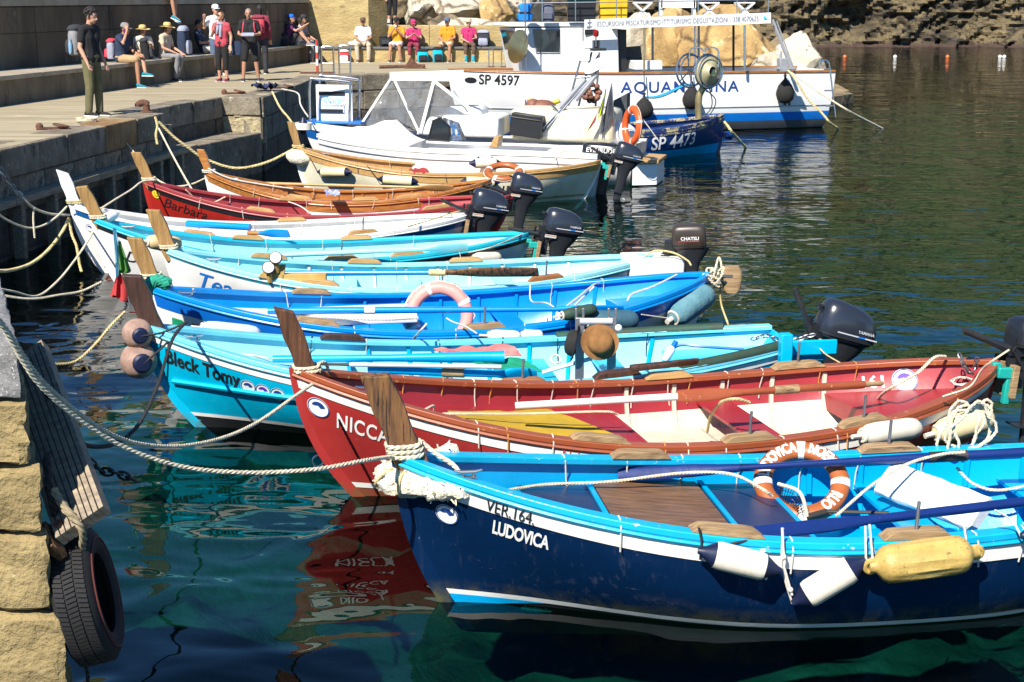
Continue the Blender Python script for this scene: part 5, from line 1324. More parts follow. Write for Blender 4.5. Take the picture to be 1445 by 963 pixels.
# coil of rope hung over the far gunwale, and loose lines
R_ = random.Random(8); pts = []
c0 = zz(1362, 606, 0.70)
for k in range(90):
    q = k / 90 * 2 * PI * 5.0; rr = 1 + 0.22 * math.sin(k * 1.3)
    pts.append(c0 + Vector((0.13 * rr * math.cos(q) + 0.04 * math.sin(q * .2), -0.06 + 0.05 * math.sin(q * .37), 0.16 * rr * math.sin(q) + 0.10 * rr * math.cos(q) * .55 + .02)))
single('rope_coil', rope_mb(pts, 0.010), M_rope, 'loose coil of pale rope hung over the far gunwale of the navy boat', 'rope coil')
rope('pale line crossing the deck hatch of the navy boat', [zz(708, 693, .62), zz(770, 684, .58), zz(860, 680, .55), zz(960, 668, .56), zz(1030, 669, .57), zz(1075, 690, .55), zz(1090, 700, .50)], 0.010, group='loose lines in the boats')
rope('pale line rising from the lifebuoy to the rope coil', [zz(1180, 728, .50), zz(1230, 685, .60), zz(1280, 655, .66), zz(1330, 641, .68), zz(1362, 638, .70)], 0.010, group='loose lines in the boats')
rope('slack pale line in the stern of the navy boat', [zz(1350, 660, .55), zz(1372, 682, .45), zz(1405, 692, .42), zz(1450, 685, .45), zz(1500, 670, .5)], 0.010, group='loose lines in the boats')
for (px, py), (qx, qy) in (((1104, 745), (1106, 800)), ):
    a, b = B1.hullpix(px, py, .035), B1.hullpix(qx, qy, .07)
    single('cord_bunch', MB().tube(curve_pts([a, a.lerp(b, .5), b, b + Vector((-.08, -.01, -.03)), b + Vector((-.1, -.01, -.07))], 4), .008, 6).ball(a.lerp(b, .75), .018, 8, 6).tube([b, b + Vector((.03, -.01, -.10)), b + Vector((.05, -.01, -.16))], .008, 6).ball(b + Vector((.04, -.01, -.13)), .016, 8, 6), M_rope_w, 'knotted white cord bunch dangling between the two white fenders', 'cord')
# ---------- red boat
M_mustard = mat('mustard yellow cloth', (0.46, 0.29, 0.012), rough=0.9, var=0.15, vscale=2.5, bump=0.25, bscale=120)
cs = [zz(632, 570, .555), zz(772, 567, .42), zz(884, 615, .37), zz(690, 606, .46)]
def cloth(label, corners, m, name='cloth', amp=0.012, n=22, th=0.008, cat='cloth', drop=None):
    o1 = sum(corners, Vector()) / 4; o1 = Vector((o1.x, o1.y, min(c.z for c in corners))); o0 = Vector()
    top = []
    for j in range(n + 1):
        r = []
        for i in range(n + 1):
            u, v = i / n, j / n
            p = (corners[0] * (1 - u) + corners[1] * u) * (1 - v) + (corners[3] * (1 - u) + corners[2] * u) * v - o0
            e = Vector((0.03 * noise.noise(Vector((v * 4, 3, 1))) * (1 if u in (0, 1) else 0.6), 0.02 * noise.noise(Vector((u * 5, 7, 1))), 0))
            z = amp * (1 + noise.noise(Vector((u * 3.5 + v * 1.2, v * 3, 4.4)))) + amp * .8 * noise.noise(Vector((u * 9, v * 5, 1.4)))
            if drop: z += drop(u, v)
            r.append(p + e + Vector((0, 0, z)))
        top.append(r)
    mb = MB().grid(top); bot = [[p - Vector((0, 0, th)) for p in r] for r in top]; mb.grid(bot, True)
    edge = lambda a, b: mb.grid([a, b])
    edge(top[0], bot[0]); edge(bot[-1], top[-1]); edge([r[0] for r in bot], [r[0] for r in top]); edge([r[-1] for r in top], [r[-1] for r in bot])
    return single(name, mb, m, label, cat, smooth_ang=1.2, origin=o1)
n = 24; top = []
for j in range(n + 1):
    r_ = []
    for i in range(n + 1):
        u, v = i / n, j / n; p = (cs[0] * (1 - u) + cs[1] * u) * (1 - v) + (cs[3] * (1 - u) + cs[2] * u) * v; q = B2.loc(p); tt = clamp(q.x / B2.L)
        k = clamp(abs(q.y) / max(.05, B2.y(tt, B2.zs(tt) - .17) - .034)); z = B2.zs(tt) - .17 + .02 * (1 - k * k) + .022 + .010 * noise.noise(Vector((u * 3.5 + v, v * 3, 4.4))) + .006 * noise.noise(Vector((u * 11, v * 4, 1)))
        r_.append(B2.W((q.x + .02 * noise.noise(Vector((v * 5, 2, 2))), clamp(q.y, -(B2.y(tt, B2.zs(tt) - .1) - .10), 9), z)))
    top.append(r_)
mb = MB().grid(top); bot = [[p - Vector((0, 0, .012)) for p in r_] for r_ in top]; mb.grid(bot, True)
for a_, b_ in ((top[0], bot[0]), (bot[-1], top[-1]), ([r_[0] for r_ in bot], [r_[0] for r_ in top]), ([r_[-1] for r_ in top], [r_[-1] for r_ in bot])): mb.grid([a_, b_])
single('cloth', mb, M_mustard, 'mustard yellow cloth spread over the red boat foredeck', 'cloth', smooth_ang=1.2)
M_polew = mat('white painted pole', (0.78, 0.77, 0.74), rough=0.4, var=0.08)
oar('white pole lying along the far side of the red boat', [zz(727, 573, .60), zz(956, 560, .66)], M_polew, 0.026, cat='pole', name='boat_pole', r2=0.028)
oar('brick red oar with bare wood grip in the red boat', [zz(1246, 541, .60), zz(955, 560, .62)], C_redgun, 0.030, 0.5, handle=0.16, sleeve=(0.72, 0.92), m_sleeve=M_pad, m_handle=M_pad, blade_w=0.05)
rope('white line lying over the mustard cloth', [zz(600, 578, .62), zz(612, 573, .60), zz(615, 584, .52), zz(640, 584, .54), zz(740, 584, .50), zz(850, 581, .49), zz(872, 585, .45)], 0.009, group='loose lines in the boats')
rope('arched pale rope in the middle of the red boat', [zz(998, 610, .20), zz(1003, 588, .38), zz(1018, 568, .56), zz(1040, 563, .62), zz(1058, 568, .58)], 0.012, group='loose lines in the boats', m=M_rope_y)
rope('pale rope rising over the far gunwale of the red boat', [zz(1232, 588, .12), zz(1240, 562, .40), zz(1262, 545, .58), zz(1295, 526, .66), zz(1318, 505, .74), zz(1334, 503, .72)], 0.013, group='loose lines in the boats')
rope('pale grey line along the red stern gunwale', [zz(1330, 560, .66), zz(1368, 546, .72), zz(1385, 522, .86), zz(1400, 510, .95), zz(1424, 494, 1.05)], 0.008, m=M_rope, group='loose lines in the boats', laid=False)
R_ = random.Random(3); pts = []
for k in range(60): q = k * .62; pts.append(zz(1357 + 14 * math.cos(q) + R_.uniform(-3, 3), 538 + 5 * math.sin(q) + R_.uniform(-1, 1), .56 + .004 * k / 10 + .02 * math.sin(k)))
single('rope_coil', rope_mb(curve_pts(pts, 3), 0.006), M_rope_w, 'small heap of white cord on the red stern deck', 'rope coil')
single('chain', chain_mb([zz(1355, 503, .76), zz(1360, 515, .70), zz(1370, 527, .62), zz(1376, 520, .66), zz(1379, 505, .76)], 0.05, 0.006), M_dsteel, 'galvanised chain looped over the red stern', 'chain')
f = fender('cream fender between the red stern and the navy boat', aty(1318, 612, 11.0), aty(1400, 588, 11.2), 0.095, M_fcream, M_fcream, 'bag')
f = fender('white fender showing beside the white strake of the red boat', B2.hullpix(1215, 615, .09), B2.hullpix(1298, 603, .09), 0.08, M_fwhite, M_fwhite, 'bag')
px2 = B2.loc(B2.post_base)
wp = wrap(B2, M_rope, 2, 0.014, px2.z - 0.03, px2.x + 0.015, 0.09, 0.062)
rope('pale rope wound round the split post of the red boat', wp + [B2.W((0.24, .06, .98)), B2.W((0.27, .10, .90))], 0.013, group='ropes made fast at the bows')
stern2 = B2.W((B2.L + 0.02, 0, B2.ze - 0.02))
outboard('navy outboard cut by the right edge behind the red stern', B2.W((B2.L + 0.10, -0.02, 0.66)), B2.ang, 1.08, 0.10, 'k', '', tiller=0.30, teal=True)
# ---------- turquoise boat
M_coco = mat('brown pink buoy skin', (0.50, 0.34, 0.26), rough=0.75, col2=(0.22, 0.13, 0.10), vscale=5, bump=0.4, bscale=20, spots=((0.12, 0.08, 0.06), 0.62, 5, 0.1))
for (px, py, rr, lab) in ((194, 471, 0.125, 'upper round brown bow fender of the turquoise boat'), (196, 509, 0.15, 'lower larger round brown bow fender of the turquoise boat')):
    c = aty(px, py, B3.p0.y - 0.08)
    t = thing('round_fender', lab, 'fender', (c.x, c.y, c.z - rr), 0, 'round fenders under the turquoise bow')
    d = Vector((0.38, -0.80, 0.02)).normalized()
    build('ball', MB().lathe([(rr * math.sin(PI * i / 12) * (1.0), -rr * math.cos(PI * i / 12)) for i in range(13)], (0, 0, rr), d, 20), M_coco, t)
    build('neck', MB().lathe([(rr * .55, rr * .80), (rr * .52, rr * .92), (rr * .36, rr * 1.02), (rr * .40, rr * 1.08), (.02, rr * 1.1)], (0, 0, rr), d, 14), M_fnavy, t)
    e = Vector((0, 0, rr)) + d * rr * 1.05
    build('hanging_cord', MB().tube(curve_pts([e, e.lerp(B3.W((.33, -.12, .90)) - t.location, .5) - Vector((0, 0, .02)), B3.W((.33, -.12, .90)) - t.location], 5), .009, 6), M_rope_k, t)
rope('black line dropping from the turquoise bow cleat towards the quay', [B3.W((.36, -.16, .93)), aty(243, 480, 11.2), aty(222, 545, 10.4), aty(195, 600, 9.5), aty(160, 627, 8.8), aty(120, 628, 8.2), aty(95, 605, 7.9), aty(60, 545, 7.4)], 0.013, M_rope_k)
zt = .46
oar('cyan oar lying in the turquoise boat beside the red cloth', [zz(385, 507, .56), zz(712, 504, .58)], C_cyan, 0.030, 0.0, sleeve=(1.28, 1.42), m_sleeve=M_pad, r2=0.055)
oar('second cyan oar under the silver pole in the turquoise boat', [zz(520, 521, .52), zz(758, 530, .52)], C_cyan, 0.036, 0.3, sleeve=(0.62, 0.80), m_sleeve=M_pad, blade_w=0.08)
oar('silver boat hook pole with a black end in the turquoise boat', [zz(452, 514, .56), zz(708, 518, .60)], M_silver, 0.018, handle=0.25, m_handle=M_black, cat='boat hook', name='boat_hook', r2=0.018)
oar('thin white oar shaft under the hat frame in the turquoise boat', [zz(765, 526, .35), zz(835, 506, .45)], M_polew, 0.018, handle=0.0, r2=0.02)
oar('dark wooden sculling oar end beside the hat frame', [zz(890, 520, .60), zz(985, 510, .62)], M_darkpost, 0.03, blade=0.25, blade_w=0.04, r2=0.03)
M_redcloth = mat('faded red cloth', (0.60, 0.20, 0.18), rough=0.95, col2=(0.42, 0.10, 0.10), vscale=6, bump=0.6, bscale=30)
M_greencloth = mat('green cloth', (0.0, 0.24, 0.13), rough=0.9, var=0.2, vscale=5, bump=0.3, bscale=60)
cloth('crumpled faded red cloth in the turquoise boat', [zz(612, 497, .50), zz(722, 491, .53), zz(736, 505, .48), zz(640, 505, .50)], M_redcloth, amp=0.025)
cloth('green cloth over the cyan oar in the turquoise boat', [zz(655, 510, .54), zz(735, 508, .54), zz(765, 526, .48), zz(700, 524, .50)], M_greencloth, amp=0.015)
# frame with hats
t = thing('metal_stand', 'dark metal frame standing in the turquoise boat with a rail and white knobs', 'frame', aty(845, 518, B3.W((B3.L * .68, 0, 0)).y - .12))
o0 = t.location; Yf = o0.y
L_, R2 = aty(818, 522, Yf) - o0, aty(862, 522, Yf) - o0; LT, RT = aty(818, 448, Yf) - o0, aty(864, 448, Yf) - o0
L_.z = R2.z = -0.22
for nm, a, b in (('frame_post', L_, LT), ('frame_post', R2, RT)):
    build(nm, MB().box((a + b) / 2, (0.075, 0.05, (b - a).length)).box(b + Vector((-.03, 0, .03)), (.02, .03, .10)).box(b + Vector((.03, 0, .03)), (.02, .03, .10)), M_dsteel, t, bevel=.004)
build('rail', MB().tube([LT + Vector((0, -.02, -.03)), RT + Vector((0, -.02, -.03))], .028, 10), M_silver, t)
for p_ in (LT + Vector((.06, -.06, -.12)), RT + Vector((.05, -.06, -.08))): build('knob', MB().tube([p_ + Vector((0, .06, 0)), p_], .014, 8).ball(p_, .032, 10, 8), M_whitep, t)
def hat(label, c, m, tiltm, r=0.13, name='hat', brim=1.45, dome=0.75, bm=None):
    t = thing(name, label, 'hat', c); Rm = tiltm
    mb = MB().lathe([(r * .02, r * dome * 1.0), (r * .55, r * dome * .97), (r * .82, r * dome * .8), (r * .95, r * .35), (r, 0.0)], n=18, cap=False); mb.xform(Rm.to_4x4()); build('crown', mb, m, t)
    rows = []
    for k in range(4):
        rr = lerp(r * .98, r * brim, k / 3); rows.append([(rr * math.cos(q), rr * math.sin(q) * .92, r * (0.0 + 0.12 * (k / 3) ** 2 * math.cos(2 * q))) for q in [2 * PI * j / 24 for j in range(25)]])
    mb = MB().grid(rows).grid([[Vector(p) - Vector((0, 0, .006)) for p in r_] for r_ in rows], True); mb.xform(Rm.to_4x4()); build('brim', mb, bm or m, t)
    return t
M_hatbrown = mat('brown suede hat', (0.26, 0.12, 0.035), rough=0.9, var=0.35, vscale=9, bump=0.3, bscale=60)
hat('brown suede hat hanging on the metal frame', aty(846, 483, Yf - .10), M_hatbrown, Matrix.Rotation(1.25, 3, 'X') @ Matrix.Rotation(0.2, 3, 'Y'), 0.115)
hat('black hat hanging on the left post of the frame', aty(813, 485, Yf - .02), M_fblack, Matrix.Rotation(-0.2, 3, 'Z') @ Matrix.Rotation(-1.35, 3, 'Y') , 0.12, brim=1.35)
p3 = B3.W((B3.L + 0.19, -0.08, 0.50))
outboard('large dark grey outboard on the bracket of the turquoise boat', p3, B3.ang, 1.02, 0.28, 'a', tiller=0.9, block=False)
single('chain', chain_mb([p3 + Vector((.02, -.12, .16)), p3 + Vector((-.2, -.12, .10)), p3 + Vector((-.36, -.14, .16)), p3 + Vector((-.5, -.1, .12))], 0.06, 0.006), M_dsteel, 'chain locking the large outboard to the turquoise stern', 'chain')
single('small_float', MB().ball(aty(1151, 505, p3.y - .25), .042, 10, 8, (1, 1, 1.3)).tube([aty(1151, 498, p3.y - .25), aty(1150, 480, p3.y - .2)], .005, 5), M_lb_pink, 'small pink float dangling below the large outboard', 'float')
rope('yellow cord from the large outboard down to the red gunwale', [p3 + Vector((.05, -.15, .10)), aty(1165, 500, p3.y - .5), aty(1192, 516, p3.y - .9)], .007, M_rope_y, group='loose lines in the boats', laid=False)
rope('blue fuel hose in the turquoise stern', [zz(945, 496, .50), zz(960, 487, .56), zz(990, 489, .56), zz(1050, 493, .54)], .014, mat('blue hose', (0.0, .15, .45), rough=.4), group='loose lines in the boats', laid=False, name='fuel_hose', cat='hose')
single('rope_coil', rope_mb(curve_pts([zz(785 + 7 * math.cos(k * 1.1) * (1 + .3 * math.sin(k)), 507 + 6 * math.sin(k * 1.1), .56) for k in range(16)], 5), .008), M_rope_w, 'tangle of white cord left of the hat frame', 'rope coil')
t = thing('dip_bottle', 'small white and blue bottle hanging inside the turquoise boat', 'bottle', zz(938, 508, .45))
build('bottle_body', MB().lathe([(.03, 0), (.038, .02), (.038, .11), (.018, .14)], axis=(.5, 0, .86), n=12), M_whitep, t); build('bottle_cap', MB().lathe([(.024, .14), (.024, .19)], axis=(.5, 0, .86), n=10), M_bluelet, t)
# ---------- bright blue boat
M_pinkc = B4.W((2.75, 0.10, 0.30))
lifebuoy('faded pink lifebuoy standing in the bright blue boat', aty(620, 446, B4.W((2.75, 0, 0)).y) , (-0.05, -0.96, 0.25), 0.275, 0.062, M_lb_pink, bands=(1.95, 3.6, 5.2, 0.5), flat=0.8, bw=0.07)
oar('long bright blue oar passing before the pink lifebuoy', [zz(378, 439, .58), zz(500, 433, .62), zz(880, 436, .60)], C_blue, 0.033, 0.6, r2=0.022, sleeve=(0.92, 1.02), m_sleeve=M_lb_band, blade_w=0.05)
t = thing('seat_cushion', 'white cushion lying in the bright blue boat', 'cushion', zz(495, 455, .38)); 
build('cushion', MB().loft([superring((x_, 0, .07), (0, 1, 0), (0, 0, 1), .28, .06, 4, 16) for x_ in (-.62, -.60, 0, .60, .62)]), M_white, t, rot=(0, 0, B4.ang))
rope('twisted white rope lying on the white cushion', [zz(415, 445, .53), zz(470, 448, .53), zz(530, 451, .53), zz(590, 449, .52)], 0.014, M_rope_w, group='loose lines in the boats')
f = fender('large teal cloth covered fender under the bright blue stern', B4.hullpix(948, 450, .13), B4.hullpix(1002, 412, .13), 0.125, M_fteal, M_fteal, 'bag'); hang(f, B4.hullpix(948, 450, .13), B4.hullpix(905, 444, .03))
f = fender('slate blue fender lying between the bright blue and turquoise boats', aty(826, 453, 14.35), aty(900, 452, 14.55), 0.10, M_fblue, M_fblue, 'bag')
f = fender('pale cloth fender beside the sticker marked bow', aty(282, 463, 13.55), aty(368, 472, 13.75), 0.075, mat('pale blue grey cloth', (.50, .58, .60), rough=.9, var=.15, bump=.4), M_fwhite, 'bag')
for i, (px, py, qx, qy, lab) in enumerate(((688, 474, 735, 476, 'left of two white fenders tucked under the bright blue gunwale'), (736, 474, 766, 475, 'right of two white fenders tucked under the bright blue gunwale'))):
    fender(lab, B4.hullpix(px, py, .06), B4.hullpix(qx, qy, .06), 0.06, M_fwhite, M_fwhite, 'bag')
fender('rolled dark green fender on the bright blue gunwale', zz(792, 446, .60), zz(842, 436, .64), 0.06, M_greenfoam, M_greenfoam, 'bag')
# wooden block and rope bundle at its stern
s4 = B4.W((B4.L + .04, 0, .70))
t = thing('rudder_head', 'wooden rudder block lashed to the bright blue stern', 'rudder', s4 + Vector((.16, -.02, -.14)))
build('rudder_block', MB().loft([superring((0.02, 0, z_), (1, 0, 0), (0, 1, 0), a_, .05, 4, 16) for z_, a_ in ((0, .06), (.04, .09), (.14, .105), (.22, .10), (.27, .07))]), M_pad, t); build('iron_strap', MB().box((-.06, 0, .18), (.16, .112, .025)), M_dsteel, t)
R_ = random.Random(6); pts = [s4 + Vector((R_.gauss(0, .06) + .02, R_.gauss(0, .05) - .03, R_.gauss(0, .06) + .02)) for k in range(34)]
single('rope_bundle', rope_mb(curve_pts(pts, 5), .011), M_rope, 'knotted bundle of pale rope on the bright blue stern', 'rope bundle')
rope('pale line from the bright blue stern down into the water', [s4 + Vector((.06, -.05, -.03)), aty(1018, 430, s4.y), aty(1029, 462, s4.y - .1), at(1033, 480, -.05)], .010, M_rope_y)
rope('white line looping along the bright blue gunwale', [zz(885, 425, .60), zz(892, 415, .66), zz(920, 405, .72), zz(945, 393, .76), zz(955, 388, .74)], .010, M_rope_w, group='loose lines in the boats')
rope('white line from the bow cleat along the bright blue deck', [B4.W((.40, -.12, .80)), zz(275, 420, .62), zz(320, 436, .56), zz(395, 442, .52)], .009, M_rope, group='loose lines in the boats')
for a_, b_, lab in (((838, 405), (812, 430), 'short white stern line crossing the bright blue gunwale'), ((602, 457), (584, 478), 'knotted white line at the middle of the bright blue gunwale')):
    rope(lab, [zz(*a_, .68), zz((a_[0] + b_[0]) / 2, (a_[1] + b_[1]) / 2, .62), B4.hullpix(b_[0], b_[1], .03)], .010, M_rope_w, group='loose lines in the boats')
# braided green fender at the bow
gp = [B4.W((-.02, -.02, .66)), B4.W((.08, -.16, .80)), B4.W((.20, -.16, .82))]
pts = curve_pts([aty(238, 402, 13.95), aty(222, 396, 13.95), aty(208, 405, 13.95), aty(206, 425, 13.9), aty(212, 450, 13.85)], 8)
single('green_rope_fender', rope_mb(pts, .062, strands=5, lay=.20, n=7), M_rope_g, 'thick green braided rope hanging over the sticker marked bow', 'rope fender')
# hanging flag
t = thing('hanging_flag', 'limp flag with light blue, green and red cloth hanging at the bows', 'flag', aty(182, 432, 13.6))
o0 = t.location; st, sb_ = aty(160, 322, 13.6) - o0, aty(185, 438, 13.6) - o0
build('flag_staff', MB().tube([sb_, st], .010, 6), M_dsteel, t)
def flagpiece(name, P, col, th=.01):
    rows = [[p_ + Vector((0, .03 * math.sin(i * 1.9 + j), 0)) for i, p_ in enumerate([a_.lerp(b_, k / 6) for k in range(7)])] for j, (a_, b_) in enumerate(P)]
    mb = MB().grid(rows).grid([[p_ + Vector((0, th, 0)) for p_ in r_] for r_ in rows], True); build(name, mb, col, t, smooth_ang=1.2)
Fp = lambda x, y: aty(x, y, 13.58) - o0
flagpiece('blue_cloth', [(Fp(159, 322), Fp(164, 324)), (Fp(160, 345), Fp(169, 346)), (Fp(162, 370), Fp(171, 372)), (Fp(164, 392), Fp(168, 392))], mat('light blue flag cloth', (.25, .50, .62), rough=.9))
flagpiece('green_cloth', [(Fp(167, 340), Fp(170, 342)), (Fp(166, 358), Fp(178, 364)), (Fp(166, 380), Fp(184, 383)), (Fp(166, 386), Fp(182, 386))], mat('green flag cloth', (.06, .20, .03), rough=.9, var=.3))
flagpiece('red_cloth', [(Fp(165, 387), Fp(172, 388)), (Fp(160, 400), Fp(178, 402)), (Fp(156, 414), Fp(181, 425)), (Fp(155, 417), Fp(180, 428))], mat('red flag cloth', (.42, .035, .035), rough=.9, var=.3))
# ---------- pale cyan boat
t = thing('bow_roller', 'wooden net roller frame with two white wheels at the pale cyan bow', 'net roller', zz(375, 400, .50)); o0 = t.location
M_ply = mat('ochre plywood', (.52, .35, .10), rough=.7, col2=(.36, .22, .06), vscale=6)
build('cheek_board', MB().prism([aty(363, 392, o0.y - .1) - o0, aty(381, 374, o0.y - .1) - o0, aty(403, 374, o0.y - .1) - o0, aty(400, 397, o0.y - .1) - o0], (0, .04, 0)), M_ply, t, bevel=.006)
build('roller_beam', MB().prism([aty(398, 388, o0.y - .1) - o0, aty(460, 387, o0.y - .1) - o0, aty(460, 399, o0.y - .1) - o0, aty(398, 397, o0.y - .1) - o0], (0, .10, 0)), M_ply, t, bevel=.006)
for px, py in ((379, 378), (389, 364)):
    c = aty(px, py, o0.y - .16) - o0
    w_ = build('roller_wheel', MB().lathe([(.055, -.02), (.06, -.012), (.045, 0), (.06, .012), (.055, .02)], c, (.15, -1, .3), 18), M_whitep, t); build('wheel_rim', MB().torus(c, .058, .012, (.15, -1, .3), 20, 6), M_rust, w_)
    build('wheel_spindle', MB().tube([c, c + Vector((.0, .06, -.16))], .03, 8), M_ply, t)
oar('blue oar with a brown wooden blade in the pale cyan boat', [zz(400, 386, .58), zz(760, 384, .66)], C_blue, 0.030, 1.0, M_oldpost, blade_w=0.07, r2=.028, sleeve=(1.6, 1.78), m_sleeve=M_rope_y)
outboard('boxy black brown outboard behind the pale cyan stern', B5.W((B5.L + .18, .05, .56)), B5.ang, .98, -0.05, 'b', 'CHATSU', turn=-.25, tiller=None)
rope('yellow lines tangled on the pale cyan stern', [zz(910, 362, .64), zz(925, 354, .72), zz(950, 357, .70), zz(970, 368, .66), zz(975, 375, .62)], .011, M_rope_y, group='loose lines in the boats')
fender('cream fender between the aqua and pale cyan sterns', B6.hullpix(668, 365, .07), B6.hullpix(706, 364, .07), .075, M_fwhite, M_fwhite, 'bag')
fender('pale fender at the bow of the pale cyan boat', aty(207, 341, 17.1), aty(256, 345, 17.3), .085, mat('sand fender vinyl', (.62, .46, .24), rough=.5, var=.2), M_fcream, 'bag')
# ---------- boats further back
oar('pale oar lying along the aqua boat', [zz(400, 360, .56), zz(660, 349, .64)], C_ltcyan, .030, .5, r2=.028)
oar('short blue oar lying in the white boat', [zz(264, 316, .62), zz(353, 321, .62)], C_blue, .045, handle=0.0, r2=.045)
oar('blue oar blade with brown grip in the white boat', [zz(350, 329, .58), zz(408, 330, .60)], M_varnish, .03, .4, C_blue)
oar('teak oar lying in the varnished boat', [zz(330, 258, .62), zz(640, 266, .62)], M_teak, .025, .6)
cloth('blue and white rag in the varnished boat', [zz(458, 272, .62), zz(478, 272, .62), zz(480, 277, .62), zz(460, 277, .62)], mat('blue white rag', (.5, .55, .7), rough=.9, col2=(.08, .12, .4), vscale=14), amp=.03, n=8)
outboard('left of three dark grey outboards, behind the white boat stern', B7.W((B7.L - .05, -.05, .52)), B7.ang, .97, .16, 'a', tiller=.30, teal=False)
outboard('upper right of three dark grey outboards, behind the red boat stern', B8.W((B8.L - .06, .05, .54)), B8.ang, .92, .16, 'a', tiller=.20)
outboard('lower right of three dark grey outboards, behind the aqua stern', B6.W((B6.L + .12, -.02, .50)), B6.ang, .95, .16, 'a', tiller=.05, teal=True)
outboard('dark grey outboard behind the teak railed boat stern', B10.W((B10.L + .16, -.10, .58)), B10.ang, .96, .22, 'a', tiller=.30, teal=True)
lifebuoy('orange brown lifebuoy lying in the teak railed boat', zz(711, 243, .66), (0, -.35, .93), .26, .06, M_lb_orange, bands=(.3, 2.8, 4.2, 5.4), flat=.8, bw=.1)
f = fender('yellowed fender with navy ends at the teak railed bow', B10.hullpix(448, 243, .10), B10.hullpix(496, 243, .10), .085, M_fcream); hang(f, B10.hullpix(448, 243, .1), B10.hullpix(437, 222, .03), M_rope_k)
f = fender('second yellowed fender with navy ends along the teak rail', B10.hullpix(533, 253, .10), B10.hullpix(590, 257, .10), .085, M_fcream); hang(f, B10.hullpix(533, 253, .1), B10.hullpix(518, 234, .03), M_rope_k)
f = fender('third yellowed fender with navy ends under the teak rail near its middle', B10.hullpix(650, 256, .10), B10.hullpix(705, 258, .10), .08, M_fcream)
f = fender('white fender with navy ends lying inside the far rail of the teak railed boat', zz(662, 231, .72), zz(708, 230, .72), .085, M_fwhite)
cloth('small red cloth in the teak railed boat', [zz(577, 242, .72), zz(600, 240, .72), zz(606, 245, .72), zz(584, 246, .72)], mat('dark red cloth', (.35, .03, .03), rough=.9), amp=.03, n=8)
single('frayed_bow_pad', MB().lathe([(.05, -.2), (.13, -.1), (.14, .1), (.05, .22)], B10.W((.05, -.06, .78)), (1, -.25, -.15), 14), M_fluff, 'pale frayed rope pad at the teak railed bow', 'bow fender')
fender('white stubby fender on the bow of the white boat with dark blue band', aty(146, 310, 18.4), aty(164, 302, 18.6), .06, M_gel, M_gel, 'bag')
# ---------- mooring ropes on the left
def rope_to(label, px_pts, Y0, Y1, r=.012, m=None, **k):
    n = len(px_pts) - 1; return rope(label, [aty(x, y, lerp(Y0, Y1, i / n)) for i, (x, y) in enumerate(px_pts)], r, m, **k)
yb7, yb6, yb8, yb9, yb10 = B7.p0.y, B6.p0.y, B8.p0.y, B9.p0.y, B10.p0.y
single('chain', chain_mb([aty(-8, 228, 17.6), aty(12, 258, 17.8), aty(32, 280, 18.0)], .09, .011), M_dsteel, 'galvanised mooring chain coming in from the left edge', 'chain')
rope_to('pale rope from the left chain to the white bow', [(32, 280), (48, 294), (70, 302), (98, 304)], 18.0, yb7, .016)
rope_to('frayed rope tail dangling under the left chain', [(48, 294), (47, 310), (49, 336)], 18.2, 18.2, .012, M_rope)
rope_to('pale rope looping low from the left edge up to the white bow', [(-10, 297), (12, 312), (40, 322), (62, 318), (80, 306), (94, 292)], 17.2, yb7, .014)
rope_to('thick yellowed rope from the left edge to the white bow', [(-12, 382), (12, 382), (42, 373), (66, 355), (86, 330), (97, 309)], 15.6, yb7, .020, M_rope_y)
rope_to('yellowed rope tail under the white bow', [(98, 308), (101, 330), (108, 348), (112, 372), (115, 384)], yb7, yb7 - .2, .018, M_rope_y)
rope_to('pale rope sweeping from the left edge to the aqua bow', [(-10, 406), (20, 412), (52, 418), (80, 398), (105, 368), (124, 340), (131, 327)], 15.0, yb6, .013)
rope_to('pale rope skimming the water towards the hanging flag', [(-10, 415), (42, 422), (80, 417), (115, 411), (143, 398)], 14.8, 15.8, .013)
rope_to('yellow green rope dipping from the turquoise bow into the water', [(176, 440), (158, 458), (135, 485), (110, 508), (85, 514), (55, 511)], 13.4, 12.6, .012, M_rope_y)
rope_to('pale rope between the white bow and the red bow with black band', [(140, 296), (162, 282), (185, 268), (200, 257), (218, 255)], yb7 + .1, yb8, .013)
rope_to('pale rope from the quay to the varnished bow', [(160, 177), (175, 198), (190, 217), (205, 240), (222, 254), (243, 263), (268, 261), (290, 252)], 26.0, yb9, .015)
rope_to('tight pale rope from the bollard down to the red gunwale', [(222, 178), (240, 213), (258, 246), (272, 270)], 26.4, yb8 + .5, .016)
rope_to('slack pale line over the bow of the red boat with black band', [(262, 268), (280, 283), (300, 286), (318, 278)], yb8 + .3, yb8 + .6, .011, M_rope)
rope_to('thick yellow rope from the bollard sagging to the teak railed bow', [(224, 172), (245, 193), (265, 208), (285, 222), (318, 235), (345, 237), (380, 228), (414, 211)], 26.6, yb10, .024, M_rope_y)
rope_to('yellow and blue rope from the quay edge to the motor boat bows', [(384, 130), (395, 152), (408, 168), (416, 182), (420, 196)], 32.0, 28.5, .022, M_rope_y)
rope_to('white rope from the quay edge to the motor boat bows', [(398, 126), (420, 132), (424, 148), (434, 164), (446, 178)], 33.0, 29.5, .016, M_rope_w)
rope_to('knotted cords below the bollard', [(219, 165), (222, 178), (220, 190), (222, 204)], 26.3, 26.2, .022, M_rope_y)
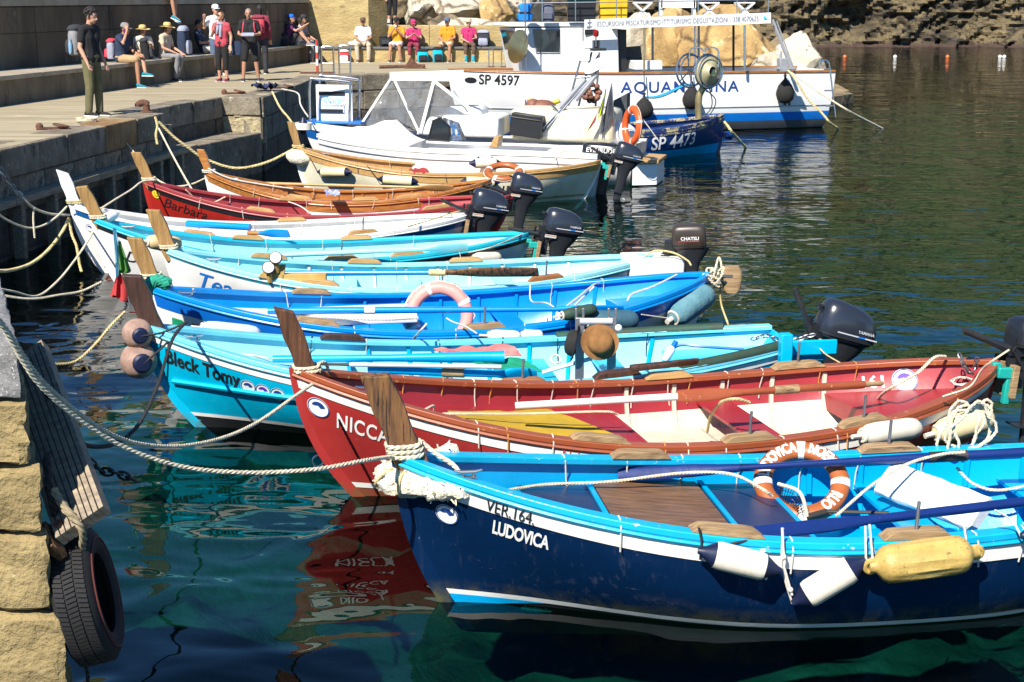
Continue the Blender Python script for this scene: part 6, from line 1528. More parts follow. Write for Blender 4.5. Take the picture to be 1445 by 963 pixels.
for b, lab in ((B8, 'pale rope wound round the post of the red boat with black band'), (B6, 'pale rope wound round the post of the aqua boat'), (B7, 'yellowed rope wound round the white stem post'), (B9, 'white rope wound round the varnished post'), (B10, 'yellow rope wound round the teak railed post'), (B4, 'pale rope wound round the golden post of the bright blue boat'), (B5, 'thin cord wound round the post of the pale cyan boat')):
    pb = b.loc(b.post_base); wp = wrap(b, None, 2, .013, pb.z - .03, pb.x + .015, .095, .062)
    rope(lab, wp, .012, M_rope_w if b is B9 else (M_rope_y if b in (B7, B10) else M_rope), group='ropes made fast at the bows')
rope('white cord from the varnished post along its gunwale', [B9.W((.05, -.05, .92)), B9.W((.4, -.28, .80)), B9.W((.9, -.42, .72)), B9.W((1.4, -.5, .66))], .011, M_rope_w, group='loose lines in the boats')
# ---------- quay furniture
bp_ = at(207, 159, Q)
t = thing('iron_bollard', 'rusty iron bollard with a hooked head at the quay corner', 'bollard', bp_)
build('bollard_stem', MB().lathe([(.30, 0), (.30, .04), (.17, .07), (.145, .22), (.15, .34)], n=20), M_rust, t)
build('bollard_head', MB().tube(curve_pts([(.05, 0, .33), (-.02, 0, .40), (-.20, 0, .42), (-.34, 0, .34), (-.36, 0, .26)], 5), [.15 + .0 * i for i in range(21)], 14), M_rust, t); t.scale = (.40,) * 3
for px, py, lab in ((75, 183, 'flat rusty ring plate on the quay edge left of the standing man'), (330, 133, 'rusty ring plate near the blue rag at the quay edge'), (400, 125, 'rusty ring plate at the far quay edge')):
    c = at(px, py, Q)
    t = thing('mooring_ring', lab, 'mooring ring', c, 0.3, 'iron mooring rings on the quay'); build('plate', MB().box((0, 0, .02), (.5, .16, .035)).ball((-.2, 0, .05), .06, 8, 6), M_rust, t, bevel=.008); build('ring', MB().torus((.12, 0, .06), .11, .018, (.2, 0, 1), 18, 6), M_rust, t)
c = at(375, 129, Q); cloth('crumpled navy rag on the quay edge', [c + Vector((-.28, -.25, .02)), c + Vector((.22, -.25, .02)), c + Vector((.25, .3, .02)), c + Vector((-.22, .3, .02))], mat('navy rag', (.02, .03, .09), rough=.95, var=.4, bump=.6, bscale=12), amp=.10, n=12)
c = at(122, 173, Q); single('rope_coil', rope_mb(curve_pts([c + Vector((.16 * math.cos(k * .9), .16 * math.sin(k * .9) * .9, .02 + .003 * k)) for k in range(20)], 5), .012), M_rope, 'small grey coil of line by the standing man', 'rope coil')
# ---------- near quay corner, tyre and plank
M_gran = mat('speckled granite cap', (.27, .26, .25), rough=.85, col2=(.15, .145, .14), vscale=26, bump=.6, bscale=60, bdist=.012, spots=((.50, .48, .46), .58, 60, .04), spots2=((.07, .07, .07), .62, 75, .04))
M_sand = mat('tooled yellow sandstone', (.36, .265, .115), rough=.93, col2=(.20, .145, .062), vscale=3.0, bump=.9, bscale=26, bdist=.025, spots=((.48, .38, .19), .62, 7, .06), spots2=((.09, .062, .028), .62, 3.5, .08))
YQ = 6.75; zt_ = aty(10, 482, YQ).z
corner = thing('quay_corner', 'near corner of yellow sandstone blocks capped with a granite slab', 'quay wall', Vector((-3.0, YQ, 0)))
levels = [(482, 566, 30, M_gran, 'granite_cap'), (566, 660, 43, M_sand, 'stone'), (660, 756, 60, M_sand, 'stone'), (756, 866, 74, M_sand, 'stone'), (866, 985, 97, M_sand, 'stone'), (985, 1120, 112, M_sand, 'stone')]
def rough_block(x0, x1, y0, y1, z0, z1, seed, amp=.018, cham=.022):
    """a hewn block with uneven faces"""
    n = 15; bm = bmesh.new(); bmesh.ops.create_cube(bm, size=1.0); bmesh.ops.subdivide_edges(bm, edges=bm.edges, cuts=n, use_grid_fill=True)
    R = random.Random(seed); sh = Vector((R.uniform(0, 50), R.uniform(0, 50), R.uniform(0, 50)))
    for v in bm.verts:
        u = v.co.copy(); m = sorted([abs(u.x), abs(u.y), abs(u.z)])
        p = Vector((lerp(x0, x1, u.x + .5), lerp(y0, y1, u.y + .5), lerp(z0, z1, u.z + .5)))
        nrm = Vector((math.copysign(1, u.x) if abs(u.x) > .499 else 0, math.copysign(1, u.y) if abs(u.y) > .499 else 0, math.copysign(1, u.z) if abs(u.z) > .499 else 0))
        edge = sum(1 for c in (u.x, u.y, u.z) if abs(c) > .499)
        q = p + sh; d = amp * (noise.noise(q * 4) + .7 * noise.noise(q * 14) + .35 * noise.noise(q * 30)) - (cham * .5 if edge >= 2 else 0)
        p += nrm * d; p.x -= .37 * (p.y - YQ)
        v.co = p
    me = bpy.data.meshes.new('stone'); bm.to_mesh(me); bm.free(); return me
for i, (ya, yb, xr, m, nm) in enumerate(levels):
    z1, z0 = aty(10, ya, YQ).z, aty(10, yb, YQ).z; xe = aty(xr, (ya + yb) / 2, YQ).x
    xs_ = [xe, xe - .75 - .1 * (i % 2), xe - 1.7, xe - 2.8]
    for k in range(3):
        for d_ in range(3):
            me = rough_block(xs_[k + 1] + .006, xs_[k] - .006, YQ + d_ * 0.9 + .0, YQ + d_ * .9 + .89, z0 + .006, z1 - .005, i * 31 + k * 7 + d_, .024 if m is M_sand else .010)
            me.materials.append(m); me.shade_smooth(); me.set_sharp_from_angle(angle=.5)
            o = link(nm, me, corner); o.location = -corner.location
# grooved plank along the corner
M_plank = wood('grey grooved plank', (.36, .29, .20), (.17, .135, .10), 'x', .8, .4)
a_, b_ = aty(34, 505, 7.85), aty(118, 742, 6.87)
t = thing('fender_plank', 'grooved timber fender plank leaning between the quay corner and the water', 'timber plank', b_)
dv = a_ - b_; Ln = dv.length; dx = dv.normalized(); sd_ = dx.cross(Vector((0, -1, .25))).normalized(); nn = sd_.cross(dx).normalized()
rotm = Matrix((dx, sd_, nn)).transposed().to_4x4()
W_ = .27; prof = []
for k in range(9):
    x0_ = -W_ / 2 + W_ * k / 9
    build('plank_strip', MB().box((Ln / 2, x0_ + W_ / 18, 0), (Ln, W_ / 9 - .007, .07)).xform(rotm), M_plank, t, smooth_ang=0)
build('plank_backing', MB().box((Ln / 2 + .01, 0, -.01), (Ln - .03, W_ - .01, .045)).xform(rotm), M_plank, t, smooth_ang=0)
build('plank_bolt', MB().tube([Vector((.06, -W_ / 2 + .04, .03)), Vector((.06, -W_ / 2 + .04, .05))], .02, 8).xform(rotm), M_rust, t)
build('end_chock', MB().box((.04, -W_ / 2 - .035, -.01), (.16, .05, .12)).xform(rotm), M_oldpost, t, bevel=.006)
# tyre fender hung on the corner
M_tyre = mat('tyre rubber', (.008, .0075, .0075), rough=.8, var=.3, vscale=10, bump=.15, bscale=60)
tc_ = aty(122, 842, YQ + .32)
tyre = thing('tyre_fender', 'worn car tyre hung against the near quay corner as a fender', 'tyre', (tc_.x, tc_.y, tc_.z - .31))
axd = Vector((.97, .12, .20)).normalized(); R0 = .325; o0 = Vector((0, 0, .31))
ua = axd.orthogonal().normalized(); va = axd.cross(ua)
def tyre_ring(h, r): return [o0 + axd * h + (ua * math.cos(q) + va * math.sin(q)) * r for q in [2 * PI * j / 72 for j in range(72)]]
cas = [(-.085, .195), (-.10, .215), (-.105, .26), (-.092, .30), (-.075, .318), (0, .322), (.075, .318), (.092, .30), (.105, .26), (.10, .215), (.085, .195), (.06, .21), (.06, .29), (-.06, .29), (-.06, .21), (-.085, .195)]
build('casing', MB().loft([tyre_ring(h, r) for h, r in cas], cap=False), M_tyre, tyre)
mb = MB()
for j in range(90):
    q = 2 * PI * j / 90
    for lane, (h0, h1, sk) in enumerate(((-.074, -.030, .035), (-.024, .024, -.03), (.030, .074, .035))):
        P = []
        for (h, dq) in ((h0, 0), (h1, sk), (h1, sk + .052), (h0, .052)):
            a = q + dq; rr = .3205 if abs(h) < .07 else .3175
            P.append(o0 + axd * h + (ua * math.cos(a) + va * math.sin(a)) * rr)
        ctr = sum(P, Vector()) / 4; mb.prism(P, (ctr - o0 - axd * (ctr - o0).dot(axd)).normalized() * .009)
build('tread_blocks', mb, M_tyre, tyre)['kind'] = 'stuff'
build('red_band', MB().torus(o0 + axd * .104, .268, .005, axd, 48, 6), mat('faded red stripe', (.10, .018, .012), rough=.7), tyre)
rope('frayed pale rope holding the tyre to the quay corner', [aty(75, 690, YQ + .15), aty(92, 718, YQ + .12), aty(108, 736, YQ + .10), aty(117, 752, YQ + .12), aty(116, 775, YQ + .2)], .020, mat('grimy frayed rope', (.34, .27, .16), rough=.95, var=.5, vscale=14), group='ropes at the near quay corner')
rope('dark tarred rope hanging beside the tyre', [aty(66, 640, YQ + .2), aty(70, 690, YQ + .15), aty(78, 730, YQ + .2), aty(72, 760, YQ + .3)], .020, M_rope_k, group='ropes at the near quay corner')
rope('dark rope tail under the tyre', [aty(121, 940, YQ + .3), aty(124, 955, YQ + .3), aty(122, 985, YQ + .3)], .010, M_rope_k, group='ropes at the near quay corner')
single('chain', chain_mb([aty(44, 560, 7.9), aty(75, 600, 7.9), aty(105, 632, 7.9), aty(140, 662, 7.9), aty(165, 668, 7.9), aty(190, 678, 7.9)], .06, .008), M_black, 'dark chain trailing from the near quay corner into the water', 'chain')

# ---------- a few more loose lines and scraps
for lab, pts, r_, m_ in (
    ('white line zigzagging over the middle of the bright blue boat', [zz(628, 448, .50), zz(640, 455, .52), zz(655, 460, .55), zz(672, 470, .58)], .009, M_rope_w),
    ('white cord hanging in the stern half of the bright blue boat', [zz(748, 402, .62), zz(750, 425, .50), zz(772, 428, .46), zz(790, 440, .44)], .007, M_rope_w),
    ('pale line along the stern gunwale of the bright blue boat', [zz(800, 432, .60), zz(818, 418, .64), zz(838, 402, .68), zz(846, 400, .66)], .010, M_rope),
    ('pale line lying across the aqua boat stern', [zz(660, 357, .56), zz(690, 350, .60), zz(720, 338, .62), zz(738, 330, .64)], .008, M_rope),
    ('yellow line along the stern of the white boat with dark blue band', [zz(575, 320, .60), zz(610, 310, .60), zz(640, 300, .62), zz(662, 297, .62)], .011, M_rope_y),
    ('pale line lying in the red boat with black band', [zz(395, 282, .50), zz(410, 286, .50), zz(425, 292, .52), zz(436, 300, .50)], .012, M_rope_w),
    ('thin grey line over the foredeck of the turquoise boat', [zz(262, 490, .66), zz(300, 498, .58), zz(345, 500, .55), zz(380, 506, .55)], .007, M_rope),
    ('frayed line hanging over the near side of the navy boat hatch', [B1.hullpix(986, 745, .03), B1.hullpix(990, 765, .03), B1.hullpix(988, 790, .04)], .008, M_rope_k)):
    rope(lab, pts, r_, m_, group='loose lines in the boats', laid=False)
t = thing('bailing_bucket', 'small black bucket standing in the bright blue boat stern', 'bucket', B4.W((4.05, -.25, .10)))
build('bucket_body', MB().lathe([(.10, 0), (.13, .26), (.136, .27), (.125, .26), (.09, .02)], n=20, cap=False), M_black, t); build('bucket_handle', MB().tube([(.13 * math.cos(q), .02, .26 + .10 * math.sin(q)) for q in [PI * k / 10 for k in range(11)]], .005, 5), M_dsteel, t)
t = thing('fuel_tank', 'red fuel can standing in the stern of the aqua boat', 'fuel can', B6.W((4.35, -.05, .22)))
build('tank_body', MB().loft([superring((0, 0, z), (1, 0, 0), (0, 1, 0), .17 * k, .12 * k, 4, 16) for z, k in ((0, .9), (.03, 1), (.20, 1), (.24, .8))]), mat('red fuel can plastic', (.45, .02, .015), rough=.45), t); build('tank_cap', MB().lathe([(.035, .24), (.035, .28)], n=12), M_black, t)
# ================================================================== motor boats
M_canvas = mat('white canvas', (0.78, 0.76, 0.70), rough=0.85, var=0.08, vscale=3, bump=0.2, bscale=40)
M_vinyl = clear_sheet('clear vinyl window', (0.86, 0.88, 0.90), haze_col=(0.80, 0.80, 0.80), haze_amt=0.15)
M_glass = mat('dark window glass', (0.02, 0.025, 0.03), rough=0.05, var=0.1, spec=0.8)
M_grey = mat('grey plastic', (0.30, 0.31, 0.33), rough=0.5)
B11 = Boat('motor_boat', 'low white motor boat with a peaked white canvas over its bow', 'motor boat', (447, 191), (850, 217), 0.98, 0.80, 0.74, 1.6, rake=0.6, srake=0.1, tm=0.55, transom=0.8, group='motor boats and work boats')
B11.hull(M_gel, M_gel, M_gel, M_gel, M_gel, band=0.16, gw=0.12)
B11.deck('foredeck', 0.02, 0.34, 0.0, M_gel, M_gel, camber=.06); B11.deck('stern_deck', 0.82, 0.99, 0.02, M_gel, M_gel); B11.thwart(.55, .15, M_gel, .4)
mb = MB().tube([B11.pt(i / 30, B11.zs(i / 30) - .15, -1, .012) for i in range(31)], .013, 6); build('rub_rail', mb, M_grey, B11.root)
def peaked(b, t0, tp, t1, h, m):
    rows = []
    for i in range(25):
        t = lerp(t0, t1, i / 24); k = (t - t0) / (tp - t0) if t < tp else 1 - (t - tp) / (t1 - tp) * 1.0
        z = b.zs(t); w = b.y(t, z) + .02; hh = h * clamp(k) ** 1.1; x = b.X(t, z)
        rows.append([(x, w * u, z + .05 - .10 * (abs(u) == 1) + hh * (1 - abs(u) ** 1.25) + .02 * math.sin(i * .9) * (1 - abs(u))) for u in [-1 + j / 6 for j in range(13)]])
    return MB().grid(rows)
build('canvas_cover', peaked(B11, .01, .29, .36, .42, M_canvas), M_canvas, B11.root)
ws = [aty(604, 198, 28.0), aty(634, 200, 28.0), aty(634, 180, 28.0), aty(620, 166, 28.0), aty(611, 170, 28.0)]
ws = [B11.loc(p) for p in ws]
build('windscreen', MB().prism(ws, (0.02, .06, 0)), M_glass, B11.root); fr_ = build('windscreen_frame', MB().tube(ws + [ws[0]], .016, 6), M_black, B11.root)
build('windscreen_side', MB().prism([ws[1], ws[1] + Vector((.22, .35, 0)), ws[2] + Vector((.10, .30, .06)), ws[3] + Vector((.05, .05, 0))], (.01, .02, 0)), M_vinyl, B11.root)
build('seat_back', MB().prism([B11.loc(aty(690, 208, 28)), B11.loc(aty(702, 209, 28)), B11.loc(aty(704, 194, 28)), B11.loc(aty(698, 193, 28))], (.0, .4, 0)), M_teak, B11.root, bevel=.01)
outboard('black outboard with large white lettering behind the low white motor boat', B11.W((B11.L - .34, .05, .44)), B11.ang - .05, 1.35, .06, 'k', 'EVINRUDE', tiller=None, block=False)
rope('yellow lines crossing the low white motor boat stern', [at(783, 226, .7), at(788, 217, .78), at(800, 214, .8), at(815, 222, .72)], .012, M_rope_y, group='loose lines in the boats')
fender('white fender with navy ends between the low motor boat and the far teak rail', aty(700, 226, 27.6), aty(668, 227, 27.5), .085, M_fwhite)

B12 = Boat('motor_boat', 'white and blue motor boat with a clear windowed spray hood', 'motor boat', (430, 178), (905, 203), 0.95, 0.72, 0.74, 2.0, rake=0.6, srake=0.15, tm=0.55, transom=0.78, group='motor boats and work boats')
C_stripe = paint('royal blue hull paint', (0.008, 0.10, 0.36), rough=.25)
B12.hull(M_gel, C_stripe, M_gel, M_gel, M_gel, band=0.22, gw=0.14)
B12.deck('foredeck', 0.02, 0.30, 0.01, M_gel, M_gel, camber=.10); B12.deck('stern_deck', 0.86, 0.99, 0.03, M_gel, M_gel)
build('swim_platform', MB().prism([(B12.L - .02, -.75, .42), (B12.L + .42, -.55, .42), (B12.L + .42, .55, .42), (B12.L - .02, .75, .42)], (0, 0, .07)), M_teak, B12.root, bevel=.01)
build('platform_hull', MB().prism([(B12.L - .05, -.72, .02), (B12.L + .38, -.5, .02), (B12.L + .38, .5, .02), (B12.L - .05, .72, .02)], (0, 0, .39)), M_gel, B12.root)
Y12 = 29.6
def q12(px, py, dy=0.0): return B12.loc(aty(px, py, Y12 + dy))
build('cabin', MB().prism([q12(585, 191), q12(692, 193), q12(690, 168), q12(606, 165)], (0, 1.3, 0)), M_gel, B12.root, bevel=.05)
W = 1.5
hood = build('hood_roof', MB().loft([[q12(550, 106 - 4 * math.sin(PI * j / 10), W * j / 10) for j in range(11)] + [q12(550, 114, W * (10 - j) / 10) for j in range(11)], [q12(654, 104 - 5 * math.sin(PI * j / 10), W * j / 10) for j in range(11)] + [q12(652, 115, W * (10 - j) / 10) for j in range(11)]]), M_canvas, B12.root)
for nm, P in (('hood_window', [(552, 113), (508, 178), (590, 186)]), ('hood_window', [(556, 114), (592, 187), (612, 114)]), ('hood_window', [(613, 113), (594, 187), (700, 187), (690, 178)])):
    for dy in (0, W):
        c4 = [q12(*p, dy) for p in P]; c4 = c4 if len(c4) == 4 else c4 + [c4[-1]]
        build(nm, MB().grid([[(c4[0].lerp(c4[3], i / 14)).lerp(c4[1].lerp(c4[2], i / 14), j / 14) + Vector((0, .11 * noise.noise(Vector((i * .33 + dy, j * .22, P[0][0] * .1))) * math.sin(PI * j / 14), 0)) for i in range(15)] for j in range(15)]), M_vinyl, B12.root, smooth_ang=1.4)
build('front_window', MB().add([q12(552, 113), q12(508, 178), q12(508, 178, W), q12(552, 113, W)], [(0, 1, 2, 3)]), M_vinyl, B12.root, smooth_ang=0)
def strap(a, b, w=.09): 
    d = (b - a).normalized(); s_ = d.cross(Vector((0, 1, 0))).normalized() * w / 2
    return MB().prism([a - s_, b - s_, b + s_, a + s_], (0, -.012, 0))
for dy in (-.015, W + .02):
    for p0_, p1_, w_ in (((551, 112), (507, 180), .04), ((557, 114), (592, 188), .05), ((613, 112), (593, 188), .06), ((612, 114), (700, 182), .06), ((640, 114), (694, 152), .05)):
        build('hood_seam', strap(q12(*p0_, dy), q12(*p1_, dy), w_), M_canvas, B12.root)
for p_ in ((566, 150, 607, 110), (560, 160, 640, 135), (620, 120, 690, 172), (640, 128, 668, 170)):
    build('vinyl_crease', strap(q12(p_[0], p_[1], .3), q12(p_[2], p_[3], .3), .035), M_vinyl, B12.root)
build('helm_seat', MB().box(q12(660, 168, .6), (.7, .6, .5)), M_gel, B12.root, bevel=.06)
build('rear_seat', MB().box(q12(672, 176, .3), (1.1, 1.0, .4)), M_canvas, B12.root, bevel=.06)
build('dark_box', MB().box(q12(744, 177), (.60, .30, .42), Matrix.Rotation(.12, 3, 'Y')).box(q12(744, 167), (.64, .34, .03), Matrix.Rotation(.12, 3, 'Y')), M_black, B12.root, bevel=.015)
build('engine_cover', MB().box(q12(800, 175, .5), (2.0, 1.1, .62)), M_cream, B12.root, bevel=.10)
build('stern_bag', MB().ball(q12(868, 188, .2), .42, 14, 9, (1, .7, .55)), M_gel, B12.root)
# folded bimini on tube struts
for dy in (0, 1.3):
    for a_, b_ in (((757, 190), (832, 112)), ((764, 190), (846, 96)), ((778, 148), (815, 188)), ((790, 186), (825, 160))):
        build('bimini_tube', MB().tube([q12(*a_, dy), q12(*b_, dy)], .022, 8), M_steel, B12.root)
build('folded_canvas', MB().tube([q12(828, 104, 0), q12(846, 90, 0), q12(846, 90, 1.3), q12(828, 104, 1.3)], .01, 4).loft([superring(q12(840, 93, -.1 + 1.5 * i / 6), (.82, 0, .45), (-.45, 0, .82), .26, .10 + .015 * math.sin(i * 2.0), 2.6, 16) for i in range(7)]), M_canvas, B12.root)
build('tube_sleeve', MB().tube([q12(790, 152, 0), q12(826, 112, 0)], .045, 8).tube([q12(812, 142, .0), q12(843, 104, .0)], .045, 8), M_grey, B12.root)
# pulpit with a board at its bow
for a_ in ((440, 462), (497, 480)):
    pass
pul = [((437, 172), (437, 118), (446, 112), (490, 116), (494, 124), (493, 176)), ((451, 160), (451, 112), (459, 108), (502, 112), (507, 120), (506, 168))]
for i, P in enumerate(pul): build('pulpit_rail', MB().tube(curve_pts([q12(x, y, i * .7) for x, y in P], 5), .028, 8), M_steel, B12.root)
bd = build('bow_board', MB().box(q12(472, 147, .25), (.72, .03, .72)), M_gel, B12.root)
for k, ww in ((132, .52), (157, .46)): build('board_label', MB().box(q12(468, k, .23), (ww, .012, .07)), M_ink, bd)
build('board_panel', MB().box(q12(471, 154, .22), (.42, .012, .14)), M_silver, bd)
tm = text_mb('Water', .17, .35); tb = q12(454, 145, .21); tm.v = [tb + Vector((v.x, -.01, v.y)) for v in tm.v]; me = bpy.data.meshes.new('board_lettering'); me.from_pydata([tuple(v) for v in tm.v], [], tm.f); me.materials.append(M_cyanlet); link('board_lettering', me, bd)
build('blue_deck_mat', MB().box(q12(478, 171, .3), (1.2, 1.0, .03)), M_bluelet, B12.root)
for px in (426, 431):
    pass
t = fender('white fender tied upright at the blue motor boat bow', aty(428, 166, 29.2), aty(428, 190, 29.2), .16, M_fwhite, M_fnavy)
lifebuoy('vivid orange lifebuoy standing at the stern of the blue and white motor boat', aty(892, 178, 29.0), (-.93, -.36, .08), .30, .075, M_lb_red, flat=.8, bw=.06)
rope('white stay from the stern lifebuoy', [aty(897, 156, 29.0), aty(912, 175, 28.9), aty(930, 200, 28.9)], .010, M_rope_w, group='loose lines in the boats', laid=False)
def flag(label, base, tip, col, w=.30, drop=.55):
    t = thing('boat_flag', label, 'flag', base, 0, 'small flags at the motor boat stern'); d = tip - base
    build('flag_staff', MB().tube([(0, 0, 0), d], .012, 6), M_dsteel, t)
    for i, c in enumerate(col):
        rows = [[d * (1 - drop * v) + Vector((-(w * (i + u) / len(col)) * (.35 + .65 * v), .04 * math.sin(6 * u + 3 * v + i), -.35 * (i + u) / len(col))) for v in [k / 6 for k in range(7)]] for u in (0, .5, 1)]
        build('flag_stripe', MB().grid(rows).grid([[p + Vector((0, .008, 0)) for p in r_] for r_ in rows], True), c, t)
flag('limp tricolour flag at the stern of the blue and white motor boat', aty(846, 190, 29.2), aty(855, 126, 29.2), [mat('flag yellow green', (.50, .62, .02), rough=.9), M_canvas, mat('flag red', (.55, .04, .03), rough=.9)])
flag('dark grey flag beside the tricolour one', aty(867, 178, 29.3), aty(863, 118, 29.3), [mat('grey flag cloth', (.06, .065, .08), rough=.9)], .25, .8)
t = thing('tarpaulin', 'dark grey tarpaulin standing folded behind the flags', 'tarpaulin', aty(872, 185, 31.0)); o0 = t.location
build('tarp_sheet', MB().prism([aty(864, 182, 31) - o0, aty(884, 180, 31) - o0, aty(885, 132, 31) - o0, aty(866, 142, 31) - o0], (.1, .5, 0)), mat('dark grey tarp', (.05, .055, .06), rough=.7, var=.4, bump=.6), t)

# ---------- blue work boat with the net hauler
B13 = Boat('fishing_boat', 'dark blue fishing boat numbered SP 4473 with a steel net hauler wheel', 'fishing boat', (1021, 164), (722, 186), 0.82, 0.60, 0.62, 2.0, rake=0.10, srake=0.1, tm=0.5, transom=0.6, group='motor boats and work boats', rev=True, fullness=1.1)
M_spgun = paint('worn blue and cream gunwale', (0.012, 0.03, 0.12), rough=.5, wear=(.42, .36, .20), wth=.50, wsc=4)
B13.hull(C_spblue, None, C_cyan, C_spblue, M_spgun, band=.1, gw=.12, gun_h=.05, zwl=.16)
build('bulwark_rail', B13.skin(lambda t: B13.zs(t) + .02, lambda t: B13.zs(t) - .10, 2, .02), M_spgun, B13.root)
B13.stem(C_spblue); B13.deck('foredeck', .05, .40, .18, C_spblue, C_spblue)
B13.letters('SP 4473', 2.30, .40, .40, M_wlet, bold=.005, ux=.98, off=.02, name='number_lettering')
build('bow_fitting', MB().tube([(-.02, 0, .38), (-.16, 0, .38)], .09, 12).tube([(-.15, 0, .38), (-.20, 0, .38)], .11, 12), C_spblue, B13.root)
Y13 = 34.2
t = thing('net_hauler', 'steel net hauler with twin spoked wheels on a bent arm', 'net hauler', aty(984, 166, Y13)); o0 = t.location
q13 = lambda px, py, dy=0: aty(px, py, Y13 + dy) - o0
build('arm', MB().tube(curve_pts([q13(986, 168), q13(986, 140), q13(990, 128), q13(1002, 108)], 5), .075, 10), M_teak if False else mat('worn brass', (.42, .33, .16), rough=.4, metal=.6, var=.3), t)
for cx, cy, dy in ((973, 100, .20), (999, 101, -.12)):
    c = q13(cx, cy, dy); ax_ = Vector((.55, -.83, .05))
    w_ = build('wheel_rim', MB().torus(c, .36, .022, ax_, 36, 8).torus(c + ax_ * .10, .33, .016, ax_, 36, 8), M_steel, t)
    if cx > 980: build('wheel_dish', MB().lathe([(.34, .0), (.16, .10), (.10, .16), (.10, .0)], c, ax_, 28), mat('hauler dish', (.50, .44, .26), rough=.5, metal=.3, var=.3), t)
    u_ = ax_.orthogonal().normalized(); v_ = ax_.cross(u_)
    for k in range(6):
        a = k * PI / 3; build('spoke', MB().tube([c, c + (u_ * math.cos(a) + v_ * math.sin(a)) * .36], .014, 6), M_steel, t)
for cx in (983, 1004): build('guide_hoop', MB().tube([q13(cx - 10, 88), q13(cx - 10, 75)] + [q13(cx + 10 * -math.cos(PI * i / 8), 74 - 7 * math.sin(PI * i / 8)) for i in range(9)] + [q13(cx + 10, 95)], .018, 6), M_steel, t)
build('motor', MB().tube([q13(1004, 103, -.2), q13(1006, 103, .1)], .09, 10), M_greenfoam, t)
build('hydraulic_hose', MB().tube(curve_pts([q13(1001, 125), q13(1005, 145), q13(1000, 158), q13(990, 164)], 5), .012, 5).tube(curve_pts([q13(998, 128), q13(1010, 142), q13(1003, 160), q13(990, 166)], 5), .012, 5), M_black, t)
rope('yellow rope from the blue fishing boat bow into the water', [aty(1022, 172, 34.3), aty(1036, 190, 34.2), at(1054, 210, -.05)], .03, M_rope_y)
# mast with lamp, radar and floats
t = thing('boat_mast', 'steel lattice mast with a lamp, red light and a bunch of brown net floats', 'mast', aty(815, 158, 33.2)); o0 = t.location
q14 = lambda px, py, dy=0: aty(px, py, 33.2 + dy) - o0
for a_, b_, dy in (((800, 156), (822, 74), 0), ((840, 156), (846, 74), 0), ((815, 156), (835, 74), .7), ((801, 150), (846, 76), .35), ((806, 130), (842, 128), 0), ((812, 110), (844, 108), 0)):
    build('mast_tube', MB().tube([q14(*a_, dy), q14(*b_, dy * .4)], .022, 6), M_dsteel, t)
build('mast_head', MB().box(q14(840, 70, .1), (.45, .3, .05)).box(q14(842, 64, .1), (.12, .12, .2)), M_black, t, bevel=.01)
build('radar_box', MB().box(q14(825, 78), (.22, .2, .26)), M_gel, t, bevel=.02)
build('red_lamp', MB().lathe([(.05, 0), (.06, .03), (.06, .11), (.03, .14)], q14(841, 52), n=12), mat('red lamp glass', (.25, .01, .01), rough=.2), t); build('lamp_pole', MB().tube([q14(841, 66), q14(841, 52)], .015, 6), M_dsteel, t)
R_ = random.Random(9); mb = MB(); c = q14(835, 131, -.15)
M_float = mat('brown net float', (.22, .085, .05), rough=.6, var=.3)
for k in range(26):
    d = Vector((R_.gauss(0, 1), R_.gauss(0, 1), R_.gauss(0, 1))).normalized() * .17; build('net_float', MB().ball(c + d, .062, 8, 6), M_float, t)
single('gear_heap', MB().ball(aty(765, 152, 33), .24, 10, 7, (1.3, .8, .7)).ball(aty(752, 150, 33), .16, 9, 6), M_float, 'heap of brown floats beside the yellow gear', 'fishing floats')
for a_, b_, m_, lab in (((747, 158), (790, 142), mat('yellow gear paint', (.72, .60, .02), rough=.5), 'yellow pole among the gear before the wheelhouse'), ((745, 140), (770, 156), M_rope_y, 'pale wooden pole among the gear before the wheelhouse')):
    single('gear_pole', MB().tube([aty(*a_, 33.2), aty(*b_, 33.1)], .05, 8), m_, lab, 'pole')

# ---------- the white excursion boat
A = Boat('excursion_boat', 'large white excursion boat lettered AQUAMARINA with a roof deck and banner', 'excursion boat', (632, 98), (1150, 97), 1.62, 1.55, 1.53, 3.3, rake=0.5, srake=0.22, tm=0.5, transom=0.82, group='motor boats and work boats', keel=.6, fullness=1.8)
C_aqb = paint('bright blue stripe paint', (0.005, 0.17, 0.62), rough=.3)
M_gelbig = mat('white painted ship side', (0.78, 0.78, 0.76), rough=.3, var=.06, vscale=.8, spots=((.62, .60, .52), .66, 2.0, .08))
A.hull(M_gelbig, None, C_black, M_gelbig, M_varnish, band=.1, gw=.16, gun_h=.018, zwl=.24, floor=.75)
build('blue_stripe', A.skin(lambda t: .46, lambda t: .235, 2, .006), C_aqb, A.root)
build('grey_waterline', A.skin(lambda t: .243, lambda t: .02, 2, .005), mat('grey boot top', (.10, .10, .11), rough=.5), A.root)
build('side_moulding', MB().tube([A.pt(i / 40, .62, -1, .004) for i in range(41)], .016, 6), M_grey, A.root)
A.deck('side_deck', .02, .99, .72, mat('deck paint', (.55, .55, .52), rough=.7), M_gelbig, n=30)
YA = A.W((A.L * .5, -A.B / 2, 0)).y
qa = lambda px, py, dy=0: A.loc(aty(px, py, YA + dy))
def ahull(px, py): return A.loc(A.hullpix(px, py, .01))
p_ = ahull(876, 131); A.letters('AQUAMARINA', p_.x, A.zs(.4) - p_.z, .40, M_navylet, space=1.15, ux=1.12, off=.012, bold=.004)
p_ = ahull(675, 119); A.letters('SP 4597', p_.x, A.zs(.1) - p_.z, .36, M_ink, ux=.84, off=.012, name='number_lettering', bold=.006)
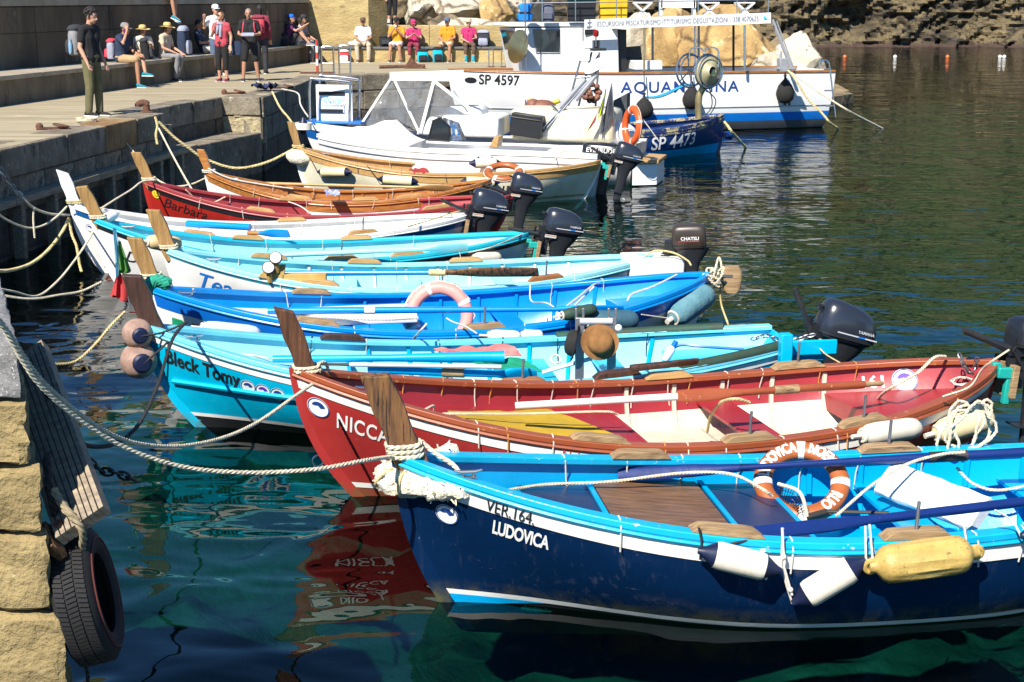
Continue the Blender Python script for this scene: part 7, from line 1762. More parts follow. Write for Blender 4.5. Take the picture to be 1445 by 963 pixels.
p_ = ahull(664, 114); sheet_build('hawse_hole', (lambda d_: (setattr(d_, 'v', [Vector((v.x * 1.9, v.y, 0)) for v in d_.v]), d_)[1])(disc_mb(.075)), A.on_hull(p_.x, A.zs(.1) - p_.z, off=.014), M_ink, A.root)
p_ = ahull(905, 128); rows = [[(u * 1.55, .0 + .17 * math.sin(u * 4.1 - 2.3) + (w - .5) * .07 * math.sin(PI * u + .05), 0) for u in [i / 20 for i in range(21)]] for w in (0, 1)]
sheet_build('wave_mark', MB().grid(rows), A.on_hull(p_.x, A.zs(.4) - p_.z, off=.018), M_cyanlet, A.root)
# wheelhouse
wy = .75; Dp = 1.9
wh = build('wheelhouse', MB().prism([qa(738, 104, wy), qa(874, 104, wy), qa(872, 38, wy), qa(727, 40, wy)], (0, Dp, 0)), M_gelbig, A.root, bevel=.03)
for P in ([(757, 75), (790, 75), (790, 42), (752, 42)],):
    build('side_window', MB().prism([qa(x, y, wy - .012) for x, y in P], (0, .03, 0)), M_glass, wh); build('window_frame', MB().tube([qa(x, y, wy - .012) for x, y in P + P[:1]], .022, 4), M_grey, wh)
build('sign_plate', MB().box(qa(833, 45, wy - .02), (.30, .03, .16)), M_ink, wh)
build('roof_edge', MB().prism([qa(722, 38, wy - .03), qa(880, 38, wy - .03), qa(880, 33, wy - .03), qa(724, 33, wy - .03)], (0, Dp + .4, 0)), M_gelbig, A.root, bevel=.02)
build('front_window', MB().prism([qa(729, 72, wy + .25), qa(733, 72, wy + .25), qa(727, 44, wy + .25), qa(723, 44, wy + .25)], (0, Dp - .5, 0)), M_glass, wh)
build('brass_shield', MB().lathe([(.42, 0), (.45, .03), (.30, .06), (.05, .08)], qa(732, 66, .2), (-.9, -.35, .2), 20), mat('brass mirror', (.7, .5, .2), rough=.25, metal=.9), A.root)
build('doorway_shade', MB().prism([qa(874, 103, wy + .2), qa(884, 103, wy + .2), qa(884, 42, wy + .2), qa(874, 42, wy + .2)], (0, .8, 0)), M_black, A.root)  # solid black block stands in for the shade inside the open doorway
build('folding_chair', MB().prism([qa(885, 98, 1.4), qa(908, 98, 1.4), qa(904, 65, 1.4), qa(880, 67, 1.4)], (0, .06, 0)), M_black, A.root)
build('locker', MB().prism([qa(896, 99, .6), qa(935, 99, .6), qa(935, 86, .6), qa(896, 86, .6)], (0, .8, 0)), M_gelbig, A.root, bevel=.02)
# awning roof with banner
build('roof_deck', MB().prism([qa(868, 40, .35), qa(1086, 33, .35), qa(1086, 29, .35), qa(868, 36, .35)], (0, 2.6, 0)), M_gelbig, A.root)
bn = build('banner', MB().prism([qa(825, 42, .25), qa(1088, 33, .25), qa(1088, 18, .25), qa(825, 28, .25)], (0, .03, 0)), M_gelbig, A.root)
M_bantext = mat('grey banner print', (.20, .21, .24), rough=.6)
tm = text_mb('ESCURSIONI PESCATURISMO ITTITURISMO DEGUSTAZIONI - 338 4070625', .19); wt_ = max(v.x for v in tm.v); s0, s1 = qa(842, 37.5, .24), qa(1070, 29.5, .24)
tm.v = [s0.lerp(s1, v.x / wt_) + Vector((0, -.012, v.y * .98)) for v in tm.v]; me = bpy.data.meshes.new('banner_lettering'); me.from_pydata([tuple(v) for v in tm.v], [], tm.f); me.materials.append(M_bantext); link('banner_lettering', me, bn)
mk = MB(); 
for i, px in enumerate((832,)): mk.box(qa(px, 34, .235), (.03, .01, .22)).box(qa(px, 32, .235), (.12, .01, .03)).box(qa(px, 38, .235), (.16, .01, .03))
build('banner_mark', mk, M_bantext, bn)
build('banner_mark', MB().prism([qa(1077, 26, .235), qa(1083, 28, .235), qa(1079, 22, .235)], (0, -.01, 0)), M_cyanlet, bn)
for px, dy, m_ in ((909, .3, mat('brass post', (.45, .36, .2), rough=.35, metal=.7)), (921, 2.6, M_dsteel), (981, .4, M_steel), (986, 2.7, M_dsteel), (1035, 2.6, M_black), (1051, .4, M_steel)):
    build('awning_post', MB().tube([qa(px, 100, dy), qa(px, 36, dy)], .035, 8), m_, A.root)
# upper deck rail
for px in (738, 765, 812, 870, 930, 985, 1040, 1084): build('rail_post', MB().tube([qa(px, 30, .3), qa(px, -8, .3)], .016, 6), M_steel, A.root)
for y_ in (3, -7): build('rail', MB().tube([qa(735, y_ + 2, .3), qa(1086, y_ - 3, .3)], .016, 6), M_steel, A.root)
build('long_pole', MB().tube([qa(742, 155, -.1), qa(741, -6, -.1)], .02, 6), M_dsteel, A.root)
t = thing('blue_jacket', 'bright blue life jacket hanging on the roof deck rail', 'life jacket', A.W(qa(741, 29, .2)))
build('jacket_body', MB().loft([superring((0, 0, z), (1, 0, 0), (0, 1, 0), w, .10, 3, 16) for z, w in ((0, .18), (.15, .2), (.25, .13), (.38, .19), (.42, .12))]), mat('bright blue cloth', (.0, .20, .65), rough=.7), t); build('strap', MB().box((0, -.105, .2), (.30, .01, .04)), M_black, t)
def roof_box(name, label, cat, px, py, w, h, m, lid=None):
    t = thing(name, label, cat, A.W(qa(px, py, .9))); build('body', MB().box((0, 0, h / 2), (w, .6, h), taper=1.05), m, t, bevel=.02); build('lid', MB().box((0, 0, h + .02), (w * 1.12, .68, .05)), lid or m, t, bevel=.01); return t
roof_box('storage_bin', 'dark bin with a green lid on the roof deck', 'bin', 820, 30, .72, .55, M_black, M_teal)
roof_box('storage_box', 'yellow box on the roof deck beside the dark bin', 'box', 865, 30, .70, .62, mat('yellow box plastic', (.72, .42, .01), rough=.5))
t = thing('backpack', 'grey backpack standing on the roof deck', 'backpack', A.W(qa(773, 30, .5))); build('bag', MB().loft([superring((0, 0, z), (1, 0, 0), (0, 1, 0), w, .14, 3, 16) for z, w in ((0, .16), (.1, .18), (.35, .17), (.44, .10))]), mat('slate bag cloth', (.14, .15, .20), rough=.9), t); build('pocket', MB().box((0, -.15, .14), (.24, .06, .18)), mat('slate pocket cloth', (.10, .11, .15), rough=.9), t, bevel=.02)
def chair(px, lab, wide=.5, x=True):
    t = thing('deck_chair', lab, 'chair', A.W(qa(px, 27, .9)), 0, 'white folding chairs on the roof deck')
    build('seat', MB().box((0, 0, .42), (wide, .42, .03)), M_whitep, t); build('backrest', MB().box((wide * .45, 0, .68), (.04, .42, .34), Matrix.Rotation(.15, 3, 'Y')), M_whitep, t)
    for y in (-.2, .2):
        for a, b in (((-.24, 0), (.24, .42)), ((.24, 0), (-.24, .42))): build('leg', MB().tube([(a[0] * wide * 2, y, 0), (b[0] * wide * 2, y, .42)], .028, 6), M_whitep, t)
chair(906, 'white folding chair at the left end of the roof deck'); chair(1000, 'white folding chair right of the white table'); chair(1050, 'white folding chair nearest the roof deck end')
t = thing('deck_table', 'white table with panelled side on the roof deck', 'table', A.W(qa(955, 28, .9))); build('top', MB().box((0, 0, .62), (1.0, .6, .05)), M_whitep, t); build('side_panel', MB().box((0, -.25, .45), (.9, .03, .28)), M_whitep, t)
for a in (-.44, .44):
    for y in (-.24, .24): build('leg', MB().box((a, y, .3), (.06, .05, .6)), M_whitep, t)
# stern gear
build('stern_ladder', MB().tube(curve_pts([qa(1156, 98, .4), qa(1157, 88, .4), qa(1163, 85, .4), qa(1169, 88, .4), qa(1172, 105, .4), qa(1179, 166, .4)], 5), .022, 8).tube([qa(1163, 98, .4), qa(1171, 98, .4)], .02, 6).tube([qa(1163, 128, .4), qa(1175, 128, .4)], .02, 6).tube([qa(1165, 150, .4), qa(1178, 150, .4)], .02, 6), M_steel, A.root)
build('boarding_plank', MB().tube([qa(1117, 98, .6), qa(1090, 28, .6)], .05, 6).tube([qa(1120, 96, .9), qa(1096, 30, .9)], .02, 6), M_grey, A.root)
build('winch', MB().box(qa(1104, 92, .3), (.22, .25, .35)).tube([qa(1102, 84, .3), qa(1102, 72, .3)], .04, 8).box(qa(1110, 97, .3), (.5, .2, .06)), M_grey, A.root, bevel=.02)
build('drain_holes', MB().tube([ahull(1108, 147), ahull(1108, 147) + Vector((0, -.012, 0))], .035, 10).tube([ahull(1114, 147), ahull(1114, 147) + Vector((0, -.012, 0))], .035, 10), M_ink, A.root)['kind'] = 'stuff'
for i, (px, py, y1_, lab) in enumerate(((1108, 108, 147, 'black pear fender near the stern of the excursion boat'), (976, 118, 155, 'black pear fender half hidden behind the net hauler'), (909, 134, 168, 'black pear fender left of the net hauler hung by a long cord'))):
    a = A.hullpix(px, py, .26); b = A.hullpix(px, y1_, .26); f = fender(lab, a, b, .245, M_fblack, M_fblack, 'pear', 'pear fenders on the excursion boat'); hang(f, a, A.hullpix(px, 101, .12), M_rope_k, .014)
rope('pale mooring rope running from the stern down to the right into the water', [A.W(qa(1112, 100, .3)), aty(1160, 133, YA - .6), aty(1200, 158, YA - 1.2), at(1248, 183, -.05)], .026, M_rope)
rope('knotted yellow rope hanging from the stern to the water', [A.W(qa(1112, 100, .2)), aty(1122, 112, YA - .3), aty(1140, 140, YA - .4), aty(1158, 158, YA - .5), aty(1172, 174, YA - .7), at(1185, 183, -.05)], .030, M_rope_y)
# white and red pole, quay handrails
t = thing('marker_pole', 'short red and white striped pole on a rusty foot at the quay edge', 'marker pole', at(448, 104, Q))
for k in range(5): build('pole_band', MB().tube([(0, 0, .04 + k * .17), (0, 0, .04 + (k + 1) * .17)], .035, 8), M_redlet if k % 2 == 0 else M_whitep, t)
build('foot', MB().box((0, 0, .02), (.9, .3, .04)), M_rust, t)
for i, (x0, x1, y0) in enumerate(((453, 470, 107), (478, 494, 105))):
    t = thing('ladder_rail', ('left' if i == 0 else 'right') + ' one of two steel hoop rails at the quay edge', 'handrail', at(x0, y0, Q) + Vector((0, .2, 0)), 0, 'steel hoop rails'); o0 = t.location
    w_ = (x1 - x0) / 55; build('hoop', MB().tube(curve_pts([(0, 0, 0), (0, 0, .6), (.03, 0, .72), (w_ - .03, 0, .72), (w_, 0, .6), (w_, 0, 0)], 5), .024, 8), M_steel, t); build('crossbar', MB().tube([(0, 0, .3), (w_, 0, .3)], .018, 6), M_steel, t)
for i, px in enumerate((690, 708)):
    t = thing('ladder_rail', ('left' if i == 0 else 'right') + ' of two thin hoop rails in front of the far bench', 'handrail', aty(px, 100, YA + 4.3), 0, 'steel hoop rails'); t.location.z = Q
    build('hoop', MB().tube(curve_pts([(0, 0, 0), (0, 0, .45), (.06, .1, .52), (.12, .2, .45), (.12, .2, 0)], 5), .018, 6), M_steel, t); build('foot', MB().box((.06, .1, .01), (.2, .3, .02)), M_rust, t)
t = thing('old_anchor', 'rusty anchor plate lying at the quay edge behind the spray hood', 'anchor', aty(585, 100, YA + 3.4)); t.location.z = Q
build('fluke', MB().prism([(-.3, 0, .0), (.35, 0, .0), (.1, 0, .12), (-.12, 0, .32)], (0, .12, 0)), M_rust, t, bevel=.01); build('shank', MB().tube([(-1.0, 0, .05), (.3, .1, .08)], .045, 8), M_rust, t)
# ================================================================== people
M_skin = mat('skin', (0.52, 0.28, 0.18), rough=.55, var=.08, vscale=12)
M_tan = mat('tanned skin', (0.42, 0.21, 0.125), rough=.55, var=.08, vscale=12)
def dye(name, rgb, rough=.9): return mat(name + ' cloth', rgb, rough=rough, var=.16, vscale=7, bump=.35, bscale=18, bdist=.02)
D = {k: dye(k, v) for k, v in dict(black=(.012, .012, .014), charcoal=(.03, .032, .038), olive=(.13, .12, .055), navy=(.02, .035, .075), khaki=(.42, .28, .15), white=(.80, .79, .77), cream=(.70, .62, .48), beige=(.52, .44, .32),
     grey=(.22, .22, .23), red=(.55, .05, .07), maroon=(.22, .03, .05), pink=(.50, .03, .14), orange=(.62, .27, .015), brown=(.12, .075, .05), purple=(.10, .02, .09), denim=(.09, .13, .22), lime=(.50, .55, .10), cyan=(.0, .40, .55),
     teal=(.0, .20, .28), rose=(.48, .06, .085), lilac=(.30, .32, .40), blue=(.01, .12, .65), straw=(.72, .50, .16)).items()}
M_hair_d = mat('dark hair', (.018, .012, .009), rough=.6, var=.4, vscale=30, bump=.8, bscale=60, bdist=.02)
M_hair_b = mat('brown hair', (.15, .065, .025), rough=.6, var=.4, vscale=30, bump=.8, bscale=60, bdist=.02)
M_hair_g = mat('grey hair', (.20, .19, .18), rough=.6, var=.4, vscale=30, bump=.8, bscale=60, bdist=.02)
M_straw = mat('woven straw', (.68, .49, .19), rough=.85, var=.25, vscale=30, bump=.5, bscale=80)
V = Vector
def stand_pose(): return dict(pel=V((0, 0, .95)), che=V((0, .01, 1.28)), nec=V((0, .01, 1.46)), hed=V((0, -.02, 1.62)), sl=V((.18, .01, 1.405)), sr=V((-.18, .01, 1.405)), el=V((.235, .03, 1.12)), er=V((-.235, .03, 1.12)),
     wl=V((.235, -.05, .87)), wr=V((-.235, -.05, .87)), hl=V((.09, 0, .91)), hr=V((-.09, 0, .91)), kl=V((.10, -.02, .49)), kr=V((-.10, -.02, .49)), al=V((.105, .02, .085)), ar=V((-.105, .02, .085)))
def sit_pose(h=.46): return dict(pel=V((0, 0, h + .10)), che=V((0, -.02, h + .42)), nec=V((0, -.05, h + .60)), hed=V((0, -.10, h + .76)), sl=V((.18, -.04, h + .545)), sr=V((-.18, -.04, h + .545)), el=V((.24, -.10, h + .28)), er=V((-.24, -.10, h + .28)),
     wl=V((.10, -.32, h + .20)), wr=V((-.10, -.32, h + .20)), hl=V((.09, -.03, h + .085)), hr=V((-.09, -.03, h + .085)), kl=V((.13, -.44, h + .07)), kr=V((-.13, -.44, h + .07)), al=V((.12, -.42, .085)), ar=V((-.12, -.42, .085)))
def limb(mb, pts, rs, n=10):
    P = [V(p) for p in pts]
    mb.tube(P, rs, n)
    for p, r in zip(P, rs): mb.ball(p, r * .985, 10, 6)
def remeshed(name, mb, m, parent, voxel, sm=3):
    o = build(name, mb, m, parent, smooth_ang=0)
    r = o.modifiers.new('remesh', 'REMESH'); r.mode = 'VOXEL'; r.voxel_size = voxel; r.use_smooth_shade = True
    s = o.modifiers.new('smooth', 'SMOOTH'); s.iterations = sm; s.factor = .5
    return o
def torso(mb, J, g=0.0, up=True, w=1.0, belly=0.0):
    pel, che, nec = J['pel'], J['che'], J['nec']; ax = (J['hl'] - J['hr']).normalized(); sx = (J['sl'] - J['sr']).normalized(); fw = V((0, -1, 0))
    for k in (-1, 1):
        limb(mb, [pel + ax * .065 * k * w, pel.lerp(che, .45) + ax * .052 * k * w + fw * belly, che + sx * .075 * k * w, nec.lerp(che, .35) + sx * .085 * k * w], [.118 + g, .108 + g + belly * .5, .112 + g, .075 + g])
    limb(mb, [J['sl'], nec.lerp(che, .22), J['sr']], [.062 + g, .082 + g, .062 + g])
def hand(mb, w, d, side, curl=.5):
    d = d.normalized(); s_ = d.cross(V((0, 0, 1)));
    if s_.length < .2: s_ = d.cross(V((0, 1, 0)))
    s_.normalize(); n_ = d.cross(s_) * side
    for k in (-1, 0, 1): mb.tube([w + s_ * k * .014, w + d * .085 + s_ * k * .024], [.017, .016], 6)
    for k, ln in ((-1.5, .062), (-.5, .078), (.5, .074), (1.5, .056)):
        a = w + d * .085 + s_ * k * .021; b = a + d * ln * .55 + s_ * k * .004; c = b + d * ln * .45 * (1 - curl * .4) + n_ * ln * .4 * curl
        mb.tube([a, b, c], [.0105, .0095, .008], 6)
    a = w + d * .03 + s_ * .028 * side; mb.tube([a, a + d * .035 + s_ * .030 * side, a + d * .065 + s_ * .034 * side + n_ * .012], [.013, .011, .009], 6)
def person(label, loc, rotz, J, shirt=None, sleeve=.55, lower=None, llen=1.0, shoes=None, hair=M_hair_d, hairk='short', hat=None, hatm=None, skin=M_skin, scale=1.0, yaw=0.0, pitch=0.0, glasses=False, voxel=.012, extras=None, socks=None, group='people on the quay', hand_dirs=None, belly=0.0, curl=.5):
    t = thing('person', label, 'person', loc, rotz, group); t.scale = (scale,) * 3
    J = dict(J); Hm = Matrix.Rotation(yaw, 3, 'Z') @ Matrix.Rotation(pitch, 3, 'X'); hd = J['hed']
    h = lambda x, y, z: hd + Hm @ V((x, y, z))
    mb = MB(); torso(mb, J, -.006, belly=belly)
    limb(mb, [J['nec'] - V((0, 0, .03)), h(0, .015, -.07)], [.056, .052])
    mb.ball(h(0, .012, .025), .098, 14, 10, (.80, 1.0, 1.05), Hm); mb.ball(h(0, -.025, -.045), .070, 12, 8, (.82, .95, .92), Hm); mb.ball(h(0, -.060, -.085), .030, 8, 6, (1, .9, .8), Hm)
    mb.tube([h(0, -.088, .015), h(0, -.108, -.020)], [.012, .017], 6); mb.ball(h(0, -.103, -.022), .017, 8, 6)
    for k in (-1, 1): mb.ball(h(k * .080, .012, -.005), .026, 8, 6, (.45, .8, 1.1), Hm)
    for sd, s_, e_, w_, hp, kn, an in ((1, 'sl', 'el', 'wl', 'hl', 'kl', 'al'), (-1, 'sr', 'er', 'wr', 'hr', 'kr', 'ar')):
        limb(mb, [J[s_], J[s_].lerp(J[e_], .5), J[e_], J[e_].lerp(J[w_], .35), J[w_]], [.052, .047, .040, .038, .026])
        dd = (hand_dirs or {}).get(w_) or (J[w_] - J[e_]); hand(mb, J[w_], V(dd), sd, curl)
        limb(mb, [J[hp], J[hp].lerp(J[kn], .5), J[kn], J[kn].lerp(J[an], .32), J[an]], [.088, .075, .056, .055, .038])
        fd = J.get('f' + an[1], V((0.03 * sd, -1, 0))).normalized()
        limb(mb, [J[an] - V((0, 0, .035)), J[an] + fd * .13 - V((0, 0, .052))], [.036, .026], 8)
    remeshed('body', mb, skin, t, voxel)
    for k in (-1, 1):
        build('eye', MB().ball(h(k * .030, -.0835, .012), .0085, 6, 5), M_ink, t)
        build('eyebrow', MB().tube([h(k * .046, -.080, .030), h(k * .016, -.090, .032)], .005, 4), hair, t)
    build('mouth', MB().tube([h(-.022, -.086, -.058), h(0, -.092, -.056), h(.022, -.086, -.058)], .0042, 4), mat('lip', (.30, .09, .075), rough=.5) if 'lip' not in bpy.data.materials else bpy.data.materials['lip'], t)
    if glasses:
        build('sunglasses', MB().box(h(-.030, -.098, .010), (.048, .012, .032), Hm).box(h(.030, -.098, .010), (.048, .012, .032), Hm).box(h(0, -.10, .018), (.03, .008, .008), Hm).box(h(-.078, -.04, .015), (.006, .12, .008), Hm).box(h(.078, -.04, .015), (.006, .12, .008), Hm), M_black, t)
    if shirt is not None:
        mb = MB(); torso(mb, J, .013, belly=belly); pel = J['pel']
        for s_, e_ in (('sl', 'el'), ('sr', 'er')):
            q = J[s_].lerp(J[e_], sleeve if sleeve <= 1 else 1); limb(mb, [J[s_], J[s_].lerp(q, .5), q], [.070, .066, .060])
            if sleeve > 1:
                w_ = J['w' + e_[1]]; limb(mb, [J[e_], J[e_].lerp(w_, sleeve - 1)], [.058, .045])
        remeshed('shirt', mb, shirt, t, voxel * 1.1)
    if lower is not None:
        mb = MB(); ax = (J['hl'] - J['hr']).normalized()
        limb(mb, [J['pel'] + ax * .07 + V((0, 0, .02)), J['pel'] - ax * .07 + V((0, 0, .02))], [.128, .128]); limb(mb, [J['hl'], J['hr']], [.105, .105])
        for hp, kn, an in (('hl', 'kl', 'al'), ('hr', 'kr', 'ar')):
            if llen <= .5: q = J[hp].lerp(J[kn], llen * 2); limb(mb, [J[hp], J[hp].lerp(q, .5), q], [.104, .098, .090])
            else: q = J[kn].lerp(J[an], (llen - .5) * 2); limb(mb, [J[hp], J[hp].lerp(J[kn], .5), J[kn], J[kn].lerp(q, .5), q], [.102, .092, .076, .070, .062])
        remeshed('shorts' if llen <= .5 else 'trousers', mb, lower, t, voxel * 1.1)
    if shoes is not None:
        for an in ('al', 'ar'):
            fd = J.get('f' + an[1], V((0.03 if an == 'al' else -.03, -1, 0))).normalized(); a = J[an]; sd_ = fd.cross(V((0, 0, 1))).normalized(); upv = sd_.cross(fd)
            rings = []
            for q, wd_, hh in ((-.075, .030, .05), (-.06, .038, .085), (0, .042, .09), (.06, .045, .065), (.13, .047, .05), (.18, .036, .038), (.195, .018, .022)):
                c = a + fd * q - upv * .078; rings.append(superring(c + upv * hh * .5, sd_, upv, wd_, hh * .5, 3, 12))
            so = build('shoe', MB().loft(rings), shoes, t, smooth_ang=1.2)
            build('sole', MB().loft([superring(a + fd * q - upv * .078, sd_, upv, wd_ + .003, .012, 4, 10) for q, wd_ in ((-.078, .03), (0, .043), (.13, .048), (.197, .022))]), M_whitep, so)
    if socks is not None:
        for an, kn in (('al', 'kl'), ('ar', 'kr')): build('sock', MB().tube([J[an] - V((0, 0, .02)), J[an].lerp(J[kn], .25)], [.044, .048], 10), socks, t)
    # hair and hats
    if hairk != 'none':
        mb = MB(); R_ = random.Random(len(label)); n_ = {'short': 60, 'curly': 110, 'bob': 110, 'long': 140}[hairk]
        mb.ball(h(0, .026, .038), .100, 14, 9, (.84, .97, 1.0), Hm)
        if hairk in ('bob', 'long'):
            for k in (-1, 1): limb(mb, [h(k * .066, .025, .04), h(k * .076, .022, -.05 - (.05 if hairk == 'long' else 0))], [.045, .034])
            limb(mb, [h(0, .07, .03), h(0, .065, -.07 - (.06 if hairk == 'long' else 0))], [.065, .05])
        if hairk == 'curly':
            for _ in range(n_):
                d = V((R_.gauss(0, 1), R_.gauss(0, 1) + .5, R_.gauss(0, 1) + .6)).normalized()
                if d.y < -.55 and d.z < .35: continue
                if d.z < -.35: continue
                mb.ball(h(d.x * .088, .026 + d.y * .102, .042 + d.z * .105), .022, 6, 4)
        # cut the fringe clear of the face
        mb.v = [v if not ((Hm.inverted() @ (v - hd)).y < -.050 and (Hm.inverted() @ (v - hd)).z < .062) else hd + Hm @ V(((Hm.inverted() @ (v - hd)).x, -.050, (Hm.inverted() @ (v - hd)).z)) for v in mb.v]
        build('hair', mb, hair, t, smooth_ang=1.2)
    if hat:
        ho = None
        if hat == 'cap':
            mb = MB().lathe([(.098, 0), (.101, .03), (.092, .07), (.06, .098), (.01, .108)], n=18, cap=False); mb.v = [h(v.x * .92, v.y * 1.02 + .02, v.z + .045) for v in mb.v]; ho = build('cap', mb, hatm, t)
            rows = [[V((.078 * math.sin(a) * 1.0, -.066 - r_ * math.cos(a), .052 - .012 * r_ / .09)) for a in [-1.25 + 2.5 * i / 10 for i in range(11)]] for r_ in (.02, .06, .10)]
            rows = [[h(*v) for v in r_] for r_ in rows]; build('visor', MB().grid(rows).grid([[v - V((0, 0, .006)) for v in r_] for r_ in rows], True), hatm, ho)
        else:
            br = .20 if hat == 'straw' else .16
            mb = MB().lathe([(.100, 0), (.098, .05), (.088, .088), (.05, .104), (.01, .108)], n=18, cap=False); mb.v = [h(v.x * .95, v.y * 1.03 + .02, v.z + .05) for v in mb.v]; ho = build('hat', mb, hatm, t)
            rows = [[h(rr * math.cos(q), .02 + rr * math.sin(q), .052 - .10 * (rr - .1) + .012 * math.sin(2 * q + 1)) for q in [2 * PI * j / 24 for j in range(25)]] for rr in (.094, .13, br)]
            build('hat_brim', MB().grid(rows).grid([[v - V((0, 0, .007)) for v in r_] for r_ in rows], True), hatm, ho)
            rows = [[h((.101 - .002 * z_) * .955 * math.cos(q), .02 + .103 * math.sin(q), .058 + z_ * .02) for q in [2 * PI * j / 18 for j in range(19)]] for z_ in (0, 1)]
            if hat == 'straw': build('hat_band', MB().grid(rows), D['black'], ho)
    if extras: extras(t, J, h)
    return t
def backpack(label, loc, rotz, m, m2=None, size=(.30, .20, .46), lean=0.0, strap_m=None, bottle=False):
    t = thing('backpack', label, 'backpack', loc, rotz, 'backpacks'); w, d, hgt = size; Rm = Matrix.Rotation(lean, 4, 'X')
    def B(n, mb, mm, par=t, **k): mb.xform(Rm); return build(n, mb, mm, par, **k)
    B('bag', MB().loft([superring((0, 0, hgt * z), (1, 0, 0), (0, 1, 0), w / 2 * a, d / 2 * b, 3.2, 18) for z, a, b in ((0, .75, .7), (.04, .92, .92), (.3, 1, 1), (.7, .98, .92), (.92, .85, .7), (1, .55, .4))]), m)
    B('front_pocket', MB().loft([superring((0, -d * .5 - .02, hgt * z), (1, 0, 0), (0, 1, 0), w * .38 * a, .05 * b, 3.2, 14) for z, a, b in ((.06, .8, .5), (.12, 1, 1), (.42, 1, 1), (.52, .8, .5))]), m2 or m)
    B('top_flap', MB().loft([superring((0, -.01, hgt * z), (1, 0, 0), (0, 1, 0), w / 2 * a, d / 2 * b, 3, 16) for z, a, b in ((.84, .98, .98), (.90, 1.0, 1.0), (1.0, .72, .66), (1.03, .3, .3))]), m2 or m)
    for k in (-1, 1): B('shoulder_strap', MB().tube(curve_pts([(k * .07, d * .42, hgt * .93), (k * .10, d * .95, hgt * .80), (k * .12, d * .9, hgt * .40), (k * .13, d * .42, hgt * .12)], 5), .020, 6, flat=.45), strap_m or M_black)
    if bottle: B('bottle', MB().lathe([(.03, 0), (.035, .02), (.035, .16), (.015, .20), (.015, .23)], (w / 2 + .02, 0, .04), n=10), mat('blue bottle plastic', (.2, .35, .5), rough=.2) if 'blue bottle plastic' not in bpy.data.materials else bpy.data.materials['blue bottle plastic'])
    return t
def on_floor(px, py): return at(px, py, Q)
# 1 standing man
J = stand_pose(); J['wl'] = V((.24, -.10, .86)); J['kl'] += V((0, -.02, 0)); J['al'] += V((.0, -.06, 0)); J['hed'] += V((0, -.035, -.005)); J['wr'] = V((-.23, -.10, .88))
L1 = on_floor(133, 164); r1 = 1.18
person('man in black t-shirt and olive trousers standing alone near the bollard', L1, r1, J, D['black'], .6, D['olive'], 1.0, D['black'], M_hair_d, 'curly', skin=M_skin, scale=1.03, pitch=.25, yaw=.1, voxel=.010)
def behind(L, r, J_z, dist=.26, off=0.0): return L + V((-math.sin(r) * dist + math.cos(r) * off, math.cos(r) * dist + math.sin(r) * off, J_z))
backpack('grey and black backpack on the back of the standing man', behind(L1, r1, 1.02, .27), r1 + PI, D['grey'], D['charcoal'], (.32, .22, .50), bottle=True)
# people on the long bench
def bench_spot(px, dist=.22):          # a place on the long bench where its front edge shows at this px
    best = min((abs(aty(px, 100, (e0.lerp(e1, k / 400)).y).x - e0.lerp(e1, k / 400).x), k) for k in range(401))[1]
    p = e0.lerp(e1, best / 400); return V((p.x, p.y, Q)) - en * dist
rB = math.atan2(en.x, -en.y)
J = sit_pose(.55); J['er'] = V((-.26, -.20, .98)); J['wr'] = V((-.10, -.22, 1.25)); J['hed'] += V((0, -.03, -.03)); J['wl'] = V((.02, -.42, .72)); J['al'] = V((-.10, -.62, .34)); J['kl'] = V((.10, -.46, .66)); J['ar'] = V((-.13, -.46, .085))
s = bench_spot(186); man2 = person('seated man in grey cap and khaki shorts holding a phone to his ear', s, rB - .1, J, D['navy'], .6, D['khaki'], .46, D['teal'], hat='cap', hatm=D['grey'], skin=M_tan, pitch=.15, hand_dirs={'wr': (.2, .1, 1)},
       extras=lambda t, J, h: build('phone', MB().box(h(-.085, -.03, -.02), (.012, .06, .12)), mat('purple phone', (.12, .03, .12), rough=.3), t))
backpack('dark backpack with a red side on the man with the phone', behind(s, rB - .1, .62, .22), rB - .1 + PI, D['lilac'], D['red'], (.30, .2, .45))
J = sit_pose(.55); J['wl'] = V((.15, -.28, .95)); J['el'] = V((.25, -.05, .86))
s = bench_spot(222, .42); person('woman in yellow straw hat and pale top behind the man with the phone', s + V((-.05, .55, 0)), rB - .9, J, D['cream'], .7, D['beige'], .8, D['grey'], M_hair_b, 'bob', hat='straw', hatm=M_straw, scale=.92, glasses=False)
backpack('black backpack standing on the long bench between two straw hats', V((s.x + .16, s.y + .05, BZ)), rB + .3, D['black'], D['charcoal'], (.34, .22, .50), lean=-.15)
J = sit_pose(.55); J['hed'] = V((0, -.12, 1.30)); J['al'] = V((.10, -.26, .085)); J['ar'] = V((-.12, -.34, .085)); J['wl'] = V((.14, -.40, .70)); J['wr'] = V((-.14, -.36, .72)); J['kl'] = V((.12, -.42, .62)); J['kr'] = V((-.12, -.44, .62))
s = bench_spot(246); person('woman in a wide straw hat with beige top and grey trousers seated on the bench', s, rB - .15, J, D['beige'], .6, D['grey'], .95, D['charcoal'], M_hair_b, 'bob', hat='straw', hatm=M_straw, scale=.96, pitch=.1)
J = sit_pose(.02); J['kl'] = V((.12, -.50, .14)); J['kr'] = V((-.10, -.48, .20)); J['al'] = V((.13, -.92, .08)); J['ar'] = V((-.11, -.90, .08)); J['che'] = V((0, .12, .40)); J['nec'] = V((0, .16, .58)); J['hed'] = V((0, .13, .73)); J['sl'] = V((.18, .15, .53)); J['sr'] = V((-.18, .15, .53)); J['el'] = V((.26, .05, .28)); J['er'] = V((-.26, .05, .28)); J['wl'] = V((.10, -.22, .30)); J['wr'] = V((-.08, -.22, .30)); J['fl'] = V((0, -.5, .9)); J['fr'] = V((0, -.5, .9))
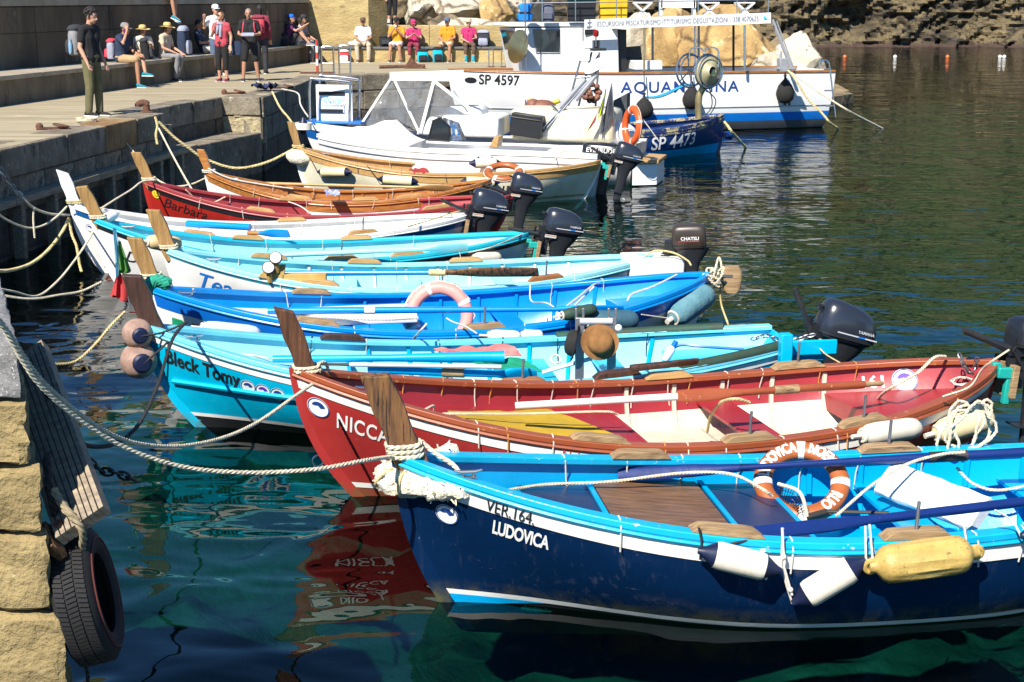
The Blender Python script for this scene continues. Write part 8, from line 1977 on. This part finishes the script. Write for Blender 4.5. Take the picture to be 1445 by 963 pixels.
s = bench_spot(306, .30); s.z = BZ; rl = math.atan2(ed.x, -ed.y) * 0 + 1.15
person('reclining man in navy shirt and sunglasses with his legs along the bench reading', s, 1.5, J, D['navy'], .7, D['cream'], 1.0, D['grey'], hair=M_hair_d, glasses=True, skin=M_tan, pitch=.35, extras=lambda t, J, h: build('booklet', MB().box((.02, -.34, .36), (.24, .03, .17), Matrix.Rotation(.5, 3, 'X')), D['lilac'], t))
s2 = bench_spot(280, .36); backpack('tall blue hiking pack standing on the bench beside the reclining man', V((s2.x, s2.y, BZ)), rB, D['navy'], D['lilac'], (.36, .26, .72))
J = stand_pose(); J['er'] = V((-.30, .05, 1.18)); J['wr'] = V((-.34, -.06, 1.40)); J['wl'] = V((.22, -.10, .85))
person('man in white shirt and denim shorts standing behind the woman with the scarf', on_floor(308, 108) + V((-.1, .5, 0)), .6, J, D['white'], .6, D['denim'], .42, D['beige'], hat='cap', hatm=D['white'], scale=1.02, voxel=.013)
def scarf(t, J, h):
    n = J['nec']; build('scarf', MB().torus(n + V((0, -.015, -.03)), .085, .035, (0, .25, 1), 18, 8).tube(curve_pts([n + V((.05, -.10, -.05)), n + V((.06, -.15, -.18)), n + V((.05, -.15, -.34))], 5), .038, 8).tube(curve_pts([n + V((-.03, -.11, -.06)), n + V((-.03, -.15, -.16)), n + V((-.05, -.14, -.26))], 5), .034, 8), D['lilac'], t)
J = stand_pose(); J['er'] = V((-.27, -.02, 1.14)); J['wr'] = V((-.12, -.17, 1.30)); J['el'] = V((.25, .05, 1.14)); J['wl'] = V((.27, -.03, .90))
L7 = on_floor(315, 115); person('woman in rose top and black capri trousers with a grey scarf looking up', L7, -.35, J, D['rose'], .45, D['black'], .72, D['maroon'], M_hair_b, 'bob', glasses=True, scale=.94, pitch=-.3, yaw=-.4, extras=scarf, hand_dirs={'wr': (.3, .1, 1)})
t = thing('shoulder_bag', 'dark shoulder bag at the hip of the woman in rose', 'bag', L7 + V((.34, .08, .62))); build('bag', MB().loft([superring((0, 0, z), (1, 0, 0), (0, 1, 0), a, .08, 3, 14) for z, a in ((0, .11), (.05, .15), (.25, .14), (.33, .09))]), D['navy'], t); build('bag_strap', MB().tube(curve_pts([(-.03, 0, .32), (-.14, 0, .70), (-.28, .02, .76)], 5), .014, 6), D['black'], t)
J = stand_pose(); J['er'] = V((-.25, -.02, 1.14)); J['wr'] = V((-.10, -.28, 1.10)); J['el'] = V((.26, .0, 1.14)); J['wl'] = V((.09, -.30, 1.12)); J['al'] += V((.08, 0, 0)); J['kl'] += V((.04, 0, 0)); J['ar'] += V((-.07, -.06, 0)); J['kr'] += V((-.04, -.03, 0))
person('grey haired man in black t-shirt and black shorts holding a tablet', on_floor(354, 115), .1, J, D['black'], .6, D['black'], .44, D['charcoal'], M_hair_g, skin=M_tan, scale=.98, pitch=.05, extras=lambda t, J, h: (build('tablet', MB().box((-.01, -.40, 1.14), (.30, .20, .014), Matrix.Rotation(.35, 3, 'X')), D['lilac'], t), [build('pack_strap', MB().tube(curve_pts([J['s' + c] + V((-.06 * k, -.02, .075)), J['s' + c] + V((-.05 * k, -.11, -.06)), J['s' + c] + V((-.03 * k, -.12, -.22))], 4), .02, 6), D['rose'], t) for c, k in (('l', 1), ('r', -1))]))
J = stand_pose(); J['el'] = V((.30, 0, 1.16)); J['wl'] = V((.30, -.12, 1.36))
L9 = on_floor(362, 106) + V((.05, .6, 0)); person('dark haired person in red jacket standing behind the man with the tablet', L9, 3.0, J, D['maroon'], 1.9, D['charcoal'], 1.0, D['black'], M_hair_d, 'long', scale=1.02, voxel=.014)
backpack('red backpack worn by the person behind the man with the tablet', L9 + V((-.02, -.26, 1.06)), 0.0, D['red'], D['maroon'], (.36, .2, .46))
# on top of the sea wall
pw = aty(226, 12, 36.0)
kk = min((abs(aty(236, 12, wS.lerp(w1, k / 300).y).x - wS.lerp(w1, k / 300).x), k) for k in range(301))[1]; pw = wS.lerp(w1, kk / 300)
J = sit_pose(.46); J['al'] = V((.10, -.34, .02)); J['ar'] = V((-.13, -.42, .06)); J['kl'] = V((.11, -.34, .50)); J['kr'] = V((-.12, -.36, .52)); J['fl'] = V((.2, -.8, -.45)); J['fr'] = V((-.1, -.9, -.35))
person('legs of a person in teal shoes dangling over the top of the sea wall', V((pw.x - .16, pw.y, 3.45 - .46 - .03)), rB, J, D['grey'], .6, D['khaki'], .40, D['teal'], skin=M_tan, scale=1.0, voxel=.014)
J = sit_pose(.02); J['kl'] = V((.10, -.30, .46)); J['kr'] = V((-.10, -.34, .42)); J['al'] = V((.10, -.58, .09)); J['ar'] = V((-.10, -.64, .09)); J['el'] = V((.22, -.28, .44)); J['er'] = V((-.22, -.28, .44)); J['wl'] = V((.08, -.50, .58)); J['wr'] = V((-.06, -.52, .60))
s = bench_spot(418, .20); s.z = BZ
person('man in purple shirt and blue cap sitting on the bench with his knees drawn up', s, 1.45, J, D['purple'], .6, D['charcoal'], .40, D['grey'], hat='cap', hatm=D['blue'], skin=M_skin, voxel=.013)
backpack('dark bag on the bench at the back of the man in purple', V((s.x - .12, s.y - .30, BZ)), .4, D['charcoal'], D['black'], (.30, .22, .36))
J = sit_pose(.55); s = bench_spot(462); 
person('dark haired woman in white top seen from the side at the bench corner', s + V((.0, -.9, 0)), rB + .5, J, D['white'], .6, D['grey'], .9, D['charcoal'], M_hair_d, 'bob', scale=.95, pitch=.25, voxel=.013)
J = sit_pose(.55); J['wl'] = V((.05, -.40, .74)); J['kl'] = V((.13, -.46, .60)); J['al'] = V((.13, -.52, .09))
person('man in dark cap and grey trousers seated at the bench corner', s + V((.05, -.55, 0)), rB - .25, J, D['grey'], .6, D['grey'], 1.0, D['charcoal'], hat='cap', hatm=D['charcoal'], pitch=.3, voxel=.013)
# far bench in the sun
def far_spot(px): 
    y = f0.y; x = aty(px, 80, y).x; return V((x, f0.y + fd.y / fd.x * (x - f0.x) + .24, Q))
FB_ = dict(voxel=.013)
J = sit_pose(); J['kl'] += V((.06, 0, 0)); J['kr'] -= V((.06, 0, 0)); J['al'] += V((.05, .02, 0)); J['ar'] -= V((.05, 0, 0))
person('man in white t-shirt and beige trousers seated left on the sunny bench', far_spot(512), .05, J, D['white'], .6, D['beige'], 1.0, D['brown'], hat='cap', hatm=D['brown'], skin=M_tan, **FB_)
J = sit_pose(); J['er'] = V((-.24, -.20, .78)); J['wr'] = V((-.04, -.28, 1.02)); J['el'] = V((.24, -.18, .78)); J['wl'] = V((.04, -.28, 1.00)); J['al'] += V((.04, 0, 0)); J['ar'] -= V((.06, 0, 0))
person('person in orange shirt and black cap eating on the sunny bench', far_spot(560), -.1, J, D['orange'], .6, D['white'], .42, D['brown'], hat='cap', hatm=D['black'], skin=M_tan, hand_dirs={'wr': (.2, .1, 1), 'wl': (-.2, .1, 1)}, extras=lambda t, J, h: build('snack', MB().box((0, -.30, 1.10), (.07, .05, .06)), D['cream'], t), **FB_)
J = sit_pose(); J['wl'] = V((.05, -.30, .88)); J['wr'] = V((-.05, -.30, .86)); J['er'] = V((-.24, -.14, .76)); J['el'] = V((.24, -.14, .76))
person('woman in pink top and pink cap with maroon trousers on the sunny bench', far_spot(583), .05, J, D['pink'], .55, D['maroon'], .8, D['brown'], M_hair_b, 'bob', hat='cap', hatm=D['pink'], scale=.95, pitch=.25, **FB_)
J = sit_pose(); J['kl'] += V((.05, 0, 0)); J['al'] += V((.04, -.02, 0)); J['ar'] -= V((.10, -.04, 0))
person('man in amber shirt and blue cap with beige shorts on the sunny bench', far_spot(632), -.25, J, D['orange'], .6, D['beige'], .42, D['brown'], hat='cap', hatm=D['denim'], skin=M_tan, yaw=-.2, **FB_)
J = sit_pose(); J['wl'] = V((.16, -.30, .74))
person('woman in pink top and sun hat with brown trousers rightmost on the sunny bench', far_spot(661), .1, J, D['pink'], .45, D['brown'], .78, D['teal'], M_hair_g, 'short', hat='sun', hatm=D['beige'], scale=.97, socks=D['cyan'], **FB_)
J = stand_pose(); gp_ = g0 + fd * ((aty(547, 38, g0.y).x - g0.x) / fd.x)
person('legs of a person in black capri trousers standing on the parapet end', V((gp_.x + .12, gp_.y + .25, par_y)), .5, J, D['pink'], .6, D['black'], .70, D['black'], M_hair_d, 'short', socks=D['white'], **FB_)
for px, m, m2, lab, sz, dz in ((486, D['red'], D['white'], 'red white and black backpack on the ground before the man in white', (.34, .24, .38), 0), (597, D['cyan'], D['black'], 'left cyan and black backpack on the ground before the sunny bench', (.36, .24, .40), 0),
        (618, D['cyan'], D['black'], 'right cyan backpack leaning against the sunny bench', (.32, .22, .46), 0)):
    p = far_spot(px); backpack(lab, V((p.x, p.y - .48, Q)), .15, m, m2, sz, lean=-.1)
backpack('black bag on the sunny bench between the white and orange shirts', far_spot(544) + V((0, .05, .465)), .3, D['black'], D['charcoal'], (.42, .22, .34), lean=-.3)
backpack('dark grey backpack on the sunny bench right of the woman in the sun hat', far_spot(682) + V((0, .05, .465)), -.1, D['charcoal'], D['lilac'], (.40, .24, .50))
t = thing('rubbish_cloth', 'white crumpled bag on the sunny bench left of the man in white', 'bag', far_spot(498) + V((0, .1, .465))); build('bag_body', MB().ball((0, 0, .09), .12, 10, 7, (1.6, .8, .7)), M_canvas, t); build('bag_knot', MB().ball((.05, 0, .18), .04, 8, 6), M_canvas, t)
